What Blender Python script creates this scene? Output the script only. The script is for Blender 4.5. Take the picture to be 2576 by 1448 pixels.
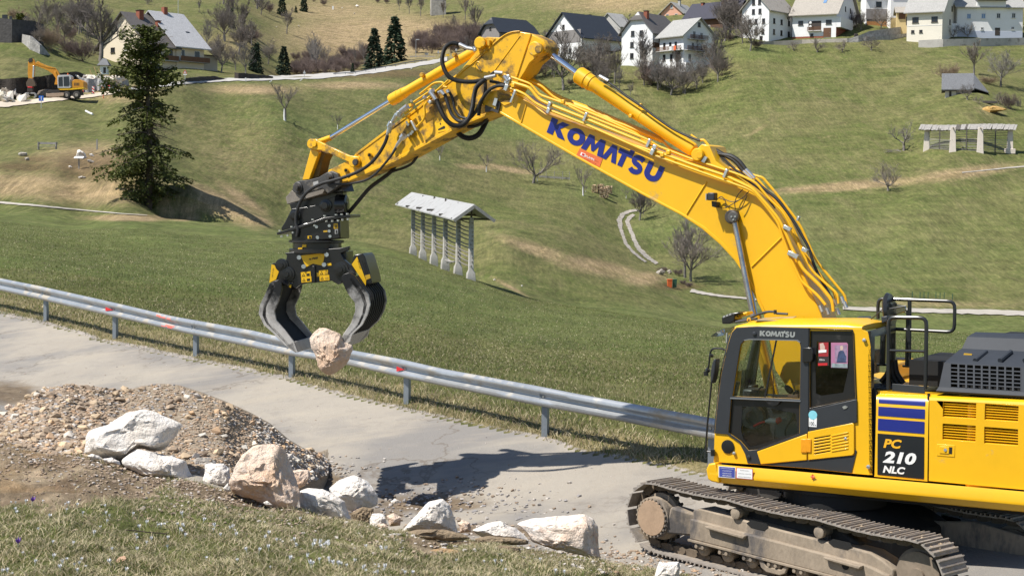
import bpy, bmesh, math, random
import numpy as np
from mathutils import Vector, Matrix, noise as mnoise
from mathutils.bvhtree import BVHTree
from mathutils.geometry import tessellate_polygon
for o in list(bpy.data.objects): bpy.data.objects.remove(o)
SC = bpy.context.scene
COL = SC.collection
R = math.radians
rnd = random.Random(7)
nrs = np.random.RandomState(11)
# -- camera
F, CX, CY = 4300.0, 1288.0, 724.0
HC = 4.4
PITCH, ROLL = math.atan(204/4300.0), 0.011
CAM = Vector((0, 0, HC))
fwd = Vector((0, math.cos(PITCH), -math.sin(PITCH)))
up0 = Vector((0, math.sin(PITCH), math.cos(PITCH)))
rt0 = Vector((1, 0, 0))
cup = up0*math.cos(ROLL) - rt0*math.sin(ROLL)
crt = rt0*math.cos(ROLL) + up0*math.sin(ROLL)
cd = bpy.data.cameras.new('camera'); cam = bpy.data.objects.new('camera', cd); COL.objects.link(cam)
cd.sensor_fit = 'HORIZONTAL'; cd.sensor_width = 36.0; cd.lens = F/2576*36.0
cd.clip_start = 0.5; cd.clip_end = 6000
cam.matrix_world = Matrix(((crt.x, cup.x, -fwd.x, CAM.x), (crt.y, cup.y, -fwd.y, CAM.y), (crt.z, cup.z, -fwd.z, CAM.z), (0, 0, 0, 1)))
SC.camera = cam
# -- sky, sun, exposure
SUNL = Vector((0.505, 0.215, -0.835)).normalized()
sun_el = math.asin(-SUNL.z)
sun_az = math.atan2(-SUNL.x, -SUNL.y)
w = bpy.data.worlds.new('World'); SC.world = w; w.use_nodes = True
nt = w.node_tree
sky = nt.nodes.new('ShaderNodeTexSky'); sky.sky_type = 'NISHITA'; sky.sun_disc = False
sky.sun_elevation = sun_el; sky.sun_rotation = sun_az
sky.altitude = 700; sky.air_density = 1.0; sky.dust_density = 0.6; sky.ozone_density = 1.0
bg = nt.nodes['Background']; bg.inputs['Strength'].default_value = 0.085
nt.links.new(sky.outputs['Color'], bg.inputs['Color'])
sl = bpy.data.lights.new('sun', 'SUN'); sl.energy = 4.6; sl.angle = R(0.53); sl.color = (1.0, 0.95, 0.87)
so = bpy.data.objects.new('sun', sl); COL.objects.link(so); so.location = (0, 0, 60)
so.rotation_euler = SUNL.to_track_quat('-Z', 'Y').to_euler()
SC.view_settings.view_transform = 'Standard'; SC.view_settings.look = 'None'
SC.view_settings.exposure = 0.58; SC.view_settings.gamma = 1.0; SC.view_settings.use_curve_mapping = False
SC.cycles.max_bounces = 8; SC.cycles.transparent_max_bounces = 16; SC.cycles.caustics_reflective = False; SC.cycles.caustics_refractive = False
# -- picture grid <-> world
def ray(x, y):
 return fwd + crt*((x-CX)/F) - cup*((y-CY)/F)
def at(x, y, Y):
 d = ray(x, y); return CAM + d*(Y/d.y)
def onplane(x, y, p0, n):
 d = ray(x, y); return CAM + d*((p0-CAM).dot(n)/d.dot(n))
def proj(P):
 q = Vector(P)-CAM; z = q.dot(fwd)
 return CX+F*q.dot(crt)/z, CY-F*q.dot(cup)/z
ZF = dict(cab=(2600,1100,1.9057), rear=(3200,1100,1.8107), arm=(1350,280,3.62), tip=(1020,480,3.016), jaw=(960,880,2.5865),
          trk=(2380,1800,3.3895), trk2=(2300,1700,1.6397), trk3=(3100,1860,3.3411), bl=(1500,80,2.0683), br=(2300,500,1.81),
          left=(0,0,2.6557), mid=(960,0,2.6557), b2=(1750,0,2.6557), right=(2500,0,1.8789), ra=(2400,0,3.4973), rb=(3136,0,3.498),
          fir=(0,480,2.3355), rail=(0,1020,1.9815), pile=(0,1400,1.8662), rock=(1000,1600,1.84), field=(1650,400,1.9304), d=(0,0,1/1.5027), rl2=(1300,1250,1.84), rack=(1450,680,3.2909), rhr=(3300,220,3.62), hill=(900,0,4.2583))
def zp(fr, x, y):
 a, b, k = ZF[fr]; return ((a+x/k)/1.5027, (b+y/k)/1.5027)
def zl(fr, pts): return [zp(fr, *p) for p in pts]
# -- materials
MATS = {}
def lin(c):
 return tuple(((v/255)/12.92 if v/255 <= .04045 else ((v/255+.055)/1.055)**2.4) for v in c)
class NG:
 def __init__(s, name):
  s.m = bpy.data.materials.new(name); s.m.use_nodes = True; s.t = s.m.node_tree
  s.bsdf = s.t.nodes['Principled BSDF']; s.out = s.t.nodes['Material Output']
 def n(s, typ, **kw):
  nd = s.t.nodes.new('ShaderNode'+typ)
  for k, v in kw.items():
   if k in nd.inputs.keys(): s.put(nd.inputs[k], v)
   else: setattr(nd, k, v)
  return nd
 def put(s, sock, v):
  if hasattr(v, 'is_output'): s.t.links.new(v, sock)
  elif isinstance(v, tuple) and len(v) == 3 and sock.type == 'RGBA': sock.default_value = (*v, 1)
  else: sock.default_value = v
 def mix(s, f, a, b, mode='MIX'):
  nd = s.t.nodes.new('ShaderNodeMix'); nd.data_type = 'RGBA'; nd.blend_type = mode
  s.put(nd.inputs[0], f); s.put(nd.inputs[6], a); s.put(nd.inputs[7], b); return nd.outputs[2]
 def math(s, op, a, b=0.0, c=0.0):
  nd = s.t.nodes.new('ShaderNodeMath'); nd.operation = op
  s.put(nd.inputs[0], a); s.put(nd.inputs[1], b); s.put(nd.inputs[2], c); return nd.outputs[0]
 def noise(s, vec, scale, detail=4, rough=.55, out='Fac', dist=0.0):
  nd = s.n('TexNoise', Scale=scale, Detail=detail, Roughness=rough, Distortion=dist)
  if vec is not None: s.t.links.new(vec, nd.inputs['Vector'])
  return nd.outputs[out]
 def rng(s, v, a, b, c=0.0, d=1.0):
  nd = s.t.nodes.new('ShaderNodeMapRange'); s.put(nd.inputs[0], v)
  for i, q in enumerate((a, b, c, d)): s.put(nd.inputs[i+1], q)
  nd.clamp = True; return nd.outputs[0]
 def attr(s, name): return s.n('Attribute', attribute_name=name).outputs['Fac']
 def coord(s, scale=None, kind='Object'):
  v = s.n('TexCoord').outputs[kind]
  if scale:
   mp = s.n('Mapping'); s.t.links.new(v, mp.inputs['Vector']); mp.inputs['Scale'].default_value = scale; v = mp.outputs[0]
  return v
 def bump(s, h, strength=.3, dist=.02):
  b = s.n('Bump', Strength=strength, Distance=dist); s.t.links.new(h, b.inputs['Height']); s.t.links.new(b.outputs[0], s.bsdf.inputs['Normal'])
 def base(s, c): s.put(s.bsdf.inputs['Base Color'], c)
def scl(c, f): return tuple(min(1, v*f) for v in c)
def mat(name, col, rough=.6, metal=0.0, var=.12, scale=3.0, bump=0.0, bscale=30.0, bdist=.01, coat=0.0, dirt=None, rndv=0.0, stretch=None, spec=None):
 if name in MATS: return MATS[name]
 g = NG(name); v = g.coord(stretch)
 n1 = g.noise(v, scale, 5); n2 = g.noise(v, scale*7.3, 3)
 f = g.math('ADD', g.math('MULTIPLY', n1, .65), g.math('MULTIPLY', n2, .35))
 c = g.mix(g.rng(f, .33, .67), scl(col, 1-var), scl(col, 1+var))
 if rndv:
  r = g.n('ObjectInfo').outputs['Random']
  c = g.mix(1.0, c, g.n('CombineColor', Red=g.rng(r, 0, 1, 1-rndv, 1+rndv), Green=g.rng(r, 0, 1, 1-rndv, 1+rndv), Blue=g.rng(r, 0, 1, 1-rndv*.8, 1+rndv*.8)).outputs[0], 'MULTIPLY')
 rr = rough
 if dirt:
  dc, da, ds = dirt
  d = g.rng(g.noise(v, ds, 6, .65), .72-da*.5, .80-da*.4)
  c = g.mix(d, c, dc); rr = g.rng(d, 0, 1, rough, max(rough, .8))
 g.base(c); g.put(g.bsdf.inputs['Roughness'], rr); g.bsdf.inputs['Metallic'].default_value = metal
 if coat: g.bsdf.inputs['Coat Weight'].default_value = coat; g.bsdf.inputs['Coat Roughness'].default_value = .12
 if spec is not None: g.bsdf.inputs['Specular IOR Level'].default_value = spec
 if bump: g.bump(g.noise(v, bscale, 5, .6), bump, bdist)
 MATS[name] = g.m; return g.m
def glassmat(name, tint, dark=.0, refl=.08):
 if name in MATS: return MATS[name]
 g = NG(name); tr = g.n('BsdfTransparent', Color=tint); gl = g.n('BsdfGlossy', Color=(1, 1, 1), Roughness=.03)
 lw = g.n('LayerWeight', Blend=.25); mx = g.n('MixShader', Fac=g.rng(lw.outputs['Fresnel'], 0, 1, refl, .9))
 g.t.links.new(tr.outputs[0], mx.inputs[1]); g.t.links.new(gl.outputs[0], mx.inputs[2]); g.t.links.new(mx.outputs[0], g.out.inputs['Surface'])
 MATS[name] = g.m; return g.m
# -- objects
def tag(o, label=None, cat=None, group=None, kind=None):
 if label: o['label'] = label
 if cat: o['category'] = cat
 if group: o['group'] = group
 if kind: o['kind'] = kind
 return o
def thing(name, label, cat, loc=(0, 0, 0), rz=0.0, group=None):
 o = bpy.data.objects.new(name, None); COL.objects.link(o); o.location = loc; o.rotation_euler = (0, 0, rz); o.empty_display_size = .2
 return tag(o, label, cat, group)
def origin(p):
 v = Vector((0, 0, 0))
 while p is not None: v += p.location; p = p.parent
 return v
def link(name, me, parent=None, loc=None, rot=None):
 o = bpy.data.objects.new(name, me); COL.objects.link(o)
 if parent is not None: o.parent = parent
 if loc is not None: o.location = loc
 if rot is not None: o.rotation_euler = rot
 return o
def copy_tree(o, parent=None):
 c = o.copy(); COL.objects.link(c)
 if parent is not None: c.parent = parent; c.matrix_parent_inverse = Matrix()
 for ch in list(o.children): copy_tree(ch, c)
 return c
def npmesh(name, V, Fq, mat=None, smooth=True, attrs=None):
 me = bpy.data.meshes.new(name); V = np.ascontiguousarray(V, dtype=np.float32); Fq = np.ascontiguousarray(Fq, dtype=np.int32); k = Fq.shape[1]
 me.vertices.add(len(V)); me.vertices.foreach_set('co', V.ravel())
 me.loops.add(Fq.size); me.loops.foreach_set('vertex_index', Fq.ravel())
 me.polygons.add(len(Fq)); me.polygons.foreach_set('loop_start', np.arange(0, Fq.size, k, dtype=np.int32))
 me.polygons.foreach_set('use_smooth', np.full(len(Fq), smooth))
 for an, av in (attrs or {}).items():
  a = me.attributes.new(an, 'FLOAT', 'POINT'); a.data.foreach_set('value', np.ascontiguousarray(av, dtype=np.float32))
 me.update(calc_edges=True)
 if mat: me.materials.append(mat)
 return me
def frame_of(d):
 d = d.normalized(); a = Vector((0, 0, 1)) if abs(d.z) < .9 else Vector((1, 0, 0))
 x = d.cross(a).normalized(); return x, d.cross(x).normalized()
class MB:
 def __init__(s): s.v = []; s.f = []
 def add(s, vs, fs):
  b = len(s.v); s.v += [Vector(p) for p in vs]; s.f += [tuple(b+i for i in f) for f in fs]; return s
 def box(s, c, sz, ax=None):
  c = Vector(c); ax = ax or (Vector((1, 0, 0)), Vector((0, 1, 0)), Vector((0, 0, 1))); h = [q/2 for q in sz]
  vs = [c+ax[0]*(i*h[0])+ax[1]*(j*h[1])+ax[2]*(k*h[2]) for i in (-1, 1) for j in (-1, 1) for k in (-1, 1)]
  return s.add(vs, [(0, 1, 3, 2), (4, 6, 7, 5), (0, 4, 5, 1), (2, 3, 7, 6), (0, 2, 6, 4), (1, 5, 7, 3)])
 def beam(s, a, b, wx, wz, upv=None):
  a, b = Vector(a), Vector(b); d = (b-a); L = d.length; d.normalize()
  u = Vector(upv) if upv else (Vector((0, 0, 1)) if abs(d.z) < .95 else Vector((0, 1, 0)))
  x = d.cross(u).normalized(); z = x.cross(d)
  return s.box((a+b)/2, (L, wx, wz), (d, x, z))
 def cyl(s, a, b, r0, r1=None, n=16, caps=True):
  a, b = Vector(a), Vector(b); r1 = r0 if r1 is None else r1; x, y = frame_of(b-a)
  vs = [p+x*(r*math.cos(2*math.pi*i/n))+y*(r*math.sin(2*math.pi*i/n)) for p, r in ((a, r0), (b, r1)) for i in range(n)]
  fs = [(i, i+n, (i+1) % n+n, (i+1) % n) for i in range(n)]
  if caps: fs += [tuple(range(n)), tuple(reversed(range(n, 2*n)))]
  return s.add(vs, fs)
 def tube(s, pts, r, n=8, caps=True):
  pts = [Vector(p) for p in pts]; m = len(pts); rr = r if isinstance(r, (list, tuple)) else [r]*m
  vs = []; px = None
  for i, p in enumerate(pts):
   d = (pts[min(i+1, m-1)]-pts[max(i-1, 0)]).normalized()
   if px is None: px = frame_of(d)[0]
   px = (px-d*px.dot(d)).normalized(); py = d.cross(px)
   vs += [p+px*(rr[i]*math.cos(2*math.pi*k/n))+py*(rr[i]*math.sin(2*math.pi*k/n)) for k in range(n)]
  fs = [(i*n+k, i*n+(k+1) % n, (i+1)*n+(k+1) % n, (i+1)*n+k) for i in range(m-1) for k in range(n)]
  if caps: fs += [tuple(reversed(range(n))), tuple(range((m-1)*n, m*n))]
  return s.add(vs, fs)
 def prism(s, near, off, holes=()):
  off = Vector(off); loops = [[Vector(p) for p in near]]+[[Vector(p) for p in h] for h in holes]
  flat = [p for l in loops for p in l]; n = len(flat)
  tris = tessellate_polygon(loops) if holes else [tuple(range(n))]
  fs = [tuple(t) for t in tris]+[tuple(i+n for i in reversed(t)) for t in tris]; b = 0
  for l in loops:
   k = len(l); fs += [(b+i, b+i+n, b+(i+1) % k+n, b+(i+1) % k) for i in range(k)]; b += k
  return s.add(flat+[p+off for p in flat], fs)
 def lathe(s, c, ax, prof, n=24):
  c = Vector(c); ax = Vector(ax).normalized(); x, y = frame_of(ax)
  vs = [c+ax*a+x*(r*math.cos(2*math.pi*i/n))+y*(r*math.sin(2*math.pi*i/n)) for a, r in prof for i in range(n)]
  fs = [(j*n+i, j*n+(i+1) % n, (j+1)*n+(i+1) % n, (j+1)*n+i) for j in range(len(prof)-1) for i in range(n)]
  fs += [tuple(reversed(range(n))), tuple(range((len(prof)-1)*n, len(prof)*n))]
  return s.add(vs, fs)
 def mesh(s, name, mat, o=Vector((0, 0, 0)), ang=32, smooth=True):
  me = bpy.data.meshes.new(name); me.from_pydata([tuple(p-o) for p in s.v], [], s.f); me.update()
  bm = bmesh.new(); bm.from_mesh(me); bmesh.ops.recalc_face_normals(bm, faces=bm.faces); bm.to_mesh(me); bm.free()
  if mat: me.materials.append(mat)
  if smooth:
   me.shade_smooth(); me.set_sharp_from_angle(angle=R(ang))
  return me
 def build(s, name, mat, parent=None, bevel=0.0, seg=2, ang=32, smooth=True):
  o = link(name, s.mesh(name, mat, origin(parent), ang, smooth), parent)
  if bevel:
   b = o.modifiers.new('bevel', 'BEVEL'); b.width = bevel; b.segments = seg; b.limit_method = 'ANGLE'; b.angle_limit = R(40); b.harden_normals = False
  return o
def smoothpath(pts, n=8):
 P = [Vector(p) for p in pts]; out = []
 for i in range(len(P)-1):
  a, b, c, d = P[max(i-1, 0)], P[i], P[i+1], P[min(i+2, len(P)-1)]
  for k in range(n):
   t = k/n; out.append(.5*((2*b)+(c-a)*t+(2*a-5*b+4*c-d)*t*t+(3*b-a-3*c+d)*t**3))
 out.append(P[-1]); return out
_tab = np.random.RandomState(3).rand(256, 256).astype(np.float32)
def vnoise(x, y):
 xi = np.floor(x).astype(int); yi = np.floor(y).astype(int); fx = x-xi; fy = y-yi
 fx = fx*fx*(3-2*fx); fy = fy*fy*(3-2*fy); a = _tab[xi & 255, yi & 255]; b = _tab[(xi+1) & 255, yi & 255]; c = _tab[xi & 255, (yi+1) & 255]; d = _tab[(xi+1) & 255, (yi+1) & 255]
 return (a*(1-fx)+b*fx)*(1-fy)+(c*(1-fx)+d*fx)*fy-.5
def fbm(x, y, o=4):
 s = 0; a = 1.0
 for i in range(o): s = s+a*vnoise(x*2**i+i*17.3, y*2**i+i*9.1); a *= .5
 return s
# -- terrain
CP = [
 (-260,1470,13.6),(0,1448,14.2),(400,1448,14.6),(750,1448,14.9),(1100,1448,15.4),(1500,1448,16.8),(1800,1470,18.6),
 (0,1290,17.0),(400,1300,17.2),(800,1350,16.8),(1200,1400,17.2),
 (-260,1060,22),(0,1105,20.8),(250,1155,20.2),(500,1212,19.8),(750,1283,19.3),(1000,1335,18.9),(1250,1367,18.9),(1500,1408,18.9),
 (-100,1500,12.5),(700,1520,13.2),(1500,1540,15.2),(2300,1560,16.5),
 (0,1075,23.5),(300,1135,23.2),(600,1200,22.9),
 (-200,640,62),(0,660,62),(300,720,57),(600,790,52),(900,860,48),(1200,940,42),(1500,1030,35),(1850,1060,33),(2250,1050,36),(2600,1040,39),
 (-200,570,95),(0,580,95),(300,610,92),(600,650,88),(900,700,82),(1100,760,76),(1400,850,66),(1700,880,62),(2100,900,62),(2500,900,66),
 (0,540,130),(300,553,128),(600,590,122),(850,620,118),(1040,655,116),(1185,703,108),(1300,745,104),(1500,780,104),(1700,810,108),(2100,830,118),(2500,835,124),(2900,840,128),
 (-150,508,158),(0,518,156),(250,532,154),(450,552,150),(650,570,147),(880,602,142),(1037,640,133),
 (760,610,172),(900,640,172),(1050,668,170),(1200,705,165),
 (1300,735,135),(1450,755,160),(1650,752,180),(1690,722,205),(1900,750,205),(2140,782,190),(2400,787,190),(2700,790,190),(2200,755,200),(2500,745,205),
 (1270,612,185),(1420,640,192),(1650,690,212),(1180,640,185),(1340,690,172),
 (0,500,160),(200,512,160),(400,540,160.5),(560,556,159.5),(0,440,168),(150,425,172),(260,415,174),(330,430,172),(420,535,165),(520,556,164),(640,566,162),
 (100,372,196),(240,375,198),(0,385,196),(-200,400,190),
 (520,515,184),(620,560,182),(700,585,180),
 (720,540,212),(900,575,208),(560,420,222),(700,440,228),(900,500,226),(1050,550,222),(1150,590,212),
 (60,300,226),(250,290,236),(450,300,244),(700,300,258),(850,390,252),(1000,400,272),(1110,402,290),(1000,300,310),(1230,430,298),(1340,455,300),(1515,490,296),(1560,550,282),(1610,600,258),(1640,655,240),
 (1450,560,250),(1300,540,245),
 (0,268,234),(150,258,240),(290,238,250),(460,212,268),(600,207,300),(760,198,336),(900,186,376),(1000,172,410),(1090,158,446),(1180,150,470),
 (560,240,282),(760,235,312),(900,225,340),(1050,215,375),(1180,230,400),(1300,240,410),
 (2300,700,216),(1900,690,222),(2600,690,216),(2300,600,238),(1900,620,240),(2600,600,238),(2300,490,268),(2000,490,278),(2600,455,278),(2300,460,286),(2000,475,288),(2600,420,292),
 (1720,560,270),(1750,640,240),
 (2330,382,304),(2545,388,302),(2200,350,326),(1950,400,315),(1750,440,315),(2000,300,352),(2200,250,374),(2450,245,340),(2560,260,345),(2600,320,322),(2200,130,424),(2500,130,424),(2000,160,420),
 (1620,420,330),(1650,310,374),(1480,330,360),(1440,250,402),(1700,240,406),(1800,200,412),(1700,158,432),(1560,150,446),(1400,150,456),(1880,110,442),(2050,92,450),(2300,95,448),(2600,105,444),(2800,110,440),
 (1500,60,520),(1300,90,505),(1500,15,580),(1500,-60,660),(1900,-20,540),(2300,-10,520),(2700,-10,520),(1900,-120,640),(2300,-130,620),(2700,-130,620),
 (380,183,336),(500,180,340),(300,165,338),(560,170,372),(620,120,430),(640,180,392),(600,40,500),(420,100,400),(250,120,372),(200,60,410),(100,170,280),(180,200,272),(0,190,262),(0,120,292),(85,110,300),(130,90,340),(0,40,360),(100,10,420),(400,-10,560),(0,-60,470),(-250,-40,480),(-250,100,310),(-250,240,250),
 (240,215,262),(420,205,268),
 (700,190,420),(850,182,440),(950,175,460),(740,120,490),(950,120,540),(1100,110,540),(1100,140,500),(950,60,620),(800,80,570),(1100,50,620),(700,60,560),(950,0,740),(700,0,680),(1200,0,700),(950,-80,900),(600,-90,800),(1300,-80,800),(1200,60,580),
]
def _pb(x, y):
 d = ray(x, y); return (4.4+2.86+.2363)/(-d.z/d.y+.13+.139*d.x/d.y)
CP += [(x, y, _pb(x, y)) for x, y in ((1050,1320),(1300,1360),(1520,1392),(1000,1240),(1150,1215),(1200,1165),(1200,1250),(1500,1210),(1500,1300),(1620,1385),(1350,1280),(1700,1290),(1900,1260),(2200,1262),(2600,1315),(0,900),(0,830),(300,915),(600,985),(600,1060),(900,1080),(900,1160),(820,1235),(1900,1420),(2200,1462),(2500,1500),(2550,1330),(2900,1400),(-150,752),(110,810),(284,855),(487,897),(728,950),(1018,1018),(1365,1095),(1790,1180))]
def _us(x, y, Y):
 d = ray(x, y); return d.x/d.y, d.z/d.y
_cu = np.array([[*_us(x, y, Y), math.log(Y)] for x, y, Y in CP])
WSC = 0.14
_P = np.stack([_cu[:, 0], _cu[:, 2]*WSC], 1); _S = _cu[:, 1]
def _tps(r2): return np.where(r2 > 1e-12, r2*np.log(r2+1e-20), 0.0)
_n = len(_P); _K = _tps(((_P[:, None]-_P[None])**2).sum(2))+np.eye(_n)*4e-5
_Q = np.hstack([np.ones((_n, 1)), _P]); _A = np.block([[_K, _Q], [_Q.T, np.zeros((3, 3))]])
_W = np.linalg.solve(_A, np.concatenate([_S, np.zeros(3)]))
def s_of(u, wv):
 u = np.clip(u, -.42, .42)
 q = np.stack([u.ravel(), wv.ravel()*WSC], 1); out = np.empty(len(q))
 for i in range(0, len(q), 20000):
  c = q[i:i+20000]; out[i:i+20000] = _tps(((c[:, None]-_P[None])**2).sum(2))@_W[:_n]+_W[_n]+c@_W[_n+1:]
 return out.reshape(u.shape)
_us_ = np.concatenate([np.linspace(-1.1, -.34, 20)[:-1], np.arange(-.34, .3401, .0021), np.linspace(.34, 1.1, 20)[1:]])
_ws_ = np.concatenate([np.arange(math.log(11), math.log(48), .0062), np.arange(math.log(48), math.log(1000), .0095)])
NU, NW = len(_us_), len(_ws_)
UG, WG = np.meshgrid(_us_, _ws_); SG = s_of(UG, WG)
YG = np.exp(WG); XG = UG*YG; ZG = HC+SG*YG
_kx = np.interp(XG/YG, [(x-CX)/F for x in (230, 330, 390, 470, 560, 640, 720)], [0, 1.2, 2.7, 3.2, 2.1, .9, 0]); _ky = np.clip((YG-158.8)/2.6, 0, 1); ZG = ZG+_kx*_ky*_ky*(3-2*_ky)*np.clip((182-YG)/13, 0, 1)
def projn(X, Y, Z):
 qx, qy, qz = X, Y, Z-HC; z = qy*fwd.y+qz*fwd.z
 return CX+F*(qx*crt.x+qy*crt.y+qz*crt.z)/z, CY-F*(qx*cup.x+qy*cup.y+qz*cup.z)/z
PXG, PYG = projn(XG, YG, ZG)
def pline(x, pts):
 p = np.array(pts, float); return np.interp(x, p[:, 0], p[:, 1])
def sdpoly(px, py, poly):
 P = np.array(poly, float); d = np.full(px.shape, 1e9); ins = np.zeros(px.shape, bool); n = len(P)
 for i in range(n):
  a, b = P[i], P[(i+1) % n]; e = b-a; wx, wy = px-a[0], py-a[1]; t = np.clip((wx*e[0]+wy*e[1])/(e@e+1e-9), 0, 1)
  d = np.minimum(d, np.hypot(wx-t*e[0], wy-t*e[1])); c = ((a[1] > py) != (b[1] > py)) & (px < (b[0]-a[0])*(py-a[1])/((b[1]-a[1])+1e-12)+a[0]); ins ^= c
 return np.where(ins, d, -d)
def soft(sd, wd): return np.clip(.5+sd/(2*wd), 0, 1)
def blob(x, y, cx, cy, rx, ry, ang=0):
 c, s = math.cos(ang), math.sin(ang); dx, dy = x-cx, y-cy; return np.exp(-(((dx*c+dy*s)/rx)**2+((-dx*s+dy*c)/ry)**2))
ROAD_TOP = [(-400,690),(0,793),(134,820),(215,847),(302,870),(437,897),(571,924),(722,954),(840,991),(1010,1030),(1171,1065),(1352,1101),(1461,1137),(1597,1159),(1790,1200),(2300,1290),(2900,1320)]
BANK_EDGE = [(-400,1040),(0,1105),(250,1155),(500,1212),(750,1283),(1000,1335),(1250,1367),(1500,1408),(1700,1440),(1900,1480),(3000,1600)]
near = YG < 60
rt = PYG-pline(PXG, ROAD_TOP); bk = PYG-pline(PXG, BANK_EDGE)
_wb = np.where(near, 1.0, 0)*soft(-(bk+pline(PXG, [(0,150),(300,150),(700,80),(900,24),(2500,22)])), 26)*soft(rt+75, 60)
ZG = ZG*(1-_wb)+_wb*(.13*(YG-22)+.139*(XG-1.7)-.22*np.exp(-((XG+.9)/2.2)**2-((YG-25.6)/1.6)**2))
PXG, PYG = projn(XG, YG, ZG); rt = PYG-pline(PXG, ROAD_TOP); bk = PYG-pline(PXG, BANK_EDGE)
wob = fbm(XG*.9, YG*.9)*14
road = np.where(near, soft(rt+wob*.5, 5)*soft(-(bk+wob*.4), 14), 0)
bankm = np.where(near, soft(bk+wob*.4, 14), 0)
bank_soil = bankm*np.clip(soft(pline(PXG, [(-300,1240),(0,1262),(339,1272),(420,1215),(535,1258),(700,1272),(900,1318),(1100,1362),(1500,1412),(1700,1438),(2000,1500)])-PYG+fbm(XG*1.3+5, YG*1.3)*46, 15)+blob(PXG,PYG,1085,1375,60,16)*1.2+blob(PXG,PYG,1000,1352,260,14)*.5, 0, 1)
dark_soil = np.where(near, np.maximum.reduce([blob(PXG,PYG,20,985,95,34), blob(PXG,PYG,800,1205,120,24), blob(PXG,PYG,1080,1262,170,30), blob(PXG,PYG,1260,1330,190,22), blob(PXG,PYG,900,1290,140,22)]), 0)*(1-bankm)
verge = np.where(near, soft(rt+62+wob, 22)*soft(-rt, 6), 0)
verge_grey = np.where(near, soft(rt+10+wob*.5, 6)*soft(-rt, 4), 0)
far = ~near
FB = lambda *a: np.where(far, blob(PXG, PYG, *a), 0)
dry = np.maximum.reduce([FB(60,465,180,38), FB(230,400,150,48), FB(250,480,240,40), FB(610,500,95,18,.6), FB(560,515,120,30,.5)*1.2, FB(640,550,60,12,.3)*1.1, FB(1350,628,130,20,.32)*.9, FB(1500,672,150,24,.2), FB(1620,700,70,22), FB(1280,720,60,6,.5),
   FB(950,95,300,75)*1.15, FB(850,30,260,50)*.8, FB(1560,10,260,36)*.8, FB(1480,60,150,40)*.5, FB(2150,466,240,13,-.08)*1.1, FB(2420,436,160,18,-.14), FB(2000,478,60,9), FB(640,225,150,16), FB(880,215,170,14)*.9,
   FB(300,235,120,30)*.9, FB(2350,765,300,14)*.6, FB(1020,380,90,13,.3)*.8, FB(1280,425,80,9,.15)*1.0, FB(1195,420,60,7,.1), FB(1900,330,60,8,-.5)*.6, FB(2080,345,60,5)*.4, FB(2240,165,140,9)*.5, FB(430,300,300,60,.2)*.35, FB(640,400,330,170,.3)*.42, FB(1000,520,260,90,.4)*.34, FB(2250,420,420,170)*.22, FB(1750,330,260,120)*.2, FB(250,100,160,60)*.45, FB(600,110,140,60)*.6, FB(60,320,90,60)*.3, FB(2500,275,60,22)*.6, FB(1800,820,200,40,.2)*.25,
   FB(1000,545,260,18,.42)*.35, FB(1400,740,260,14,.25)*.3, FB(330,548,130,9)*1.3, FB(470,552,60,5)*1.0])
lush = np.maximum.reduce([FB(1250,330,120,26)*.8, FB(850,330,160,30,.2)*.7, FB(1450,250,90,20)*.9, FB(1080,400,70,12,.25)*.8, FB(1400,300,150,20)*.7, FB(720,300,120,14)*.7, FB(1650,580,60,40)*.6, FB(1500,480,140,24)*.6, FB(2200,560,500,90)*.25, FB(1900,130,90,16)*.8, FB(200,600,500,40)*.25, FB(2250,640,400,70)*.4, FB(2000,850,500,50)*.2, np.where(far, 1.35*soft(PYG-pline(PXG,[(-400,500),(0,520),(450,552),(650,570),(880,602),(1040,645),(1185,703),(1320,760),(2600,800)]), 16), 0)*.5])
brown = np.maximum.reduce([FB(250,420,150,40)*1.2, FB(950,185,420,16), FB(820,150,150,40)*.7, FB(1230,110,90,60)*.8, FB(230,440,120,14), FB(1500,655,150,14,.3)*.5, FB(1700,160,150,60)*.35, FB(1150,50,160,25)*.5, FB(1700,720,80,12), FB(90,400,60,15), FB(60,420,120,16), FB(2120,460,180,7,-.1)*.5])
ZG = ZG+np.where(near, (fbm(XG*2.1, YG*2.1)*.10+fbm(XG*7, YG*7, 3)*.045)*(bankm*.8+.035*road+dark_soil*.7+.2*verge)+dark_soil*(-.05), 0)
ZG = ZG+np.where(far, fbm(XG*.25, YG*.25)*.22*np.clip((YG-60)/60, 0, 1)*np.clip((YG-100)/200+.25, .2, 1), 0)
PXG, PYG = projn(XG, YG, ZG)
ATT = dict(road=road, bank=bankm, soil=bank_soil, wet=dark_soil, verge=verge, vgrey=verge_grey, dry=np.clip(dry, 0, 1.2), lush=lush, brown=np.clip(brown, 0, 1))
VG = np.stack([XG.ravel(), YG.ravel(), ZG.ravel()], 1)
ii = np.arange(NU*NW).reshape(NW, NU); QF = np.stack([ii[:-1, :-1], ii[:-1, 1:], ii[1:, 1:], ii[1:, :-1]], -1).reshape(-1, 4)
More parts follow.
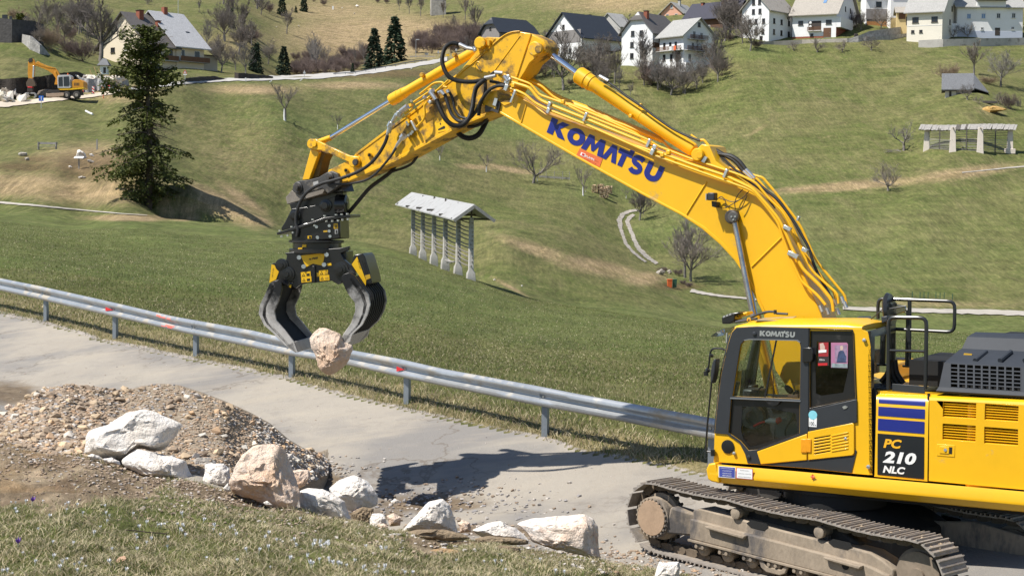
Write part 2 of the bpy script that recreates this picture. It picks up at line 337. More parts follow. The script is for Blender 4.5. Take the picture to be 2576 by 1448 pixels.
def ground_mat():
 g = NG('meadow_and_soil'); v = g.coord(kind='Object')
 n0 = g.noise(v, .035, 4); n1 = g.noise(v, .22, 5, .6); n2 = g.noise(v, 1.4, 5, .65); n3 = g.noise(v, 9.0, 4, .7); n4 = g.noise(v, 55.0, 3, .7)
 st = g.noise(g.coord((.5, .06, .06)), 1.0, 4, .6)
 gr = g.mix(g.rng(n1, .35, .65), (.080, .102, .026), (.122, .130, .043))
 gr = g.mix(g.math('MULTIPLY', g.rng(n2, .50, .72), .65), gr, (.19, .165, .080))
 gr = g.mix(g.math('MULTIPLY', g.rng(n0, .42, .66), .55), gr, (.175, .152, .070))
 gr = g.mix(g.math('MULTIPLY', g.rng(st, .5, .72), .45), gr, (.205, .175, .088))
 gr = g.mix(g.math('MULTIPLY', g.attr('lush'), .75), gr, g.mix(g.rng(n2, .4, .65), (.098, .138, .036), (.145, .170, .058)))
 gr = g.mix(g.math('MULTIPLY', g.rng(n3, .45, .7), .42), gr, (.060, .068, .020))
 gr = g.mix(g.math('MULTIPLY', g.rng(n4, .55, .8), .30), gr, (.26, .23, .12))
 def frag(a, lo=.25, hi=.75):
  return g.rng(g.math('ADD', g.attr(a), g.math('MULTIPLY_ADD', n2, .9, g.math('MULTIPLY_ADD', n3, .5, -.70))), lo, hi)
 dryc = g.mix(g.rng(n3, .35, .65), (.215, .155, .080), (.37, .285, .165)); dryc = g.mix(g.math('MULTIPLY', g.rng(n1, .45, .65), .5), dryc, (.15, .125, .05))
 c = g.mix(frag('dry', .3, .85), gr, dryc)
 c = g.mix(g.math('MULTIPLY', frag('brown', .3, .9), .8), c, g.mix(g.rng(n3, .35, .65), (.075, .05, .024), (.17, .12, .062)))
 c = g.mix(g.math('MULTIPLY', frag('verge', .3, .8), .8), c, g.mix(g.rng(n3, .35, .65), (.15, .125, .05), (.30, .245, .14)))
 c = g.mix(frag('vgrey', .45, .75), c, g.mix(g.rng(n4, .35, .65), (.24, .21, .18), (.50, .46, .42)))
 soilc = g.mix(g.rng(n2, .35, .65), (.135, .095, .058), (.30, .235, .155)); soilc = g.mix(g.math('MULTIPLY', g.rng(n4, .55, .75), .6), soilc, (.42, .36, .28))
 soilc = g.mix(g.math('MULTIPLY', g.rng(g.noise(v, .8, 3), .60, .72), .35), soilc, (.36, .235, .11))
 c = g.mix(frag('soil', .35, .7), c, soilc)
 yy = g.n('SeparateXYZ'); g.t.links.new(v, yy.inputs[0]); fq = g.rng(yy.outputs['Y'], 55, 120)
 fv = g.coord((1, .16, .16)); f1 = g.math('ADD', g.math('MULTIPLY', g.noise(fv, 2.6, 5, .72), fq), g.math('MULTIPLY', g.noise(g.coord((1, .42, .42)), 6.5, 5, .75), g.math('SUBTRACT', 1.0, fq))); f2 = g.noise(fv, .75, 5, .65); f3 = g.noise(g.coord((.12, .12, 1)), 1.5, 4, .6)
 k = g.math('ADD', g.rng(f1, .34, .66, -.27, .27), g.math('ADD', g.rng(f2, .36, .64, .86, 1.10), g.rng(f3, .38, .62, -.12, .12)))
 c = g.mix(g.math('MULTIPLY', g.rng(f1, .54, .68), .38), c, g.mix(1.0, c, (1.45, 1.32, 1.35), 'MULTIPLY')); c = g.mix(1.0, c, g.n('CombineColor', Red=k, Green=k, Blue=k).outputs[0], 'MULTIPLY')
 g.base(c); g.bsdf.inputs['Roughness'].default_value = .95; g.bsdf.inputs['Specular IOR Level'].default_value = .15
 g.bump(g.math('MULTIPLY_ADD', n3, .6, g.math('MULTIPLY_ADD', n4, .35, g.math('MULTIPLY', n2, .8))), .9, .10); return g.m
def road_mat():
 g = NG('dusty_road'); v = g.coord(); n0 = g.noise(v, .30, 5, .6); n1 = g.noise(g.coord((.35, 1.6, 1)), .8, 5, .62); n2 = g.noise(v, 3.2, 6, .68); n3 = g.noise(v, 38, 4, .75)
 c = g.mix(g.rng(n0, .42, .58), (.225, .212, .197), (.335, .302, .255))
 c = g.mix(g.math('MULTIPLY', g.rng(n1, .5, .68), .6), c, (.375, .33, .265)); c = g.mix(g.math('MULTIPLY', g.rng(n2, .55, .75), .4), c, (.22, .195, .165))
 c = g.mix(g.math('MULTIPLY', g.rng(n3, .6, .78), .5), c, (.44, .41, .37)); c = g.mix(g.math('MULTIPLY', g.rng(n3, .40, .22), .4), c, (.16, .135, .105))
 rv_ = g.noise(g.coord((.5, .75, 1)), .7, 5, .6); c = g.mix(g.math('MULTIPLY', g.rng(rv_, .53, .70), .22), c, (.235, .205, .170)); c = g.mix(g.math('MULTIPLY', g.rng(rv_, .44, .30), .20), c, (.47, .42, .34))
 wv = g.n('TexVoronoi', feature='DISTANCE_TO_EDGE', Scale=.33); wp = g.n('Mapping'); g.t.links.new(g.noise(v, 1.1, 4, .6, 'Color'), wp.inputs['Vector'])
 g.t.links.new(g.n('VectorMath', operation='ADD').outputs[0], wv.inputs['Vector']); va = [x for x in g.t.nodes if x.bl_idname == 'ShaderNodeVectorMath'][0]
 g.t.links.new(v, va.inputs[0]); g.t.links.new(wp.outputs[0], va.inputs[1]); wp.inputs['Scale'].default_value = (2.4, 2.4, 2.4)
 ck = g.math('MULTIPLY', g.rng(wv.outputs['Distance'], .0, .022, 1, 0), g.rng(n0, .58, .42)); c = g.mix(g.math('MULTIPLY', ck, .8), c, (.15, .125, .10))
 def frag(a, lo, hi): return g.rng(g.math('ADD', g.attr(a), g.math('MULTIPLY_ADD', n2, .9, g.math('MULTIPLY_ADD', n3, .35, -.62))), lo, hi)
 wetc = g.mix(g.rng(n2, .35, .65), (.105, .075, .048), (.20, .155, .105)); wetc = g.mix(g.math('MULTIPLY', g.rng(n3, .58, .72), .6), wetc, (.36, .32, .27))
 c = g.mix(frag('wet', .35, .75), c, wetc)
 g.base(c); g.bsdf.inputs['Roughness'].default_value = .92; g.bsdf.inputs['Specular IOR Level'].default_value = .2
 g.bump(g.math('MULTIPLY_ADD', n3, .5, g.math('MULTIPLY', n2, 1.0)), .55, .06); return g.m
GM, RM = ground_mat(), road_mat()
fc = QF
rsel = (ATT['road'].ravel()[fc].mean(1)+ATT['wet'].ravel()[fc].mean(1)*0) > .5
ycen = YG.ravel()[fc].mean(1); bsel = (~rsel) & (ATT['bank'].ravel()[fc].mean(1) > .3)
msel = (~rsel) & (~bsel) & (ycen < 160); hsel = (~rsel) & (~bsel) & (~msel)
def sub(name, sel, m):
 q = fc[sel]; ids, inv = np.unique(q, return_inverse=True)
 me = npmesh(name, VG[ids], inv.reshape(q.shape), m, True, {k: a.ravel()[ids] for k, a in ATT.items()})
 return tag(link(name, me), kind='structure')
sub('road', rsel, RM); sub('grass_bank', bsel, GM); sub('meadow', msel, GM); sub('hillside', hsel, GM)
gb = MB(); zz = float(ZG[0, NU//2])
row = [Vector(VG[j]) for j in range(0, NU, 8)]+[Vector(VG[NU-1])]
outer = [Vector((p.x*30, -60+abs(p.x)*0, 1.0)) for p in row]
for i in range(len(row)-1): gb.add([row[i], row[i+1], outer[i+1], outer[i]], [(0, 1, 2, 3)])
tag(gb.build('ground', GM), kind='structure')
TB = BVHTree.FromPolygons([tuple(p) for p in VG.tolist()], [tuple(f) for f in QF.tolist()])
def G(x, y, lift=0.0):
 h = TB.ray_cast(CAM, ray(x, y).normalized())
 p = h[0] if h[0] is not None else at(x, y, 400); return p+Vector((0, 0, lift))
def gz(X, Y):
 h = TB.ray_cast(Vector((X, Y, 400)), Vector((0, 0, -1))); return h[0].z if h[0] is not None else 0.0
# -- the excavator
EO = Vector((4.05, 21.8, 0)); TH, TPH = R(30), R(46); UPZ = Vector((0, 0, 1))
ff = Vector((-math.cos(TH), math.sin(TH), 0)); ll = Vector((-math.sin(TH), -math.cos(TH), 0))
tf = Vector((-math.cos(TPH), math.sin(TPH), 0)); tl = Vector((-math.sin(TPH), -math.cos(TPH), 0))
EO.z = 0.0
YEL = mat('yellow_paint', (.80, .44, .008), .38, var=.04, scale=1.2, coat=.18, dirt=((.42, .30, .13), .17, 2.2))
YELW = mat('worn_yellow_paint', (.78, .425, .008), .42, var=.06, scale=2.0, coat=.15, dirt=((.16, .10, .035), .46, 3.2))
BLK = mat('black_paint', (.012, .012, .013), .32, var=.2, scale=3, coat=.2, dirt=((.05, .045, .04), .2, 3))
DGR = mat('dark_grey_paint', (.028, .031, .036), .42, var=.1, scale=2)
STL = mat('bright_zinc', (.62, .62, .60), .32, metal=.85, var=.15, scale=20)
CHR = mat('chrome_rod', (.80, .82, .86), .10, metal=1.0, var=.02)
ROD2 = mat('dull_chrome_rod', (.42, .41, .41), .22, metal=.9, var=.25, scale=6)
RUB = mat('black_rubber_hose', (.018, .018, .018), .55, var=.2, scale=10)
IRON = mat('old_dark_iron', (.06, .055, .05), .55, metal=.3, var=.3, scale=8)
BLUE = mat('blue_print', (.012, .022, .20), .4, var=.05)
WHT = mat('white_print', (.80, .80, .79), .45, var=.03)
SILV = mat('silver_letters', (.40, .41, .40), .35, metal=.4, var=.05)
ORG = mat('orange_print', (.72, .16, .05), .5, var=.06)
RED = mat('red_print', (.55, .02, .025), .5, var=.08)
YPR = mat('yellow_sticker', (.85, .50, .01), .45, var=.03)
GRYH = mat('grey_plastic_hood', (.034, .039, .048), .6, var=.12, scale=1.5, spec=.25, dirt=((.055, .055, .055), .22, 1.2))
DRK = mat('dark_inside', (.008, .008, .008), .8, var=.2)
MUD = mat('muddy_steel', (.29, .235, .175), .9, var=.22, scale=3, bump=.5, bscale=22, bdist=.02, dirt=((.10, .09, .085), .38, 2.2), stretch=(1, 1, .45))
SHOE = mat('muddy_track_steel', (.32, .285, .25), .62, metal=.15, var=.3, scale=7, bump=.4, bscale=40, dirt=((.33, .26, .18), .35, 5))
LINKM = mat('dirty_track_link', (.15, .115, .08), .9, var=.3, scale=9, bump=.4, bscale=40)
GLS = glassmat('cab_glass', (.84, .88, .86), refl=.04); GLD = glassmat('dark_cab_glass', (.20, .21, .21), refl=.04)
EXC = thing('excavator', 'large yellow tracked excavator lifting a stone in its black grab on the road', 'excavator', EO)
def SP(fr, x, y, off): return onplane(*zp(fr, x, y), EO+ll*off, ll)
def SL(fr, pts, off): return [SP(fr, x, y, off) for x, y in pts]
def loc(P): q = P-EO; return q.dot(ff), q.dot(ll), q.z
def EX(f, l, z): return EO+ff*f+ll*l+UPZ*z
def plate(name, fr, pts, off, thick, m, parent=None, holes=(), bevel=0.0, seg=2):
 return MB().prism(SL(fr, pts, off), -ll*thick, [SL(fr, h, off) for h in holes]).build(name, m, parent or EXC, bevel, seg)
def onz(fr, x, y, z): return onplane(*zp(fr, x, y), Vector((0, 0, z)), UPZ)
def rows_panel(name, rows, m, parent=None, nx=1, cap=None):
 mb = MB(); vs = []
 for fr, a, b, off in rows:
  for i in range(nx+1):
   t = i/nx; vs.append(SP(fr, a[0]+(b[0]-a[0])*t, a[1]+(b[1]-a[1])*t, off))
 k = nx+1; fs = [(r*k+i, r*k+i+1, (r+1)*k+i+1, (r+1)*k+i) for r in range(len(rows)-1) for i in range(nx)]
 mb.add(vs, fs); return mb.build(name, m, parent or EXC)
def _arc(cx, cy, rx, ry, a0, a1, n=14): return [(cx+rx*math.cos(R(a0+(a1-a0)*i/n)), cy+ry*math.sin(R(a0+(a1-a0)*i/n))) for i in range(n+1)]
def _stroke(path, w):
 L, Rr = [], []
 for i, p in enumerate(path):
  a, b = path[max(i-1, 0)], path[min(i+1, len(path)-1)]; dx, dy = b[0]-a[0], b[1]-a[1]; q = math.hypot(dx, dy) or 1
  L.append((p[0]-dy/q*w, p[1]+dx/q*w)); Rr.append((p[0]+dy/q*w, p[1]-dx/q*w))
 return L+Rr[::-1]
GLY = dict(
 K=(0, .158, [[(0, 0), (.34, 0), (.34, .36), (.62, 0), (1.04, 0), (.60, .54), (1.0, 1), (.60, 1), (.34, .66), (.34, 1), (0, 1)]], []),
 O=(.165, .315, [_arc(.5, .5, .5, .52, 0, 352, 27)], [_arc(.5, .5, .19, .22, 0, 352, 27)]),
 M=(.308, .500, [[(0, 0), (.13, 1), (.36, 1), (.5, .52), (.64, 1), (.87, 1), (1, 0), (.76, 0), (.69, .55), (.55, .12), (.45, .12), (.31, .55), (.24, 0)]], []),
 A=(.492, .622, [[(0, 0), (.34, 1), (.66, 1), (1, 0), (.68, 0), (.5, .60), (.32, 0)]], []),
 T=(.600, .722, [[(.30, 0), (.64, 0), (.64, .70), (1.0, .70), (1.0, 1.14), (.70, 1.14), (.70, 1.0), (0, 1.0), (0, .70), (.30, .70)]], []),
 S=(.722, .842, [_stroke(_arc(.52, .72, .34, .20, 30, 270, 14)+_arc(.48, .28, .36, .22, 90, -150, 14)[1:], .145)], []),
 U=(.858, 1.0, [_stroke([(.16, 1)]+_arc(.5, .42, .34, .30, 180, 360, 14)+[(.84, 1)], .16)], []))
def logo(fr, BL, BR, TL, TR, off, m, parent, name):
 for ch in 'KOMATSU':
  u0, u1, lo, ho = GLY[ch]
  def mp(p):
   u = u0+(u1-u0)*p[0]; v = p[1]; x = (BL[0]*(1-u)+BR[0]*u)*(1-v)+(TL[0]*(1-u)+TR[0]*u)*v; y = (BL[1]*(1-u)+BR[1]*u)*(1-v)+(TL[1]*(1-u)+TR[1]*u)*v
   return SP(fr, x, y, off)
  MB().prism([mp(p) for p in lo[0]], -ll*.004, [[mp(p) for p in h] for h in ho]).build(name, m, parent, smooth=False)
def text(txt, fr, BL, BR, hgt, m, parent, name, fn=None, bold=.0, shear=0.0, upx=0.0):
 cu = bpy.data.curves.new(name, 'FONT'); cu.body = txt; cu.offset = bold; cu.shear = shear; cu.resolution_u = 3; cu.align_x = 'LEFT'
 to = bpy.data.objects.new(name, cu); COL.objects.link(to); dg = bpy.context.evaluated_depsgraph_get(); dg.update()
 me = bpy.data.meshes.new_from_object(to.evaluated_get(dg)); bpy.data.objects.remove(to); bpy.data.curves.remove(cu)
 if not len(me.vertices): return None
 xs = [v.co.x for v in me.vertices]; ys = [v.co.y for v in me.vertices]; x0, x1, y0, y1 = min(xs), max(xs), min(ys), max(ys)
 o = origin(parent)
 for v in me.vertices:
  u = (v.co.x-x0)/(x1-x0); q = (v.co.y-y0)/(y1-y0); v.co = fn(BL[0]+(BR[0]-BL[0])*u+upx*q, BL[1]+(BR[1]-BL[1])*u-hgt*q)-o
 me.materials.clear(); me.materials.append(m); me.name = name
 return link(name, me, parent)
BO = -.25; BN = BO+.27
boom_top = [(1238,230),(1262,224),(1300,238),(1374,286),(1450,312),(1615,369),(1700,398),(1742,405),(1754,374),(1766,362),(1784,366),(1800,405),(1861,450),(1898,478),(1950,538),(1972,585),(2008,658),(2038,728),(2064,787),(2088,850),(2080,920),(2040,980),(1990,990)]
boom_bot = [(1950,930),(1920,790),(1898,744),(1869,687),(1847,654),(1810,614),(1766,576),(1714,542),(1615,490),(1443,394),(1305,314),(1252,283),(1240,272)]
BOOM = plate('boom', 'd', boom_top+boom_bot, BN, .54, YEL, bevel=.012)
fl = boom_bot[1:-1]
for off in (BN+.012,):
 up = [(x+(6 if i < 6 else 2), y-6) for i, (x, y) in enumerate(fl)]
 MB().prism(SL('d', fl+up[::-1], off), -ll*.564).build('bottom_flange', YEL, BOOM, .008)
for a, b in (((535,560),(672,340)), ((980,920),(1192,712))):
 MB().tube([SP('br', *a, BN+.004), SP('br', *b, BN+.004)], .012, 6).build('weld_seam', YEL, BOOM)
MB().tube([SP('bl', 968,803, BN+.004), SP('bl', 1012,650, BN+.004)], .010, 6).build('weld_seam', YEL, BOOM)
logo('field', (803,192), (1612,567), (843,83), (1668,452), BN+.006, BLUE, BOOM, 'letter')
plate('dealer_sticker', 'field', [(1045,310),(1212,387),(1190,447),(1018,365)], BN+.005, .004, ORG, BOOM)
plate('sticker_emblem', 'field', [(1056,338),(1088,352),(1080,374),(1048,359)], BN+.008, .003, WHT, BOOM)
plate('sticker_emblem', 'field', [(1064,345),(1082,353),(1076,368),(1060,360)], BN+.010, .002, RED, BOOM)
text('KUHN', 'field', (1086,374), (1150,402), 17, WHT, BOOM, 'sticker_lettering', lambda x, y: SP('field', x, y, BN+.009), bold=.02)
text('d.o.o.', 'field', (1155,400), (1182,412), 8, mat('brown_print', (.20, .05, .02)), BOOM, 'sticker_lettering', lambda x, y: SP('field', x, y, BN+.009))
text('gradbeni stroji', 'field', (1078,388), (1165,428), 7, mat('brown_print', (.20, .05, .02)), BOOM, 'sticker_lettering', lambda x, y: SP('field', x, y, BN+.009))
def boss(name, fr, x, y, r, o0, o1, m, n=24):
 return MB().lathe(SP(fr, x, y, o0), ll, [(0, r*.9), (.0, r), (o1-o0-.012, r), (o1-o0, r*.86)], n).build(name, m, EXC)
boss('pin', 'bl', 2368,1045, .085, BN-.02, BN+.075, YEL); boss('pin', 'bl', 2368,1045, .05, BN+.07, BN+.085, YELW)
plate('pin_lock', 'bl', [(2405,1055),(2428,1065),(2402,1108),(2380,1096)], BN+.05, .04, STL)
boss('boom_tip_boss', 'bl', 736,612, .13, BN-.04, BN+.02, YELW)
plate('boom_tip_lug', 'bl', [(735,545),(800,540),(900,590),(905,640),(800,640),(775,700),(690,650),(700,590)], BN+.02, .10, YELW, bevel=.01)
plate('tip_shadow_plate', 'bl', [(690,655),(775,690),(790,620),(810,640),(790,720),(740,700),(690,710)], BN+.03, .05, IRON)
plate('pin_lock', 'bl', [(765,600),(788,608),(772,665),(748,655)], BN+.06, .04, STL)
plate('boom_stop_plate', 'bl', [(800,570),(885,590),(890,640),(840,660),(815,640)], BN+.02, .02, YEL)
boss('boom_cylinder_pin', 'br', 862,578, .092, BN-.02, BN+.10, IRON); boss('pin_cap', 'br', 858,580, .075, BN+.09, BN+.13, mat('grey_pin_cap', (.11, .105, .10), .5, metal=.4))
for x, y in ((841,577), (866,576), (853,597)): MB().cyl(SP('br', x, y, BN+.128), SP('br', x, y, BN+.15), .013, n=6).build('bolt', STL, EXC)
MB().box(SP('br', 712,440, BN+.17), (.10, .12, .10), (ff, ll, UPZ)).build('work_lamp', DGR, EXC, .012)
MB().box(SP('br', 678,442, BN+.17), (.012, .10, .085), (ff, ll, UPZ)).build('lamp_lens', mat('lamp_lens', (.35, .36, .35), .1), EXC)
plate('lamp_bracket', 'br', [(705,470),(740,478),(735,515),(708,508)], BN+.12, .12, IRON)
for p in ([(735,470),(770,440),(800,460),(850,475),(910,455),(960,405)], [(740,500),(790,520),(850,490),(900,460)], [(870,530),(865,480),(885,430),(920,390)], [(900,530),(920,500),(950,430)], [(760,450),(800,470),(805,520)]):
 MB().tube(smoothpath(SL('br', p, BN+.05), 5), .006, 5).build('wire', RUB, EXC)
ANf = BO+.19
arm_poly = [(833,458),(820,445),(826,428),(843,420),(886,398),(893,387),(975,325),(1051,269),(1115,212),(1152,185),(1196,132),(1199,108),(1208,98),(1226,93),(1255,95),(1275,83),(1297,78),(1333,84),(1366,101),(1375,117),(1371,133),(1352,143),(1333,159),(1320,182),(1305,205),(1285,235),(1262,262),(1245,281),(1159,317),(1094,352),(998,404),(875,456),(850,462)]
ARM = plate('arm', 'd', arm_poly, ANf, .38, YELW, bevel=.012)
MB().prism(SL('d', [(1245,275),(1159,310),(1094,344),(998,396),(875,449),(875,457),(998,405),(1094,353),(1159,318),(1246,283)], ANf+.012), -ll*.404).build('bottom_flange', YELW, ARM, .006)
MB().prism(SL('d', [(893,386),(975,324),(1051,268),(1115,211),(1152,184),(1240,96),(1246,98),(1156,189),(1119,216),(1055,273),(979,329),(896,391)], ANf+.010), -ll*.02).build('edge_rib', YELW, ARM, .004)
MB().tube([SP('bl', 1048,100, ANf+.004), SP('bl', 935,440, ANf+.004)], .014, 6).build('weld_seam', YELW, ARM)
MB().tube([SP('bl', 965,115, ANf+.002), SP('bl', 755,400, ANf+.002)], .007, 6).build('weld_seam', YELW, ARM)
MB().tube(smoothpath(SL('bl', [(960,80),(890,90),(810,135),(640,290),(455,440)], ANf+.006), 5), .010, 6).build('weld_seam', YELW, ARM)
MB().tube(smoothpath(SL('bl', [(615,330),(640,320),(668,360),(668,400),(640,400),(615,360),(615,330)], ANf), 4), .008, 6).build('inspection_ring', YELW, ARM)
MB().tube([SP('bl', 620,335, ANf+.004), SP('bl', 668,400, ANf+.004)], .005, 6).build('inspection_ring', IRON, ARM)
boss('pin', 'bl', 1107,222, .10, ANf-.02, ANf+.11, YEL); boss('pin', 'bl', 1110,220, .06, ANf+.10, ANf+.12, YELW)
plate('pin_lock', 'bl', [(1050,215),(1068,210),(1078,262),(1060,265)], ANf+.08, .06, STL)
boss('pin', 'bl', 673,175, .085, ANf-.02, ANf+.09, YEL); boss('pin', 'bl', 673,175, .05, ANf+.08, ANf+.10, YELW)
plate('pin_lock', 'bl', [(705,140),(725,150),(722,195),(705,185)], ANf+.06, .05, YELW)
boss('pin', 'tip', 508,195, .075, BO+.14, BO+.235, YELW); boss('pin', 'tip', 508,195, .045, BO+.23, BO+.245, YEL)
boss('pin', 'tip', 985,402, .08, ANf, ANf+.09, YELW); boss('pin', 'tip', 980,402, .05, ANf+.085, ANf+.115, IRON)
for x, y in ((1138,320), (870,495)):
 MB().tube([SP('tip', x, y, ANf+.0), SP('tip', x, y, ANf+.05)], .035, 12).build('grease_port', YELW, EXC); MB().cyl(SP('tip', x-3, y, ANf+.045), SP('tip', x-3, y, ANf+.056), .022, n=10).build('grease_hole', DRK, EXC)
plate('warning_sticker', 'arm', [(1050,655),(1200,605),(1265,765),(1105,800)], ANf+.006, .004, YPR, ARM)
plate('sticker_print', 'arm', [(1105,755),(1190,708),(1205,722),(1200,745),(1112,772)], ANf+.008, .003, BLK, ARM)
plate('sticker_print', 'arm', [(1128,672),(1142,665),(1150,692),(1136,698)], ANf+.008, .003, BLK, ARM)
plate('sticker_print', 'arm', [(1076,640),(1150,618),(1156,648),(1084,668)], ANf+.008, .003, mat('dull_yellow_print', (.55, .33, .02)), ARM)
def cylinder(kind, fr, a, b, off, rr, m, ends=None, barrel=True):
 A, B = SP(fr[0], *a, off), SP(fr[1], *b, off); d = (B-A); L = d.length
 if barrel: prof = [(0, rr*1.16), (.02, rr*1.3), (.16, rr*1.3), (.165, rr*1.2), (.25, rr*1.2), (.255, rr*1.08), (.30, rr*1.08), (.32, rr), (L*.55, rr), (L*.551, rr*1.03), (L*.556, rr*1.03), (L*.557, rr), (L-.06, rr), (L-.02, rr*.92), (L, rr*.7)]
 else: prof = [(0, rr), (L, rr)]
 return MB().lathe(A, d, prof, 28).build(kind, m, EXC)
ac = cylinder('arm_cylinder', ('bl', 'bl'), (1418,418), (2330,1015), BO, .095, YEL)
rdA, rdB = SP('bl', 1175,240, BO), SP('bl', 1425,422, BO)
MB().cyl(SP('bl', 1208,264, BO), rdB, .043, n=20).build('piston_rod', CHR, ac); MB().lathe(SP('bl', 1150,222, BO), SP('bl', 1215,268, BO)-SP('bl', 1150,222, BO), [(0, .05), (.02, .055), (.15, .055), (.17, .045)], 16).build('rod_eye', YELW, ac)
bc = cylinder('bucket_cylinder', ('mid', 'mid'), (1375,1010), (2215,515), BO, .070, YEL)
MB().cyl(SP('mid', 735,1405, BO), SP('mid', 1380,1010, BO), .036, n=20).build('piston_rod', CHR, bc)
MB().cyl(SP('tip', 520,190, BO), SP('tip', 700,120, BO), .05, .042, n=16).build('rod_eye', YELW, bc)
for x, y in ((1700,755), (2025,555)): MB().lathe(SP('mid', x, y+0, BO+.065), ll, [(0, .035), (.05, .035), (.06, .028)], 8).build('hose_bracket', YELW, bc)
m1 = cylinder('boom_cylinder', ('br', 'd'), (992,1258), (1968,1120), BN+.10, .062, YEL)
MB().cyl(SP('br', 862,600, BN+.06), SP('br', 992,1262, BN+.10), .040, n=20).build('piston_rod', ROD2, m1)
c2 = cylinder('boom_cylinder', ('br', 'd'), (1003,1250), (1978,1112), BO-.39, .062, YEL)
MB().cyl(SP('br', 880,590, BO-.37), SP('br', 1003,1252, BO-.39), .040, n=20).build('piston_rod', ROD2, c2)
def pipe(pts, r, off, m=None, name='hydraulic_pipe', n=8):
 P = [SP(p[0], p[1], p[2], off if len(p) < 4 else p[3]) for p in pts]
 Q = []
 for i, p in enumerate(P):
  if 0 < i < len(P)-1:
   a, b = P[i-1], P[i+1]; k = min(.06, (a-p).length*.4, (b-p).length*.4); Q += [p+(a-p).normalized()*k, p+((a-p).normalized()+(b-p).normalized())*k*.25, p+(b-p).normalized()*k]
  else: Q.append(p)
 return MB().tube(Q, r, n).build(name, m or YEL, EXC)
B_, b_ = 'br', 'bl'
pipe([(b_,800,420),(b_,870,470),(b_,1040,520),(b_,1110,612),(b_,1190,650),(b_,1480,765),(b_,1960,962),(B_,320,128),(B_,560,218),(B_,800,297),(B_,985,385),(B_,1080,490),(B_,1165,592),(B_,1215,690),(B_,1260,800),(B_,1330,935),(B_,1455,1055),(B_,1532,1150),(B_,1540,1225)], .023, BN+.085)
pipe([(b_,850,520),(b_,905,530),(b_,1000,570),(b_,1080,640),(b_,1180,690),(b_,1470,805),(b_,1990,1035),(B_,320,160),(B_,700,295),(B_,950,385),(B_,1000,412),(B_,1100,532),(B_,1165,625),(B_,1190,710),(B_,1250,870),(B_,1320,1020),(B_,1430,1112),(B_,1485,1180)], .019, BN+.085)
pipe([(b_,800,405),(b_,1050,492),(b_,1112,575),(b_,1300,640),(b_,1480,735),(b_,1960,925),(B_,330,92),(B_,560,180),(B_,760,245),(B_,900,292),(B_,1010,345),(B_,1090,445),(B_,1195,545),(B_,1255,655),(B_,1310,790),(B_,1395,950),(B_,1500,1045),(B_,1568,1105),(B_,1575,1170)], .017, BN+.02)
pipe([(b_,990,450),(b_,1130,505),(b_,1220,590),(b_,1300,632),(b_,1580,745),(b_,1880,880),(B_,250,60),(B_,520,170),(B_,720,238),(B_,850,243),(B_,1015,300),(B_,1055,308),(B_,1150,420),(B_,1280,588),(B_,1325,660),(B_,1420,875),(B_,1530,1010),(B_,1622,1120),(B_,1632,1195)], .017, BO+.05)
pipe([(b_,1300,622),(b_,1500,712),(b_,1780,812),(b_,2080,935),(B_,420,112),(B_,600,190),(B_,900,270),(B_,1020,318),(B_,1110,430),(B_,1220,560),(B_,1280,690),(B_,1345,830),(B_,1440,960),(B_,1545,1090),(B_,1555,1150)], .017, BO-.06)
pipe([(b_,960,440),(b_,1090,480),(b_,1210,572),(b_,1300,618),(b_,1500,690),(b_,1760,800),(b_,2080,930)], .045, BO-.14)
pipe([(B_,1000,330),(B_,1040,365),(B_,1170,470),(B_,1262,600),(B_,1320,700),(B_,1372,790),(B_,1405,905),(B_,1450,1000),(B_,1530,1140)], .020, BN-.03, RUB, 'hose')
pipe([(B_,830,250),(B_,900,300),(B_,980,350),(B_,1060,410),(B_,1140,520)], .012, BN+.0, RUB, 'hose')
for fr, x, y, wv, hv in ((b_,865,455,.05,.13), (b_,880,470,.03,.10), (b_,912,590,.035,.19), (b_,1196,655,.045,.08), (b_,1188,700,.05,.08), (b_,1476,750,.04,.13), (b_,1970,955,.04,.12), (b_,2018,985,.06,.06), (b_,2000,1025,.055,.08), (B_,803,282,.04,.12), (B_,1225,655,.11,.05), (B_,1265,838,.15,.06), (b_,858,520,.06,.09), (B_,1300,590,.03,.06), (B_,1345,805,.08,.05)):
 MB().box(SP(fr, x, y, BN+.10), (wv, .05, hv), (ff*math.cos(.42)+UPZ*math.sin(.42)*1, ll, UPZ*math.cos(.42)-ff*math.sin(.42))).build('pipe_clamp', STL, EXC, .006)
for x, y in ((2078,1045), (2125,1028), (1300,632), (912,505)): MB().box(SP(b_, x, y, BN+.09), (.06, .05, .06), (ff, ll, UPZ)).build('pipe_joint', YEL, EXC, .01)
for fr, x, y in ((B_,1455,1205), (B_,1500,1222), (B_,1550,1165), (B_,1600,1145), (B_,1620,1180), (B_,1570,1225)): MB().cyl(SP(fr, x-8, y-22, BN), SP(fr, x+8, y+22, BN), .026, n=8).build('pipe_fitting', STL, EXC)
HS = [[(655,95),(720,130),(760,150),(840,160),(900,200),(945,265)], [(670,105),(730,120),(800,160),(860,190),(910,250),(950,290)], [(735,130),(790,180),(850,240),(930,300)]]
for p, r in zip(HS, (.030, .028, .016)): pipe([(B_, *q) for q in p], r, BO+.06, RUB, 'hose')
for a, b in (((940,255),(1000,315)), ((925,265),(985,320)), ((640,85),(735,130))): MB().cyl(SP(B_, *a, BO+.07), SP(B_, *b, BO+.07), .026, n=10).build('hose_fitting', STL, EXC)
pipe([(b_,1600,440),(b_,1640,470),(b_,1700,510),(b_,1780,575),(b_,1900,655),(b_,2000,735),(b_,2150,840),(b_,2250,890),(b_,2370,935)], .016, BO+.12, RUB, 'hose')
MB().cyl(SP(b_, 1585,430, BO+.12), SP(b_, 1655,468, BO+.12), .026, n=8).build('hose_fitting', STL, EXC)
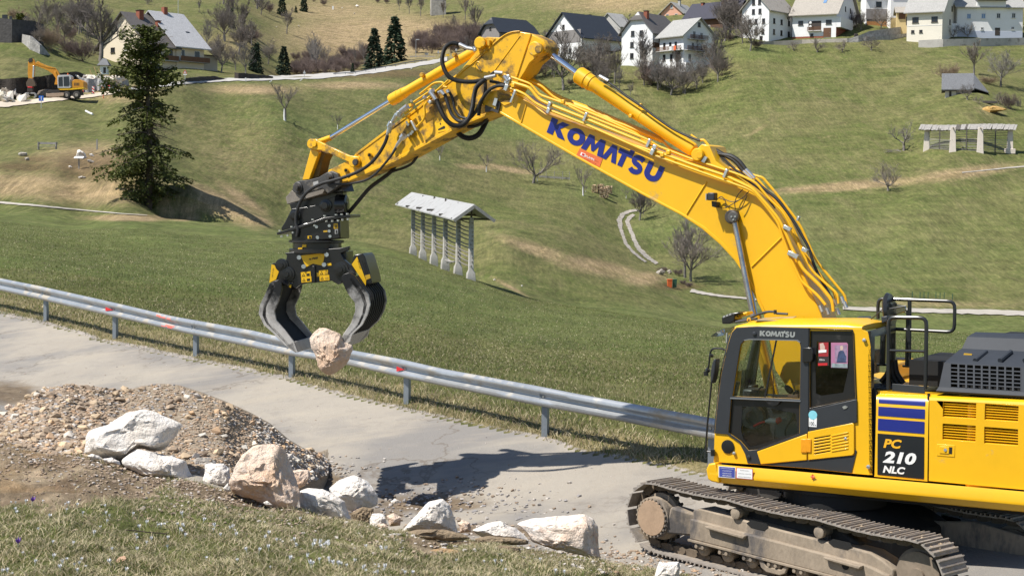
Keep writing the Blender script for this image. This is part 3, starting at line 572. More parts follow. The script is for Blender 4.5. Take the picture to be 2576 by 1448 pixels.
pipe([(b_,2300,890),(b_,2360,935),(b_,2400,925),(b_,2440,975)], .016, BO+.10, YEL)
for x, y in ((1905,658), (1830,742)): MB().box(SP(b_, x, y, BO+.10), (.05, .05, .05), (ff, ll, UPZ)).build('hose_bracket', YELW, EXC, .008)
def ribbed(pts, r, off, fr=b_):
 P = smoothpath([SP(fr, p[0], p[1], off if len(p) < 3 else p[2]) for p in pts], 26); return MB().tube(P, [r*(1.0 if i % 2 else .86) for i in range(len(P))], 10).build('ribbed_hose', RUB, EXC)
ribbed([(490,185),(430,175),(378,212),(355,290),(366,362),(405,432),(470,465),(560,475),(640,470),(700,455)], .033, BN+.12)
ribbed([(310,612),(340,690),(382,768),(440,813),(508,812),(560,765),(590,680),(605,580),(628,510),(690,458)], .036, BN+.14)
ribbed([(470,865),(520,905),(580,914),(640,885),(680,822),(706,755),(700,690)], .040, BO-.05)
for p, r, o in (([(375,570),(400,650),(432,732),(490,782),(560,768),(622,700),(662,618),(722,540),(790,506),(852,508)], .025, BN+.10), ([(408,548),(438,610),(455,690),(490,742),(545,762)], .020, BN+.06), ([(555,825),(620,820),(690,780),(720,700)], .022, BO+.05), ([(690,460),(690,560),(650,660),(640,740)], .026, BN+.02), ([(730,470),(780,480),(850,500)], .024, BN+.05), ([(735,420),(765,398),(800,405)], .020, BN+.05)):
 MB().tube(smoothpath(SL(b_, p, o), 7), r, 9).build('hose', RUB, EXC)
for a, b in (((490,182),(560,215)), ((560,213),(618,222)), ((262,555),(300,605)), ((296,600),(312,625)), ((690,445),(775,425)), ((770,402),(830,406)), ((345,545),(372,575)), ((395,540),(405,560)), ((840,430),(870,470)), ((600,205),(615,235))):
 MB().cyl(SP(b_, *a, BN+.12), SP(b_, *b, BN+.12), .030, .026, n=10).build('hose_fitting', STL, EXC)
def afit(a, b, r, off=ANf+.13, m=STL, fr='arm'): return MB().cyl(SP(fr, *a, off), SP(fr, *b, off), r, r*.9, n=10).build('hose_fitting', m, EXC)
for a, b, r in (((690,440),(600,510),.042), ((620,490),(540,560),.036), ((585,520),(560,575),.05), ((540,545),(490,640),.030), ((490,630),(465,700),.028), ((475,665),(440,725),.052), ((455,720),(430,800),.040), ((425,795),(395,890),.022), ((650,840),(610,880),.055), ((615,875),(545,975),.028), ((550,965),(490,1075),.020), ((1010,235),(1040,270),.055), ((1030,270),(1075,350),.036), ((940,305),(915,330),.03), ((1110,255),(1150,232),.02), ((1165,235),(1190,285),.026), ((1250,220),(1280,270),.02)): afit(a, b, r)
for a in ((700,838), (735,815), (755,790), (680,660), (695,690), (740,365)): MB().cyl(SP('arm', *a, ANf+.0), SP('arm', *a, ANf+.09), .022, n=6).build('bolt', STL, EXC)
plate('valve_bar', 'arm', [(720,640),(745,635),(815,765),(790,778)], ANf+.10, .06, STL, bevel=.006); plate('valve_bar', 'arm', [(655,590),(680,580),(720,660),(700,680)], ANf+.10, .08, YEL, bevel=.006); plate('valve_bar', 'arm', [(610,590),(715,535),(720,550),(615,610)], ANf+.11, .03, YEL)
plate('valve_block', 'arm', [(955,375),(995,350),(1020,385),(985,415)], ANf+.14, .12, STL, bevel=.01); plate('valve_block', 'arm', [(700,410),(735,400),(745,430),(715,450)], ANf+.15, .06, YEL); plate('valve_block', 'arm', [(955,215),(1000,190),(1040,240),(990,262)], ANf+.15, .12, YEL, bevel=.01)
for p in ([(775,385),(960,262),(1000,235)], [(805,425),(1000,310),(1250,85)], [(860,275),(1060,118),(1172,112),(1205,170)], [(958,385),(918,430),(928,570),(900,640),(815,722)], [(650,545),(720,500),(760,460)], [(1180,170),(1230,185)]): pipe([('arm', *q) for q in p], .017, ANf+.12, YEL)
tp = lambda pts, r, off, fr='tip': MB().tube(smoothpath([SP(fr, p[0], p[1], off if len(p) < 3 else p[2]) for p in pts], 7), r, 9).build('hose', RUB, EXC)
tp([(1343,95),(1310,190),(1232,320),(1130,430),(1000,512),(850,572),(720,610),(600,642),(480,702),(392,780),(332,890),(302,1000),(300,1100),(320,1180),(308,1250)], .025, ANf+.20)
tp([(1440,240),(1385,325),(1300,430),(1200,538),(1080,610),(900,645),(700,655)], .018, ANf+.16)
tp([(1450,405),(1390,500),(1300,575),(1150,685),(1055,790),(960,905),(875,1000)], .030, BO-.12)
tp([(850,1050),(820,1130),(740,1230),(620,1290),(480,1335),(400,1400),(330,1440)], .020, BO-.1, 'arm')
for o in (BO+.22, BO-.16):
 plate('side_link', 'tip', [(470,150),(520,135),(560,165),(900,325),(1010,340),(1030,385),(1010,440),(940,445),(900,400),(590,265),(520,262),(470,250),(455,200)], o, .06, YELW, bevel=.008)
plate('bucket_link', 'tip', [(466,250),(540,262),(560,290),(450,600),(368,606)], BO+.17, .34, YELW, bevel=.010)
plate('link_back', 'tip', [(545,262),(640,300),(600,380),(560,560),(455,600)], BO+.10, .20, mat('dark_yellow', (.13, .075, .012), .6, var=.4, scale=6))  # inner face of the link in a much darker yellow
COUPM = mat('coupler_grey', (.062, .060, .058), .5, metal=.2, var=.2, scale=5, dirt=((.22, .19, .15), .25, 4))
for o in (BO+.25, BO-.17):
 plate('coupler_plate', 'tip', [(250,720),(290,630),(350,606),(430,606),(560,570),(640,520),(700,500),(770,530),(800,605),(790,670),(720,720),(660,760),(600,700),(330,780)], o, .08, COUPM, bevel=.010)
plate('coupler_hook', 'tip', [(178,800),(250,720),(330,770),(640,690),(600,765),(330,845),(195,882)], BO+.24, .48, mat('bare_steel', (.21, .185, .155), .55, metal=.2, var=.25, scale=6), bevel=.010)
plate('coupler_body', 'tip', [(330,650),(780,560),(830,730),(640,760),(400,800)], BO+.16, .30, BLK)
plate('data_plate', 'tip', [(492,630),(550,612),(558,660),(500,676)], BO+.255, .01, mat('grey_label', (.35, .35, .34)))
for x, y, r in ((325,692,.088), (682,585,.085)):
 boss('coupler_pin', 'tip', x, y, r, BO+.25, BO+.285, COUPM); boss('coupler_pin', 'tip', x, y, r*.62, BO+.28, BO+.31, IRON); boss('coupler_pin', 'tip', x, y, r*.36, BO+.305, BO+.36, IRON)
GW = Vector((.14, .99, 0)).normalized(); GC = SP('jaw', 610,330, BO); GX = Vector((GW.y, -GW.x, 0))
def JP(x, y, o, fr='jaw'): return onplane(*zp(fr, x, y), GC+GW*o, GW)
def jplate(name, pts, o, th, m, parent=None, fr='jaw', bevel=.006): return MB().prism([JP(x, y, o, fr) for x, y in pts], GW*th).build(name, m, parent or EXC, bevel)
for o in (-.20, .14):
 jplate('adapter_plate', [(130,1150),(170,1090),(250,930),(330,925),(560,885),(640,830),(700,805),(770,780),(850,800),(886,870),(870,950),(830,1010),(610,1035),(480,1085),(250,1150),(135,1180)], o, .06, BLK, fr='tip')
jplate('adapter_block', [(225,880),(330,840),(600,770),(700,720),(830,740),(850,860),(800,1000),(480,1080),(300,1120),(250,960)], -.13, .26, BLK, fr='tip')
jplate('tilt_flange', [(75,1205),(480,1082),(620,1030),(915,998),(920,1030),(640,1062),(490,1112),(85,1232)], -.34, .68, BLK, fr='tip')
for x, y in ((115,1190), (250,1145), (490,1062), (625,1020), (755,1008), (820,1003), (885,998)): MB().cyl(JP(x, y, -.31, 'tip'), JP(x, y-16, -.31, 'tip'), .022, n=6).build('bolt', STL, EXC)
for x, y in ((135,1235), (205,1225), (265,1190), (510,1110), (645,1060), (712,1060), (778,1055), (828,1045), (890,1040)): MB().cyl(JP(x, y, -.31, 'tip'), JP(x, y+22, -.31, 'tip'), .020, n=6).build('bolt', STL, EXC)
for x, y, r in ((290,1005,.085), (640,895,.095)):
 q = JP(x, y, -.20, 'tip'); MB().lathe(q, -GW, [(0, r), (.03, r), (.035, r*.7), (.06, r*.7), (.065, r*.5), (.10, r*.5)], 22).build('adapter_pin', BLK, EXC)
q = JP(800,900,.0,'tip'); MB().lathe(JP(800,890,-.12,'tip'), GX, [(-.05, .16), (.10, .16), (.12, .12)], 22).build('rotary_joint', BLK, EXC)
jplate('red_latch', [(740,820),(800,820),(800,880),(745,870)], -.235, .03, mat('dark_red_paint', (.12, .012, .008)), fr='tip')
jplate('rotator_body', [(240,1150),(320,1105),(610,1062),(795,1050),(806,1275),(500,1300),(250,1322)], -.30, .60, BLK, fr='tip', bevel=.02)
for x, y in ((532,1138), (677,1125), (541,1255), (686,1245), (545,1262), (676,1186)): MB().cyl(JP(x, y, -.30, 'tip'), JP(x, y, -.325, 'tip'), .024, n=8).build('bolt', STL, EXC)
for pts, m in (([(430,1240),(475,1238),(475,1272),(430,1273)], YPR), ([(370,1340),(415,1338),(416,1368),(370,1370)], YPR), ([(322,1375),(368,1373),(369,1404),(322,1406)], YPR), ([(728,1102),(773,1100),(775,1158),(730,1160)], YPR), ([(740,1165),(775,1163),(776,1217),(742,1220)], mat('grey_label', (.35, .35, .34))), ([(610,1180),(656,1176),(656,1198),(611,1200)], mat('dull_yellow_print', (.55, .33, .02)))):
 jplate('label', pts, -.375 if pts[0][1] > 1300 else -.306, .006, m, fr='tip', bevel=0)
for pts in ([(736,1112),(742,1112),(742,1148),(736,1148)], [(748,1112),(754,1112),(754,1148),(748,1148)], [(760,1110),(766,1110),(766,1148),(760,1148)], [(446,1244),(466,1243),(466,1266),(446,1267)], [(752,1174),(764,1173),(766,1208),(753,1210)]): jplate('label_print', pts, -.311, .004, BLK, fr='tip', bevel=0)
def disc(name, cx, y0, y1, r, fr='tip', m=BLK):
 A, B = JP(cx, y0, 0, fr), JP(cx, y1, 0, fr); ax = (A-B); return MB().lathe(B, ax, [(0, r*.97), (.008, r), (ax.length-.008, r), (ax.length, r*.97)], 40).build(name, m, EXC)
disc('turntable_flange', 532,1288,1318,.425); disc('turntable_drum', 540,1305,1425,.372); disc('base_flange', 540,1385,1435,.43)
FRM = [(300,196),(540,170),(840,148),(930,130),(930,165),(846,200),(880,260),(960,330),(1000,390),(930,392),(880,400),(862,490),(822,506),(760,468),(600,488),(520,490),(440,512),(400,546),(370,515),(385,480),(300,500),(235,470),(250,385),(240,300),(312,268),(322,222)]
jplate('grab_frame', FRM, -.33, .10, BLK, bevel=.008); jplate('grab_frame', FRM, .23, .10, BLK, bevel=.008)
jplate('grab_core', [(330,215),(900,180),(900,330),(800,440),(440,480),(300,420)], -.24, .48, BLK)
jplate('name_plate', [(455,222),(695,195),(670,320),(575,300),(510,333)], -.342, .010, YPR, bevel=0)
text('MB', 'jaw', (566,262), (626,254), 20, BLK, EXC, 'plate_lettering', lambda x, y: JP(x, y, -.346), bold=.03, shear=.3)
jplate('plate_emblem', [(535,262),(548,246),(556,258),(562,244),(560,265)], -.346, .003, BLK, bevel=0)
for x, y in ((440,240), (709,212), (685,310), (485,328)): MB().cyl(JP(x, y, -.33), JP(x, y, -.36), .035, n=8).build('bolt', STL, EXC)
for (x0, y0, x1, y1, h) in ((458,385,552,375,48), (462,434,560,424,52), (635,367,722,358,48), (640,418,735,410,52), (712,297,755,294,24), (612,390,632,388,38)):
 jplate('warning_sticker', [(x0, y0), (x1, y1), (x1+3, y1+h), (x0+3, y0+h)], -.337, .006, YPR, bevel=0)
 if x1-x0 > 60:
  jplate('sticker_print', [(x0+10, y0+38), (x0+26, y0+10), (x0+42, y0+36)], -.340, .003, BLK, bevel=0); jplate('sticker_print', [(x0+18, y0+34), (x0+26, y0+18), (x0+34, y0+33)], -.342, .003, YPR, bevel=0)
  jplate('sticker_print', [(x0+54, y0+14), (x0+84, y0+10), (x0+86, y0+32), (x0+56, y0+35)], -.340, .003, BLK if x0 < 600 else mat('dull_yellow_print', (.55, .33, .02)), bevel=0)
jplate('rib', [(568,325),(594,322),(598,485),(582,487),(580,388),(568,386)], -.37, .05, BLK)
GRBD = NG('worn_grab_steel'); v = GRBD.coord(); zc = GRBD.n('SeparateXYZ'); GRBD.t.links.new(v, zc.inputs[0])
nz = GRBD.noise(v, 2.6, 6, .7); wm = GRBD.rng(GRBD.math('MULTIPLY_ADD', nz, 1.6, GRBD.math('MULTIPLY', zc.outputs['Z'], -1.0)), -2.30, -1.80)
GRBD.base(GRBD.mix(wm, GRBD.mix(GRBD.rng(nz, .58, .72), (.014, .014, .015), (.13, .125, .12)), GRBD.mix(GRBD.noise(v, 9, 5), (.40, .375, .34), (.66, .64, .61))))
GRBD.put(GRBD.bsdf.inputs['Roughness'], GRBD.rng(wm, 0, 1, .38, .6)); GRBD.bsdf.inputs['Metallic'].default_value = .15; JAWM = GRBD.m
JL = [(190,472),(240,458),(270,482),(272,560),(245,660),(200,760),(216,850),(300,950),(388,1062),(432,1166),(402,1168),(300,1098),(180,975),(95,900),(45,790),(58,700),(108,600),(150,500)]
JR = [(880,402),(930,388),(985,420),(1050,508),(1120,600),(1138,700),(1112,800),(1060,900),(962,992),(942,1060),(850,1132),(843,1100),(872,990),(950,880),(990,760),(985,680),(930,612),(900,560),(868,490),(853,430)]
W0, W1 = -.58, .56
for nm, poly, outer, inner in (('grab_jaw', JL, [(150,500),(108,600),(58,700),(45,790),(95,900),(180,975),(300,1098),(402,1168)], [(272,560),(245,660),(200,760),(216,850),(300,950),(388,1062),(432,1166)]), ('grab_jaw', JR, [(985,420),(1050,508),(1120,600),(1138,700),(1112,800),(1060,900),(962,992),(850,1132)], [(868,490),(900,560),(930,612),(985,680),(990,760),(950,880),(872,990),(843,1100)])):
 P0 = [JP(x, y, W0) for x, y in poly]
 J = MB().prism(P0, GW*.045).build(nm, JAWM, EXC, .006)
 MB().prism([p+GW*(W1-W0) for p in P0], GW*.045).build('jaw_side_plate', JAWM, J, .006)
 O3 = [JP(x, y, W0) for x, y in outer]; I3 = [JP(*[inner[min(int(round(i*(len(inner)-1)/(len(outer)-1))), len(inner)-1)][k] for k in (0, 1)], W0) for i in range(len(outer))]
 shell_o = [a.lerp(b, .22) for a, b in zip(O3, I3)]; shell_i = [a.lerp(b, .42) for a, b in zip(O3, I3)]
 MB().prism(shell_o+shell_i[::-1], GW*(W1-W0)).build('jaw_shell', DRK, J)
 for k in range(1, 8):
  rib = O3+[a.lerp(b, .40) for a, b in zip(O3, I3)][::-1]
  MB().prism([p+GW*(W0*0+(W1-W0)*k/8) for p in rib], GW*.035).build('jaw_rib', mat('flat_black', (.010, .010, .011), .6), J)
 tip = [a.lerp(b, t) for a, b, t in ((O3[-1], I3[-1], .0), (O3[-1], I3[-1], 1.0), (O3[-2], I3[-2], 1.0), (O3[-2], I3[-2], .0))]
 MB().prism(tip, GW*(W1-W0+.045)).build('jaw_cutting_edge', JAWM, J, .01)
LB = [(172,308),(270,275),(300,330),(300,430),(215,475),(150,487)]
jplate('jaw_lever', LB, -.30, .60, BLK); jplate('yellow_cover', [(172,308),(200,316),(243,380),(215,455),(150,487)], -.312, .012, YPR, bevel=0)
jplate('worn_lever_top', [(178,300),(270,272),(272,284),(180,312)], -.30, .60, JAWM)
jplate('jaw_lever', [(970,235),(985,212),(1060,200),(1085,230),(1140,410),(1155,490),(1098,514),(955,306)], -.30, .66, BLK, bevel=.012)
jplate('yellow_cover', [(1008,232),(955,308),(1092,514),(1096,470)], -.312, .012, YPR, bevel=0)
jplate('lever_slot', [(1050,270),(1062,270),(1100,385),(1088,392)], -.306, .01, DRK, bevel=0); jplate('lever_slot', [(1076,290),(1086,288),(1115,390),(1106,394)], -.306, .01, DRK, bevel=0); jplate('lever_band', [(1085,415),(1132,403),(1140,440),(1095,462)], -.306, .01, mat('dull_yellow_print', (.55, .33, .02)), bevel=0)
for (x0, y0, x1, y1, hh) in ((172,432,184,345,10), (1010,268,1034,350,10)):
 text('MB-G1200', 'jaw', (x0, y0), (x1, y1), 0, BLK, EXC, 'cover_lettering', (lambda X0, S: (lambda x, y: JP(x, y, -.316)))(x0, 1), upx=12 if x0 > 500 else 11)
for x, y, r in ((275,315,.10), (325,402,.12), (850,355,.115)):
 q = JP(x, y, -.33); MB().lathe(q, -GW, [(0, r), (.03, r), (.032, r*.72), (.05, r*.72), (.052, r*.35), (.075, r*.35)], 24).build('jaw_pin', BLK, EXC)
for pts in ([(326,446),(336,452),(306,492),(292,480)], [(846,398),(858,394),(874,418),(860,428)], [(352,505),(368,510),(360,534),(340,528)]): jplate('label', pts, -.345, .006, YPR, bevel=0)
for pts in ([(292,360),(350,370),(372,420),(330,520),(285,500),(270,440)], [(815,320),(880,330),(1000,400),(980,430),(900,395),(850,400)]): jplate('jaw_link', pts, -.36, .05, BLK)
# -- excavator: upper body
CO = 1.25
zdeck = SP('rear', 400,690, 1.14).z
def ext(fr, a, b, x): return (x, a[1]+(b[1]-a[1])*(x-a[0])/(b[0]-a[0]))
def srow(ya, yb, off, dx=0): return ('d', (1783+dx, ya), (2750, yb), off)
sk = rows_panel('platform_skirt', [srow(1170, 1255, 1.20), srow(1165, 1251, 1.33), srow(1190, 1279, 1.37, 2), srow(1197, 1286, 1.365, 4), srow(1212, 1302, 1.29, 18), srow(1214, 1304, 1.10, 20)], YEL)
MB().prism(SL('d', [(1776,1180),(1782,1166),(1800,1163),(1810,1215),(1790,1211),(1780,1205)], 1.368), -ll*.2).build('skirt_end', YEL, EXC, .02, 3)
f0 = loc(SP('d', 1800,1190, 1.2))[0]
MB().box(EX((f0-2.9)/2-.0, -.05, loc(SP('d', 1800,1195, 1.2))[2]), (f0+2.75, 2.36, .26), (ff, ll, UPZ)).build('platform', DRK, EXC)
rail_bot = loc(SP('d', 2300,1245, 1.3))[2]
MB().box(EX(-1.55, 0, (rail_bot+.25+zdeck-EO.z-.04)/2), (2.2, 2.2, zdeck-EO.z-.04-rail_bot-.25), (ff, ll, UPZ)).build('dark_core', DRK, EXC)  # near-black box added inside the body so the louvres look in on dark
pts = [EX(-1.95+.0-.95*math.cos(a), 1.25*math.sin(a), rail_bot) for a in [R(-80+160*i/14) for i in range(15)]]
MB().prism(pts, UPZ*(zdeck-EO.z-rail_bot-.05)).build('counterweight', YEL, EXC, .05, 3)
PR = [((192,1262),(553,1295),CO), ((203,800),(561,822),CO), ((204,742),(562,760),CO-.015), ((205,712),(562,729),CO-.05), ((206,692),(562,707),CO-.12)]
pd = rows_panel('pump_door', [('rear', a, b, o) for a, b, o in PR], YEL)
plate('door_edge', 'rear', [(190,1262),(553,1296),(553,1300),(190,1267)], CO+.002, .10, YEL, pd)
def poff(y):
 ys = [692, 712, 742, 800, 1262]; os_ = [CO-.12, CO-.05, CO-.015, CO, CO]; return float(np.interp(y, ys, os_))
def stripe(quad, m, n, name, parent):
 (x0, y0), (x1, y1), (x2, y2), (x3, y3) = quad; rows = []
 for i in range(n+1):
  t = i/n; a = (x0+(x3-x0)*t, y0+(y3-y0)*t); b = (x1+(x2-x1)*t, y1+(y2-y1)*t); rows.append(('rear', a, b, poff(a[1])+.005))
 return rows_panel(name, rows, m, parent)
stripe([(222,728),(540,743),(538,786),(220,764)], BLUE, 5, 'blue_stripe', pd); stripe([(218,788),(537,808),(535,873),(216,850)], BLUE, 3, 'blue_stripe', pd); stripe([(216,870),(534,893),(532,975),(214,950)], BLUE, 1, 'blue_stripe', pd)
stripe([(213,972),(532,997),(530,1286),(211,1255)], mat('black_decal', (.012, .014, .017), .35), 1, 'model_plate', pd)
RP = lambda x, y: SP('rear', x, y, CO+.010)
text('PC', 'rear', (252,1070), (378,1078), 62, mat('amber_print', (.85, .42, .01)), pd, 'model_lettering', RP, bold=.035, shear=.22)
text('210', 'rear', (248,1172), (478,1190), 82, WHT, pd, 'model_lettering', RP, bold=.045, shear=.22)
text('NLC', 'rear', (248,1240), (402,1254), 50, WHT, pd, 'model_lettering', RP, bold=.04, shear=.22)
lv = [[(663,752),(888,766),(886,873),(658,858)], [(948,770),(1178,787),(1174,893),(944,878)], [(658,905),(884,920),(882,1031),(656,1013)], [(943,927),(1174,945),(1174,1057),(941,1040)]]
ed = plate('engine_door', 'rear', [(567,746),(1690,800),(1690,1402),(563,1297)], CO, .03, YEL, holes=lv, bevel=.006)
rows_panel('engine_door_top', [('rear', (567,746),(1690,800),CO), ('rear', (567,728),(1690,782),CO-.012), ('rear', (568,714),(1690,766),CO-.05), ('rear', (568,704),(1690,756),CO-.12)], YEL, ed)
for q in lv:
 for k in range(6):
  t0 = (k+.30)/6; t1 = (k+.92)/6
  L0 = [q[0][i]+(q[3][i]-q[0][i])*t0 for i in (0, 1)]; R0 = [q[1][i]+(q[2][i]-q[1][i])*t0 for i in (0, 1)]; L1 = [q[0][i]+(q[3][i]-q[0][i])*t1 for i in (0, 1)]; R1 = [q[1][i]+(q[2][i]-q[1][i])*t1 for i in (0, 1)]
  A, B, C_, D = SP('rear', *L0, CO-.055), SP('rear', *R0, CO-.055), SP('rear', *R1, CO-.012), SP('rear', *L1, CO-.012)
  n = (B-A).cross(D-A).normalized()*.006; MB().add([A, B, C_, D, A+n, B+n, C_+n, D+n], [(0, 1, 2, 3), (7, 6, 5, 4), (0, 4, 5, 1), (1, 5, 6, 2), (2, 6, 7, 3), (3, 7, 4, 0)]).build('louvre_slat', YEL, ed)
plate('door_latch_recess', 'rear', [(618,1045),(742,1052),(740,1135),(618,1125)], CO+.006, .012, YEL, ed, bevel=.004); plate('door_latch', 'rear', [(636,1060),(702,1064),(701,1113),(636,1108)], CO+.014, .012, YEL, ed, bevel=.004)
plate('latch_gap', 'rear', [(704,1066),(724,1067),(722,1114),(703,1112)], CO+.008, .006, DRK, ed)
MB().cyl(SP('rear', 676,1085, CO+.01), SP('rear', 676,1085, CO+.022), .018, n=12).build('door_lock', STL, ed)
plate('body_gap', 'rear', [(553,700),(568,700),(563,1300),(553,1300)], CO-.03, .03, DRK); plate('body_gap', 'rear', [(180,660),(206,690),(193,1270),(180,1262)], CO-.05, .05, DRK)
MB().box(EX(-1.0, 0, zdeck-EO.z-.03), (2.0, 2.3, .05), (ff, ll, UPZ)).build('deck', YEL, EXC)
MB().box(EX(-.42, -.55, zdeck-EO.z+.10), (.8, 1.1, .22), (ff, ll, UPZ)).build('tank', YEL, EXC, .03)
for k in range(4):
 for j in range(6):
  MB().box(EX(-.42-.13*j, .95-.15*k, zdeck-EO.z+.005), (.115, .135, .016), (ff, ll, UPZ)).build('tread_plate', RUB, EXC)
for j in range(5):
 for k in range(2): MB().box(EX(-.20-.13*j, -.75-.15*k, zdeck-EO.z+.218), (.115, .135, .016), (ff, ll, UPZ)).build('tread_plate', RUB, EXC)
MB().lathe(EX(-.58, -.42, zdeck-EO.z+.20), UPZ, [(0, .07), (.03, .07), (.035, .05), (.09, .05), (.10, .03)], 16).build('filler_cap', STL, EXC)
MB().box(EX(-.08, .10, zdeck-EO.z+.16), (.16, .16, .30), (ff, ll, UPZ)).build('control_box', YEL, EXC, .015)
MB().lathe(EX(-.35, .2, zdeck-EO.z), UPZ, [(0, .05), (.05, .05), (.06, .03)], 12).build('filler_cap', STL, EXC)
for p in ([(330,470),(345,560),(390,630)], [(310,480),(325,580),(360,640)]): MB().tube(smoothpath(SL('rear', p, .35), 6), .035, 8).build('hose', RUB, EXC)
HR = [((606,692),(1690,757),1.20), ((612,680),(1690,745),1.215), ((632,655),(1690,720),1.19), ((668,490),(1690,545),1.08), ((690,470),(1690,524),1.02), ((768,404),(1690,446),.74), ((790,392),(1690,434),.66), ((828,312),(1690,345),.56), ((850,297),(1690,328),.50), ((884,279),(1690,306),.30), ((884,279),(1690,306),-.3)]
hood = rows_panel('engine_hood', [('rear', a, b, o) for a, b, o in HR[:3]], GRYH); rows_panel('hood_top', [('rear', a, b, o) for a, b, o in HR[3:]], GRYH, hood)
L_, Rr_ = [SP('rear', *a, o) for a, b, o in HR], [SP('rear', *b, o) for a, b, o in HR]
MB().add(L_+[L_[-1]-UPZ*.5], [tuple(range(len(L_)+1))]).build('hood_end', GRYH, hood)
def hoodp(x, t, o=0.0):
 a0, b0, o0 = HR[2]; a1, b1, o1 = HR[3]
 yb = a0[1]+(b0[1]-a0[1])*(x-a0[0])/(b0[0]-a0[0]); ytp = a1[1]+(b1[1]-a1[1])*(x-a1[0])/(b1[0]-a1[0])
 return SP('rear', x+(1-t)*-0, yb+(ytp-yb)*t, o0+(o1-o0)*t+o)
def hquad(x0, x1, t0, t1, th=.02, o=0.0):
 A = [hoodp(x0, t0, o), hoodp(x1, t0, o), hoodp(x1, t1, o), hoodp(x0, t1, o)]; return MB().prism(A, -ll*th)
a0 = SP('rear', 632,655, 1.19); a1 = SP('rear', 668,490, 1.08)
MB().prism([a0, hoodp(712, 0), hoodp(712, 1), a1], -ll*.02).build('hood_panel', GRYH, hood); hquad(1192, 1690, 0, 1).build('hood_panel', GRYH, hood)
hquad(712, 1192, .0, .03).build('grille_bar', GRYH, hood); hquad(712, 1192, .97, 1).build('grille_bar', GRYH, hood)
nC, nR = 9, 6
for i in range(nC+1):
 x = 712+480*i/nC; hquad(x-(6 if 0 < i < nC else 2), x+(6 if 0 < i < nC else 2), .03, .97, .025, .003).build('grille_bar', GRYH, hood)
for j in range(1, nR): t = .03+.94*j/nR; hquad(712, 1192, t-.022, t+.022, .02, .0).build('grille_bar', GRYH, hood)
MB().box(EX(-2.3, .3, zdeck-EO.z+.22), (1.9, 1.3, .3), (ff, ll, UPZ)).build('dark_backing', DRK, EXC)  # added near-black box, gives darkness behind the holes of the hood grille
for k in range(3):
 x = 880+170*k; MB().tube([SP('rear', x, 475, 1.015), SP('rear', x+75, 415, .76)], .03, 8).build('hood_rib', GRYH, hood)
MB().box(EX(-2.55, .1, loc(SP('rear', 1100,322, .45))[2]+.04), (.5, .25, .02), (ff, ll, UPZ)).build('hood_vent', DRK, hood)
plate('hood_sticker', 'rear', [(805,424),(860,428),(856,440),(800,436)], .86, .01, mat('dull_yellow_print', (.55, .33, .02)), hood)
HRM = mat('black_tube', (.02, .021, .022), .35, var=.1, coat=.2)
def rail(pts, r, off, name='handrail'):
 P = SL('rear', pts, off); Q = [P[0]]
 for i in range(1, len(P)-1):
  a, b, p = P[i-1], P[i+1], P[i]; k = min(.10, (a-p).length*.45, (b-p).length*.45); u, v = (a-p).normalized(), (b-p).normalized()
  Q += [p+u*k, p+u*k*.45+v*k*.06, p+(u+v)*k*.22, p+v*k*.45+u*k*.06, p+v*k]
 Q.append(P[-1]); return MB().tube(Q, r, 10).build(name, HRM, EXC)
rail([(285,672),(288,178),(548,182),(540,668)], .024, 1.12); rail([(294,405),(542,412)], .016, 1.12)
rail([(216,190),(215,50),(742,70),(738,280),(258,255)], .022, .25); rail([(432,62),(428,515)], .026, .25); rail([(420,130),(412,515)], .022, .25)
MB().lathe(SP('rear', 425,518, .25), UPZ, [(0, .08), (.02, .08)], 12).build('rail_foot', HRM, EXC)
plate('kick_plate', 'rear', [(312,632),(538,650),(536,700),(312,682)], 1.14, .01, mat('dark_sheet', (.03, .034, .038), .45), bevel=.004)
MB().lathe(SP('rear', 322,128, .35), (ff*.8+UPZ*-.1-ll*.0), [(0, .02), (.02, .20), (.06, .22), (.08, .20), (.09, .02)], 24).build('mirror', HRM, EXC)
plate('mirror_glass', 'rear', [(245,98),(325,88),(405,100),(408,140),(325,165),(250,152)], .36, .03, mat('mirror_dark', (.35, .34, .30), .08, metal=.9), bevel=.01)
rail([(335,80),(330,100)], .02, .36, 'mirror_arm'); MB().tube(SL('rear', [(130,225),(240,130),(410,100)], .5), .008, 6).build('antenna', HRM, EXC)
plate('rear_lamp', 'rear', [(235,175),(280,168),(282,205),(240,222)], .9, .10, DGR, bevel=.01)
# -- cab
CN, CF = CO, .29
side = [(186,1228),(193,1022),(215,800),(240,600),(290,380),(318,292),(350,256),(500,249),(865,258),(1190,270),(1240,268),(1300,300),(1318,400),(1331,1324),(1180,1311),(865,1276),(500,1249)]
hw1 = [(404,357),(440,350),(782,357),(806,372),(812,400),(806,776),(320,757),(345,600),(380,385)]
hw2 = [(312,778),(806,798),(804,1024),(500,1140),(436,1146),(380,1080),(292,1018)]
hw3 = [(878,272),(1178,282),(1190,300),(1208,772),(1000,815),(876,842)]
cabo = plate('cab', 'cab', side, CN, .05, YEL, holes=[hw1, hw2, hw3], bevel=.012, seg=3)
dfr = [(193,1022),(215,800),(240,600),(290,382),(318,296),(350,262),(500,254),(868,264),(868,1020),(500,1152),(530,1246),(430,1240),(412,1172),(370,1092),(282,1030)]
door = plate('cab_door', 'cab', dfr, CN+.016, .016, DGR, cabo, holes=[hw1, hw2], bevel=.004)
plate('quarter_panel', 'cab', [(868,264),(1186,276),(1196,300),(1216,776),(1220,946),(868,1012)], CN+.014, .014, BLK, cabo, holes=[hw3], bevel=.004)
plate('grey_panel', 'cab', [(870,856),(1216,777),(1219,944),(1190,950),(870,1012)], CN+.022, .010, DGR, cabo, bevel=.006)
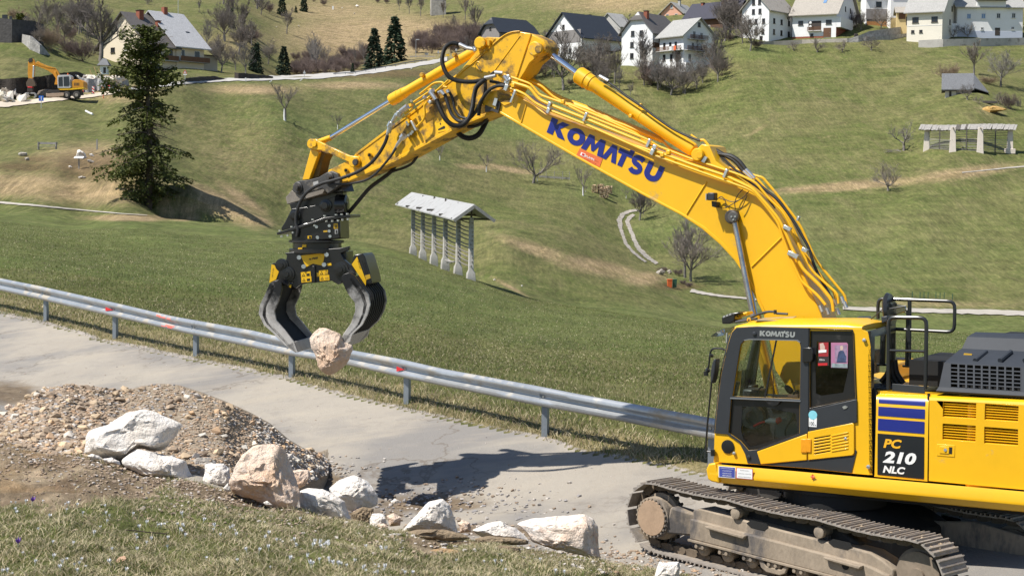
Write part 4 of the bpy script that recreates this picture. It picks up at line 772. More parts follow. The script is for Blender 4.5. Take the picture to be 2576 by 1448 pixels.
plate('door_sill', 'cab', [(525,1246),(860,1216),(1200,1182),(1203,1140),(1217,1150),(1180,1308),(865,1274),(500,1247)], CN+.010, .010, DGR, cabo, bevel=.004)
plate('door_lower_panel', 'cab', [(497,1155),(858,1026),(858,1216),(525,1246)], CN+.024, .02, YEL, door, bevel=.008)
vh = [[(910,1057+22*k-7*0),(1028,1036+22*k),(1028,1044+22*k),(910,1066+22*k)] for k in range(6)]
vp = plate('vent_panel', 'cab', [(864,1012),(1186,948),(1197,956),(1199,1165),(1185,1181),(866,1215)], CN+.026, .02, YEL, cabo, holes=vh, bevel=.008)
for k in range(6): plate('vent_rib', 'cab', [(1035,1037+22*k),(1155,1012+23*k),(1155,1020+23*k),(1035,1046+22*k)], CN+.034, .010, YEL, vp, bevel=.003)
plate('vent_dark', 'cab', [(900,1040),(1040,1015),(1040,1170),(900,1185)], CN+.004, .004, DRK, vp)
for x, y, w_ in ((812,1062,44), (848,1060,40)): plate('hinge', 'cab', [(x, y), (x+w_, y+3), (x+w_, y+102), (x+2, y+100)], CN+.040, .03, mat('amber_hinge', (.75, .30, .008), .4), door, bevel=.008)
plate('hinge', 'cab', [(825,408),(890,405),(900,425),(900,490),(885,512),(825,512)], CN+.045, .03, BLK, door, bevel=.008)
MB().lathe(SP('cab', 290,1118, CN+.002), ll, [(0, .085), (.012, .085), (.014, .07)], 24).build('fuel_cap', BLK, cabo)
for x, y, r in ((338,1165,.02), (1275,352,.022), (1305,1262,.024), (1142,1060,.02), (445,1192,.024), (484,305,.026)): MB().lathe(SP('cab', x, y, CN), ll, [(0, r), (.03, r), (.034, r*.6)], 12).build('bolt_head', STL if x not in (445, 484) else DGR, cabo)
plate('door_handle', 'cab', [(1112,832),(1132,822),(1152,832),(1140,846),(1122,848)], CN+.03, .012, STL, cabo)
logo('cab', (517,322), (770,333), (519,284), (773,294), CN+.020, SILV, door, 'letter')
for q, m, nm, o in ((hw1, GLS, 'door_window', .03), (hw2, GLS, 'door_window', .03), (hw3, GLD, 'quarter_window', .03)): plate(nm, 'cab', q, CN-o, .005, m, cabo)
plate('window_divider', 'cab', [(632,352),(642,353),(560,770),(546,770)], CN-.020, .012, BLK, cabo); plate('window_seam', 'cab', [(614,600),(618,600),(618,772),(614,772)], CN-.022, .006, BLK, cabo)
for q in ([(404,350),(440,343),(790,350),(812,366),(806,372),(782,357),(440,350),(404,357)], [(305,765),(812,786),(812,796),(305,774)]): plate('window_trim', 'cab', q, CN+.024, .012, mat('grey_trim', (.16, .17, .18), .4), door)
plate('window_catch', 'cab', [(560,790),(664,794),(648,818),(610,826),(580,816)], CN+.02, .02, BLK, door)
plate('slider_rail', 'cab', [(560,738),(716,748),(716,760),(560,752)], CN-.04, .02, mat('grey_trim', (.16, .17, .18), .4), cabo)
plate('glass_border', 'cab', hw2, CN-.022, .004, BLK, cabo, holes=[[(392,830),(560,832),(780,880),(792,1020),(660,1055),(560,1095),(450,1120),(400,1060),(384,1000)]])
plate('glass_border', 'cab', hw3, CN-.022, .004, BLK, cabo, holes=[[(930,360),(1150,368),(1160,390),(1158,560),(1120,730),(960,752),(924,735),(920,560)]])
def lz(fr, pts): return [loc(p)[::2] for p in SL(fr, pts, CN)]
def far_pts(q, l): return [EX(f, l, z) for f, z in q]
MB().prism(far_pts(lz('cab', side), CF), ll*.04, [far_pts(lz('cab', [(330,320),(700,300),(1180,300),(1195,840),(700,850),(262,850)]), CF)]).build('cab_wall', DGR, cabo)
fx = lz('cab', [(193,1022),(240,600),(300,340),(350,262)]); fb = lz('cab', [(186,1228)])[0]
for (a, b) in zip([fb]+fx[:-1], fx):
 MB().add([EX(a[0], CN-.02, a[1]), EX(a[0], CF+.02, a[1]), EX(b[0], CF+.02, b[1]), EX(b[0], CN-.02, b[1])], [(0, 1, 2, 3)]).build('windscreen' if a[1] > fx[0][1]-.01 else 'cab_front', GLS if a[1] > fx[0][1]-.01 else YEL, cabo)
for l in (CN-.05, CF+.05): MB().tube([EX(a, l, b) for a, b in fx], .035, 8).build('front_pillar', DGR, cabo)
rb_ = lz('cab', [(1331,1324),(1318,400),(1300,300)]); rz_ = [loc(SP('rear', *p, CN))[2] for p in ((200,695), (165,300))]
MB().prism([EX(rb_[0][0], CN, rb_[0][1]), EX(rb_[0][0], CF, rb_[0][1]), EX(rb_[1][0], CF, rb_[2][1]+.05), EX(rb_[1][0], CN, rb_[2][1]+.02)], ff*.04, [[EX(rb_[1][0]*.6+rb_[0][0]*.4, l, z) for l, z in ((CN-.08, zdeck-EO.z-.02), (CF+.08, zdeck-EO.z-.02), (CF+.08, rz_[1]-.02), (CN-.08, rz_[1]-.02))]]).build('cab_back', BLK, cabo)
MB().add([EX(rb_[1][0]+.01, l, z) for l, z in ((CN-.09, zdeck-EO.z), (CF+.09, zdeck-EO.z), (CF+.09, rz_[1]-.03), (CN-.09, rz_[1]-.03))], [(0, 1, 2, 3)]).build('rear_window', GLD, cabo)
fl_ = lz('cab', [(200,1222),(1325,1318)]); MB().box(EX((fl_[0][0]+fl_[1][0])/2, (CN+CF)/2, fl_[0][1]+.03), (fl_[0][0]-fl_[1][0], CN-CF-.06, .06), (ff, ll, UPZ)).build('cab_floor', DRK, cabo)
ra_, rc_ = lz('cab', [(338,262)])[0], lz('cab', [(1255,262)])[0]; mb = MB(); vs = []
RL = [(CN, -.04), (CN+.004, .0), (CN-.01, .03), (CN-.06, .055), (CN-.2, .075), ((CN+CF)/2, .088), (CF+.15, .075), (CF+.02, .05), (CF, 0), (CF, -.04)]
NF = 8
for l, h in RL:
 for i in range(NF+1):
  t = i/NF; e = min(1, min(t, 1-t)*10)**.5; vs.append(EX(ra_[0]+(rc_[0]-ra_[0])*t-(.0), l, ra_[1]+(rc_[1]-ra_[1])*t+max(h, 0)*(.35+.65*e)+min(h, 0)))
k = NF+1; mb.add(vs, [(r*k+i, r*k+i+1, (r+1)*k+i+1, (r+1)*k+i) for r in range(len(RL)-1) for i in range(NF)]); mb.add([vs[r*k] for r in range(len(RL))], [tuple(range(len(RL)))]); mb.add([vs[r*k+NF] for r in range(len(RL))], [tuple(range(len(RL)))])
mb.build('cab_roof', YEL, cabo, ang=50)
zr = EO.z+ra_[1]+.09
def rquad(pts, m, nm, h=.0): MB().prism([onz('cab', x, y, zr+h) for x, y in pts], UPZ*.008).build(nm, m, cabo)
rquad([(545,196),(785,185),(715,216),(480,214)], mat('grey_hatch', (.30, .28, .22), .3), 'roof_hatch')
rquad([(1170,222),(1232,186),(1322,184),(1300,240)], DGR, 'roof_rear_panel')
for p, o in (([(335,215),(430,200),(510,165),(580,148),(632,150)], .9), ([(345,222),(420,212),(500,195)], 1.05), ([(640,160),(720,165)], .6)): MB().tube(smoothpath(SL('cab', p, o), 5), .016, 7).build('roof_cable', RUB, cabo)
MB().cyl(SP('cab', 630,165, .9), SP('cab', 630,135, .9), .02, n=8).build('antenna_base', RUB, cabo)
MB().tube(smoothpath(SL('cab', [(430,215),(432,198),(448,196),(450,212)], 1.15), 5), .008, 6).build('lifting_eye', YEL, cabo)
lb = plate('light_bar', 'cab', [(242,190),(300,160),(360,150),(378,160),(340,175),(335,215),(300,236),(246,236)], .95, .25, BLK, cabo, bevel=.012)
plate('light_bar_bracket', 'cab', [(335,172),(425,148),(432,165),(345,195)], .85, .2, YEL, cabo, bevel=.008)
for k in range(3): plate('lamp_lens', 'cab', [(252+22*k, 180-8*k), (268+22*k, 174-8*k), (270+22*k, 186-8*k), (254+22*k, 192-8*k)], .955, .01, mat('lamp_lens', (.35, .36, .35), .1), lb)
plate('sun_visor', 'cab', [(162,325),(205,295),(265,266),(322,256),(318,270),(282,312),(210,328)], .80, .45, glassmat('smoked_visor', (.72, .72, .72)), cabo)
MB().tube(SL('cab', [(282,300),(280,370)], 1.2), .014, 6).build('visor_bracket', STL, cabo)
MB().tube(smoothpath(SL('cab', [(268,425),(235,412),(185,415),(165,435),(158,470),(150,540),(135,572)], 1.28), 5), .012, 8).build('mirror_arm', BLK, cabo)
plate('mirror', 'cab', [(172,530),(185,492),(198,485),(202,500),(196,570),(182,640),(172,668),(162,640),(163,580)], 1.32, .14, DGR, cabo, bevel=.012)
MB().tube(SL('cab', [(172,650),(142,950),(130,1120),(138,1152),(182,1162)], 1.28), .012, 8).build('mirror_arm', BLK, cabo)
for p in ([(140,575),(150,560)], [(130,575),(132,608)], [(165,470),(172,455)], [(180,1140),(182,1185)]): MB().cyl(SP('cab', *p[0], 1.29), SP('cab', *p[1], 1.29), .03, n=10).build('mirror_joint', BLK, cabo)
plate('red_poster', 'cab', [(942,368),(1015,366),(1018,535),(938,538)], CN-.016, .002, mat('poster_black', (.03, .02, .02)), cabo)
plate('poster_print', 'cab', [(944,370),(1013,368),(1012,470),(942,470)], CN-.014, .001, mat('poster_red', (.33, .02, .025)), cabo); plate('poster_print', 'cab', [(950,378),(975,372),(988,400),(985,440),(955,442)], CN-.0125, .001, mat('poster_skin', (.55, .40, .34)), cabo); plate('poster_print', 'cab', [(942,425),(998,420),(998,440),(942,444)], CN-.011, .001, WHT, cabo); plate('poster_print', 'cab', [(938,518),(1006,516),(1005,534),(938,536)], CN-.0125, .001, RED, cabo)
text('film', 'cab', (948,500), (985,500), 14, WHT, cabo, 'poster_print', lambda x, y: SP('cab', x, y, CN-.010))
plate('pink_poster', 'cab', [(1032,370),(1145,370),(1154,382),(1152,556),(1032,550)], CN-.016, .002, mat('poster_pink', (.42, .17, .29), var=.1), cabo)
plate('poster_print', 'cab', [(1058,390),(1146,386),(1148,510),(1060,512)], CN-.014, .001, mat('poster_mauve', (.30, .20, .30), var=.3, scale=20), cabo); plate('poster_print', 'cab', [(1085,440),(1100,425),(1122,430),(1140,470),(1138,512),(1072,512)], CN-.0125, .001, mat('poster_navy', (.04, .06, .13), var=.5, scale=30), cabo); plate('poster_print', 'cab', [(1096,396),(1112,390),(1120,404),(1116,424),(1100,428)], CN-.0125, .001, mat('poster_skin', (.55, .40, .34)), cabo); plate('poster_print', 'cab', [(1036,518),(1150,522),(1150,552),(1036,548)], CN-.0125, .001, mat('poster_grey', (.25, .30, .32), var=.5, scale=25), cabo)
MB().lathe(SP('cab', 901,891, CN+.023), ll, [(0, .055), (.002, .055)], 22).build('sticker', mat('pale_blue_print', (.22, .58, .68)), cabo)
plate('sticker', 'cab', [(872,908),(930,911),(928,978),(872,974)], CN+.024, .003, WHT, cabo); text('100', 'cab', (878,966), (910,968), 28, BLK, cabo, 'sticker_print', lambda x, y: SP('cab', x, y, CN+.026), bold=.0); text('dB', 'cab', (914,969), (924,970), 9, BLK, cabo, 'sticker_print', lambda x, y: SP('cab', x, y, CN+.026)); text('L', 'cab', (905,932), (910,932), 12, BLK, cabo, 'sticker_print', lambda x, y: SP('cab', x, y, CN+.026))
for q, m, tx, tm in (([(222,1258),(343,1267),(342,1347),(222,1338)], WHT, None, None), ([(226,1262),(339,1270),(338,1342),(226,1333)], mat('sign_blue', (.05, .07, .32)), ['V OBMOČJU DELOVANJA STROJA', 'SE ZADRŽEVANJE', 'NEPOOBLAŠČENIM', 'PREPOVEDANO'], WHT), ([(349,1268),(469,1277),(468,1357),(348,1347)], RED, None, None), ([(353,1272),(465,1281),(464,1353),(352,1343)], WHT, ['Zadrževanje v', 'delovnem območju', 'stroja prepovedano'], mat('grey_print', (.12, .12, .12)))):
 o = 1.378 if m in (WHT, RED) and tx is None else 1.380
 plate('notice', 'cab', q, o, .003, m, sk)
 for i, t in enumerate(tx or ()):
  n = len(tx); y = q[0][1]+(q[3][1]-q[0][1])*(i+.8)/(n+.1); sx = 10 if len(t) > 14 else 24
  text(t, 'cab', (q[0][0]+sx, y+sx*.07), (q[1][0]-sx, y+(q[1][1]-q[0][1])-sx*.07), 9, tm, sk, 'notice_lettering', lambda x, y: SP('cab', x, y, 1.384))
for a, b in (((882,1333),(918,1336)), ((900,1316),(899,1353))): MB().tube(SL('cab', [a, b], 1.374), .005, 5).build('lifting_mark', RED, sk)
MB().tube(SL('cab', _arc(900,1334,11,11,0,360,12), 1.374), .004, 5).build('lifting_mark', RED, sk)
SEATM = mat('grey_seat_cloth', (.05, .055, .06), .9, var=.2)
def cbox(nm, fr, x, y, off, sz, m, bev=.03): return MB().box(SP(fr, x, y, off), sz, (ff, ll, UPZ)).build(nm, m, cabo, bev)
cbox('seat', 'cab', 1000,930,.74,(.48,.5,.14),SEATM); cbox('seat_back', 'cab', 1120,690,.74,(.13,.48,.62),SEATM); cbox('seat_base', 'cab', 1000,1060,.74,(.36,.4,.3),DRK)
cbox('side_console', 'cab', 860,890,1.02,(.5,.12,.16),mat('grey_console', (.16, .17, .17), .6)); cbox('side_console', 'cab', 860,900,.46,(.5,.12,.16),mat('grey_console', (.16, .17, .17), .6))
MB().lathe(SP('cab', 480,905,.80), ll, [(0, .16), (.08, .15), (.10, .08), (.06, .07)], 24).build('dial_housing', mat('grey_console', (.16, .17, .17), .6), cabo)
cbox('front_console', 'cab', 480,745,.75,(.22,.3,.16),DGR); cbox('monitor', 'cab', 470,730,.45,(.06,.22,.2),DGR,.01)
MB().tube(smoothpath(SL('cab', [(705,1040),(705,990),(750,920),(758,885)], 1.10), 5), .012, 7).build('grab_handle', DGR, cabo)
MB().tube(smoothpath(SL('cab', [(510,760),(512,710),(530,690),(545,690)], .9), 5), .012, 7).build('lever', DGR, cabo)
MB().tube(smoothpath(SL('cab', [(765,775),(765,735),(780,720),(800,720)], 1.1), 5), .014, 7).build('armrest_bar', DGR, cabo)
cbox('console_panel', 'cab', 715,985,1.0,(.32,.04,.26),mat('grey_console', (.16, .17, .17), .6))
tool = thing('hand_brush', 'grey and red hand tool behind the lower glass of the cab door', 'hand tool', SP('cab', 575,945,1.12))
MB().tube(SL('cab', [(560,938),(600,930),(640,935)], 1.12), [.02, .045, .04], 10).build('grip', mat('pale_grey_plastic', (.40, .41, .40)), tool); MB().tube(SL('cab', [(475,972),(520,948),(560,938)], 1.12), .014, 8).build('handle', RED, tool); MB().tube(SL('cab', [(640,936),(670,920)], 1.12), [.04, .03], 10).build('cap', RED, tool)
# -- undercarriage
UO = EO+Vector((0, -.72, 0))
def TP(a, l, z): return UO+tf*a+tl*l+UPZ*(z+.042*(a-1.7))
HB = 1.90; zc_, rr_ = .47, .36
def track_path(n=400):
 P = [(-HB+2*HB*i/60, zc_-rr_) for i in range(61)]+[(HB+rr_*math.cos(t), zc_+rr_*math.sin(t)) for t in [R(-90+180*i/20) for i in range(1, 20)]]
 top = [(HB, zc_+rr_)]; sup = [HB, .72, -.62, -HB]
 for s0, s1, dp in zip(sup[:-1], sup[1:], (.024, .03, .028)):
  for i in range(1, 21): t = i/20; top.append((s0+(s1-s0)*t, zc_+rr_-dp*4*t*(1-t)))
 P += top+[(-HB+rr_*math.cos(t), zc_+rr_*math.sin(t)) for t in [R(90+180*i/20) for i in range(1, 20)]]
 return P
TPATH = track_path(); seglen = [math.dist(TPATH[i], TPATH[(i+1) % len(TPATH)]) for i in range(len(TPATH))]; TL_ = sum(seglen); NSH = 49
def on_track(s):
 s %= TL_; i = 0
 while s > seglen[i]: s -= seglen[i]; i += 1
 a, b = TPATH[i], TPATH[(i+1) % len(TPATH)]; t = s/max(seglen[i], 1e-9); return (a[0]+(b[0]-a[0])*t, a[1]+(b[1]-a[1])*t)
pitch = TL_/NSH
sm_ = MB(); hw = .25; pf = [(-.098, -.012), (-.098, .004), (-.085, .006), (-.080, .032), (-.066, .034), (-.060, .008), (-.012, .006), (-.007, .030), (.008, .030), (.013, .006), (.058, .006), (.064, .030), (.078, .030), (.084, .006), (.106, .000), (.106, -.014), (.0, -.010)]
sm_.prism([Vector((x, -hw, z)) for x, z in pf], Vector((0, 2*hw, 0))); SHME = sm_.mesh('track_shoe', SHOE, ang=30)
lk = MB()
for y in (-.085, .055): lk.prism([Vector((x, y, z)) for x, z in ((-.10, -.075), (-.06, -.105), (.05, -.105), (.105, -.085), (.105, -.03), (.06, -.014), (-.06, -.014), (-.10, -.03))], Vector((0, .03, 0)))
lk.cyl((-.095, -.10, -.06), (-.095, .10, -.06), .024, n=8); LKME = lk.mesh('track_link', LINKM)
cl = MB()
for i in range(9):
 x, y, r = rnd.uniform(-.05, .05), rnd.uniform(-.2, .2), rnd.uniform(.012, .03); cl.lathe((x, y, 0), (0, 0, 1), [(0, r), (r*.5, r*.8), (r*.75, r*.35)], 6)
CLME = cl.mesh('mud_clod', mat('dry_mud', (.36, .28, .19), .95, bump=.5))
rnd.seed(5)
for side_, lc in (('near', 1.02), ('far', -1.02)):
 fm = MB(); sg = 1 if lc > 0 else -1
 prof = [(1.32, .34), (1.32, .66), (1.20, .70), (-.10, .66), (-1.30, .64), (-1.48, .58), (-1.62, .50), (-1.62, .30), (-1.45, .27), (1.2, .27)]
 fm.prism([TP(a, lc+sg*.15, z) for a, z in prof], -tl*sg*.30); fm.prism([TP(a, lc+sg*.21, z) for a, z in ((1.32, .30), (1.32, .56), (-1.30, .50), (-1.60, .44), (-1.60, .27))], -tl*sg*.07)
 FR = fm.build('track_frame', MUD, EXC, .02)
 MB().prism([TP(a, lc+sg*.235, z) for a, z in ((1.33, .275), (1.33, .305), (-1.60, .285), (-1.60, .255))], -tl*sg*.1).build('frame_flange', MUD, FR, .006)
 for a0, a1, z in ((1.02, .42, .50), (-.75, -1.25, .47)): MB().prism([TP(a0, lc+sg*.20, z+.03), TP(a0-.03, lc+sg*.20, z-.0), TP(a1, lc+sg*.20, z-.02), TP(a1-.02, lc+sg*.20, z+.02)], tl*sg*.085).build('step', MUD, FR, .01)
 for a in (.30, -.90): MB().prism([TP(a+.17, lc+sg*.152, .65), TP(a+.10, lc+sg*.152, .70), TP(a-.14, lc+sg*.152, .70), TP(a-.16, lc+sg*.152, .66), TP(a-.10, lc+sg*.152, .61), TP(a+.10, lc+sg*.152, .61)], tl*sg*.004).build('frame_opening', DRK, FR)
 MB().lathe(TP(-1.02, lc+sg*.212, .44), tl*sg, [(0, .05), (.004, .05)], 16).build('frame_hole', DRK, FR)
 fd = MB(); fd.lathe(TP(HB, lc-sg*.02, zc_), tl*sg, [(0, .30), (.10, .30), (.11, .25), (.17, .245), (.19, .265), (.27, .262), (.275, .235), (.283, .0)], 36); FD = fd.build('final_drive', MUD, FR, ang=40)
 MB().lathe(TP(HB, lc+sg*.268, zc_), tl*sg, [(0, .228), (.012, .222), (.016, .0)], 36).build('final_drive_cover', mat('scraped_mud', (.36, .25, .165), .85, var=.15, scale=6, bump=.3), FD)
 for i in range(24): t = 2*math.pi*i/24; q = TP(HB+.238*math.cos(t), lc+sg*.262, zc_+.238*math.sin(t)); MB().cyl(q, q+tl*sg*.02, .014, n=6).build('cover_bolt', MUD, FD)
 MB().prism([TP(1.25, lc+sg*.10, .60), TP(1.62, lc+sg*.24, .66), TP(1.70, lc+sg*.24, .30), TP(1.30, lc+sg*.10, .32)], -tl*sg*.2).build('drive_housing', MUD, FR, .03)
 sp = MB(); nT = 21
 pr = [(HB+(.335 if (i % 4) in (1, 2) else .285)*math.cos(2*math.pi*i/(nT*4)), zc_+(.335 if (i % 4) in (1, 2) else .285)*math.sin(2*math.pi*i/(nT*4))) for i in range(nT*4)]
 sp.prism([TP(a, lc+.03, z) for a, z in pr], -tl*.06); sp.build('sprocket', IRON, FR)
 MB().lathe(TP(-HB, lc-.09, zc_), tl, [(0, .20), (.0, .285), (.05, .285), (.055, .325), (.125, .325), (.13, .285), (.18, .285), (.18, .10), (.22, .10)], 36).build('idler', mat('rubbed_idler', (.22, .175, .13), .75, var=.25, scale=4), FR)
 for i in range(8):
  a = 1.15-.375*i; q = TP(a, lc, .20)
  MB().lathe(q-tl*.16, tl, [(0, .05), (.03, .09), (.06, .09), (.07, .075), (.25, .075), (.26, .09), (.29, .09), (.32, .05)], 18).build('track_roller', MUD, FR)
  MB().box(TP(a, lc+sg*.17, .235), (.20, .06, .07), (tf, tl, UPZ)).build('roller_bracket', MUD, FR, .015)
  for dx in (-.05, .05): MB().cyl(TP(a+dx, lc+sg*.19, .235), TP(a+dx, lc+sg*.225, .235), .024, n=6).build('roller_bolt', MUD, FR)
 MB().prism([TP(a, lc+sg*.21, z) for a, z in ((.24, .27), (.20, .17), (.12, .13), (-.08, .13), (-.16, .17), (-.20, .27), (-.16, .27), (-.10, .20), (.12, .20), (.18, .27))], -tl*sg*.04).build('track_guard', MUD, FR, .01)
 if side_ == 'far': MB().prism([TP(a, lc+.29, z) for a, z in ((-.9, .16), (-.9, .70), (-1.5, .80), (-2.2, .74), (-2.5, .5), (-2.4, .16))], -tl*.04).build('inner_guard', MUD, FR, .02)
 for a in (.62, -.62):
  q = TP(a, lc, .745); MB().lathe(q, tl*sg, [(-.08, .055), (.12, .055), (.125, .07), (.19, .07), (.195, .06), (.20, .0)], 18).build('carrier_roller', MUD, FR)
  MB().box(TP(a, lc, .69), (.05, .08, .1), (tf, tl, UPZ)).build('roller_bracket', MUD, FR)
 for i in range(NSH):
  s = (i+.35)*pitch; p0, p1 = on_track(s-pitch*.48), on_track(s+pitch*.48); c = on_track(s); d = Vector((p1[0]-p0[0], 0, p1[1]-p0[1])).normalized()
  c = ((p0[0]+p1[0])/2*.5+c[0]*.5, (p0[1]+p1[1])/2*.5+c[1]*.5)
  X = (tf*d.x+UPZ*(d.z+.042*d.x)).normalized(); Zv = (tf*d.z-UPZ*d.x); Zv = (Zv-X*Zv.dot(X)).normalized(); Yv = Zv.cross(X); P = TP(c[0], lc, c[1])+Zv*(.075)
  M4 = Matrix(((X.x, Yv.x, Zv.x, P.x-EO.x), (X.y, Yv.y, Zv.y, P.y-EO.y), (X.z, Yv.z, Zv.z, P.z-EO.z), (0, 0, 0, 1)))
  for nm, me in (('track_shoe', SHME), ('track_link', LKME)):
   o = link(nm, me, FR); o.matrix_local = M4
  if side_ == 'near' and (c[1] > .7) and c[0] < .3 and rnd.random() < .75: o = link('mud_clod', CLME, FR); o.matrix_local = M4 @ Matrix.Rotation(rnd.choice((0, math.pi)), 4, 'Z')
MB().lathe(TP(0, 0, .86), UPZ, [(0, .62), (.16, .62), (.17, .66), (.24, .66), (.25, .6)], 40).build('slewing_ring', DRK, EXC)
CBM = mat('dusty_black_frame', (.030, .027, .024), .8, var=.3, scale=5, dirt=((.09, .07, .05), .3, 3))
MB().prism([TP(a, 1.0, z) for a, z in ((1.05, .36), (1.05, .66), (.55, .86), (-.55, .86), (-1.05, .66), (-1.05, .36), (-.6, .40), (.6, .40))], -tl*2.0).build('car_body', CBM, EXC, .03)
plate('frame_tag', 'trk3', [(1606,488),(1698,488),(1698,578),(1606,574)], -.2, .01, mat('grey_label', (.35, .35, .34)))
# -- guard rail
RAILM = mat('weathered_zinc', (.40, .42, .44), .38, metal=.55, var=.12, scale=1.5, dirt=((.42, .39, .34), .42, 1.3))
POSTM = mat('zinc_post', (.23, .26, .29), .45, metal=.4, var=.12, scale=4)
RK = [(x, y, _pb(x, y), h) for x, y, h in ((-160,752,45),(110,810,62),(284,855,66),(487,897,68),(728,950,71),(1018,1018,80),(1366,1097,86),(1786,1178,95),(2260,1262,0),(2760,1330,0))]
gr = thing('guard_rail', 'long galvanised guard rail of two waves between the dusty road and the meadow', 'guard rail', at(728,950,34.42))
RTOP = [(-160,668),(0,699),(101,719),(269,756),(437,795),(639,831),(703,846),(888,880),(1013,903),(1118,927),(1350,969),(1462,991),(1769,1046),(2260,1140),(2760,1225)]
RBOT = [(-160,705),(0,730),(111,755),(283,795),(480,840),(722,892),(872,917),(1010,948),(1353,1019),(1458,1038),(1776,1100),(2260,1192),(2760,1280)]
rt_, rb2 = np.array(RTOP, float), np.array(RBOT, float)
def railY(x): return float(np.interp(x, [k[0] for k in RK], [k[2] for k in RK]))
def rail_pt(x, t, out):
 Y = railY(x); a = at(x, float(np.interp(x, rt_[:, 0], rt_[:, 1])), Y); b = at(x, float(np.interp(x, rb2[:, 0], rb2[:, 1])), Y)
 d = (at(x+30, 900, railY(x+30))-at(x-30, 900, railY(x-30))); n = Vector((d.y, -d.x, 0)).normalized(); n = n if n.y < 0 else -n
 return a.lerp(b, t)+n*out
WAVE = [(0, .02), (.03, .045), (.14, .085), (.28, .085), (.38, .03), (.45, .005), (.55, .005), (.62, .03), (.72, .085), (.86, .085), (.97, .045), (1, .02)]
secs = list(range(-160, 2761, 24))
bounds = [-160, 110, 487, 1018, 1790, 2760]
for bi in range(len(bounds)-1):
 xs = [x for x in np.linspace(bounds[bi], bounds[bi+1]+(10 if bi < len(bounds)-2 else 0), int((bounds[bi+1]-bounds[bi])/22)+2)]; mb = MB(); k = len(WAVE)
 o = .004*(bi % 2)
 mb.add([rail_pt(x, t, w_+o) for x in xs for t, w_ in WAVE], [(i*k+j, i*k+j+1, (i+1)*k+j+1, (i+1)*k+j) for i in range(len(xs)-1) for j in range(k-1)])
 mb.build('rail_beam', RAILM, gr, ang=60)
for x, y, Y, h in RK[:-2]:
 p = at(x, y, Y); p.z -= .15; top = rail_pt(x, .12, -.03); q = Vector((p.x, p.y, top.z))
 d = Vector((.93, -.36, 0)); n = Vector((-.36, -.93, 0)); c = p-n*.06; m = MB()
 for a, b in ((Vector((0, 0, 0)), (.10, .012)), (d*-.045-n*.045, (.012, .10)), (d*.045-n*.045, (.012, .10))): m.box(c+a+UPZ*(top.z-p.z)/2, (b[0], b[1], top.z-p.z), (d, n, UPZ))
 ps = m.build('post', POSTM, gr)
 MB().box(rail_pt(x, .5, -.01), (.12, .05, .10), (d, n, UPZ)).build('spacer', POSTM, ps)
 MB().cyl(rail_pt(x+3, .5, .0), rail_pt(x+3, .5, .025), .02, n=8).build('bolt', STL, ps)
for x in (278, 1012): 
 a, b, c = rail_pt(x-3, .40, .10), rail_pt(x-3, .68, .10), rail_pt(x+9, .54, .04); m = MB().prism([a, b, c], Vector((.01, .004, 0))); m.build('reflector', RED, gr)
SPR = mat('pink_spray_paint', (.85, .16, .12), .6)
for x0, x1, t0, t1 in ((402,412,.10,.20), (408,424,.16,.24), (421,425,.10,.30), (428,438,.12,.36), (424,446,.66,.76), (430,442,.72,.84), (414,426,.78,.83)):
 mb = MB(); n = 4
 def wv(t): return float(np.interp(t, [q[0] for q in WAVE], [q[1] for q in WAVE]))+.008
 mb.add([rail_pt(x0+(x1-x0)*i/n, t, wv(t)) for i in range(n+1) for t in (t0, (t0+t1)/2, t1)], [(i*3+j, i*3+j+1, i*3+j+4, i*3+j+3) for i in range(n) for j in range(2)]); mb.build('spray_mark', SPR, gr)
# -- boulders
def rockmat(name, c1, c2, c3, amt=.5):
 g = NG(name); v = g.coord(); n1 = g.noise(v, 1.6, 6, .62); n2 = g.noise(v, 6.5, 6, .65); n3 = g.noise(v, 26, 5, .7)
 c = g.mix(g.rng(n1, .5-.12*amt-.06, .64), c1, c2); c = g.mix(g.math('MULTIPLY', g.rng(n2, .54, .70), .75), c, c3); c = g.mix(g.math('MULTIPLY', g.rng(n3, .56, .72), .25), c, scl(c1, .6))
 g.base(c); g.bsdf.inputs['Roughness'].default_value = .93; g.bsdf.inputs['Specular IOR Level'].default_value = .2
 g.bump(g.math('MULTIPLY_ADD', n3, .45, g.math('MULTIPLY', n2, 1.0)), .8, .07); return g.m
ROCKW = rockmat('white_limestone', (.84, .81, .77), (.80, .72, .63), (.60, .55, .50), .5)
ROCKP = rockmat('peach_limestone', (.76, .66, .57), (.74, .51, .35), (.80, .75, .70), .9)
ROCKR = rockmat('red_veined_limestone', (.82, .76, .70), (.77, .62, .49), (.62, .35, .24), .5)
ROCKG = rockmat('grey_limestone', (.42, .40, .37), (.46, .40, .33), (.25, .23, .20), .4)
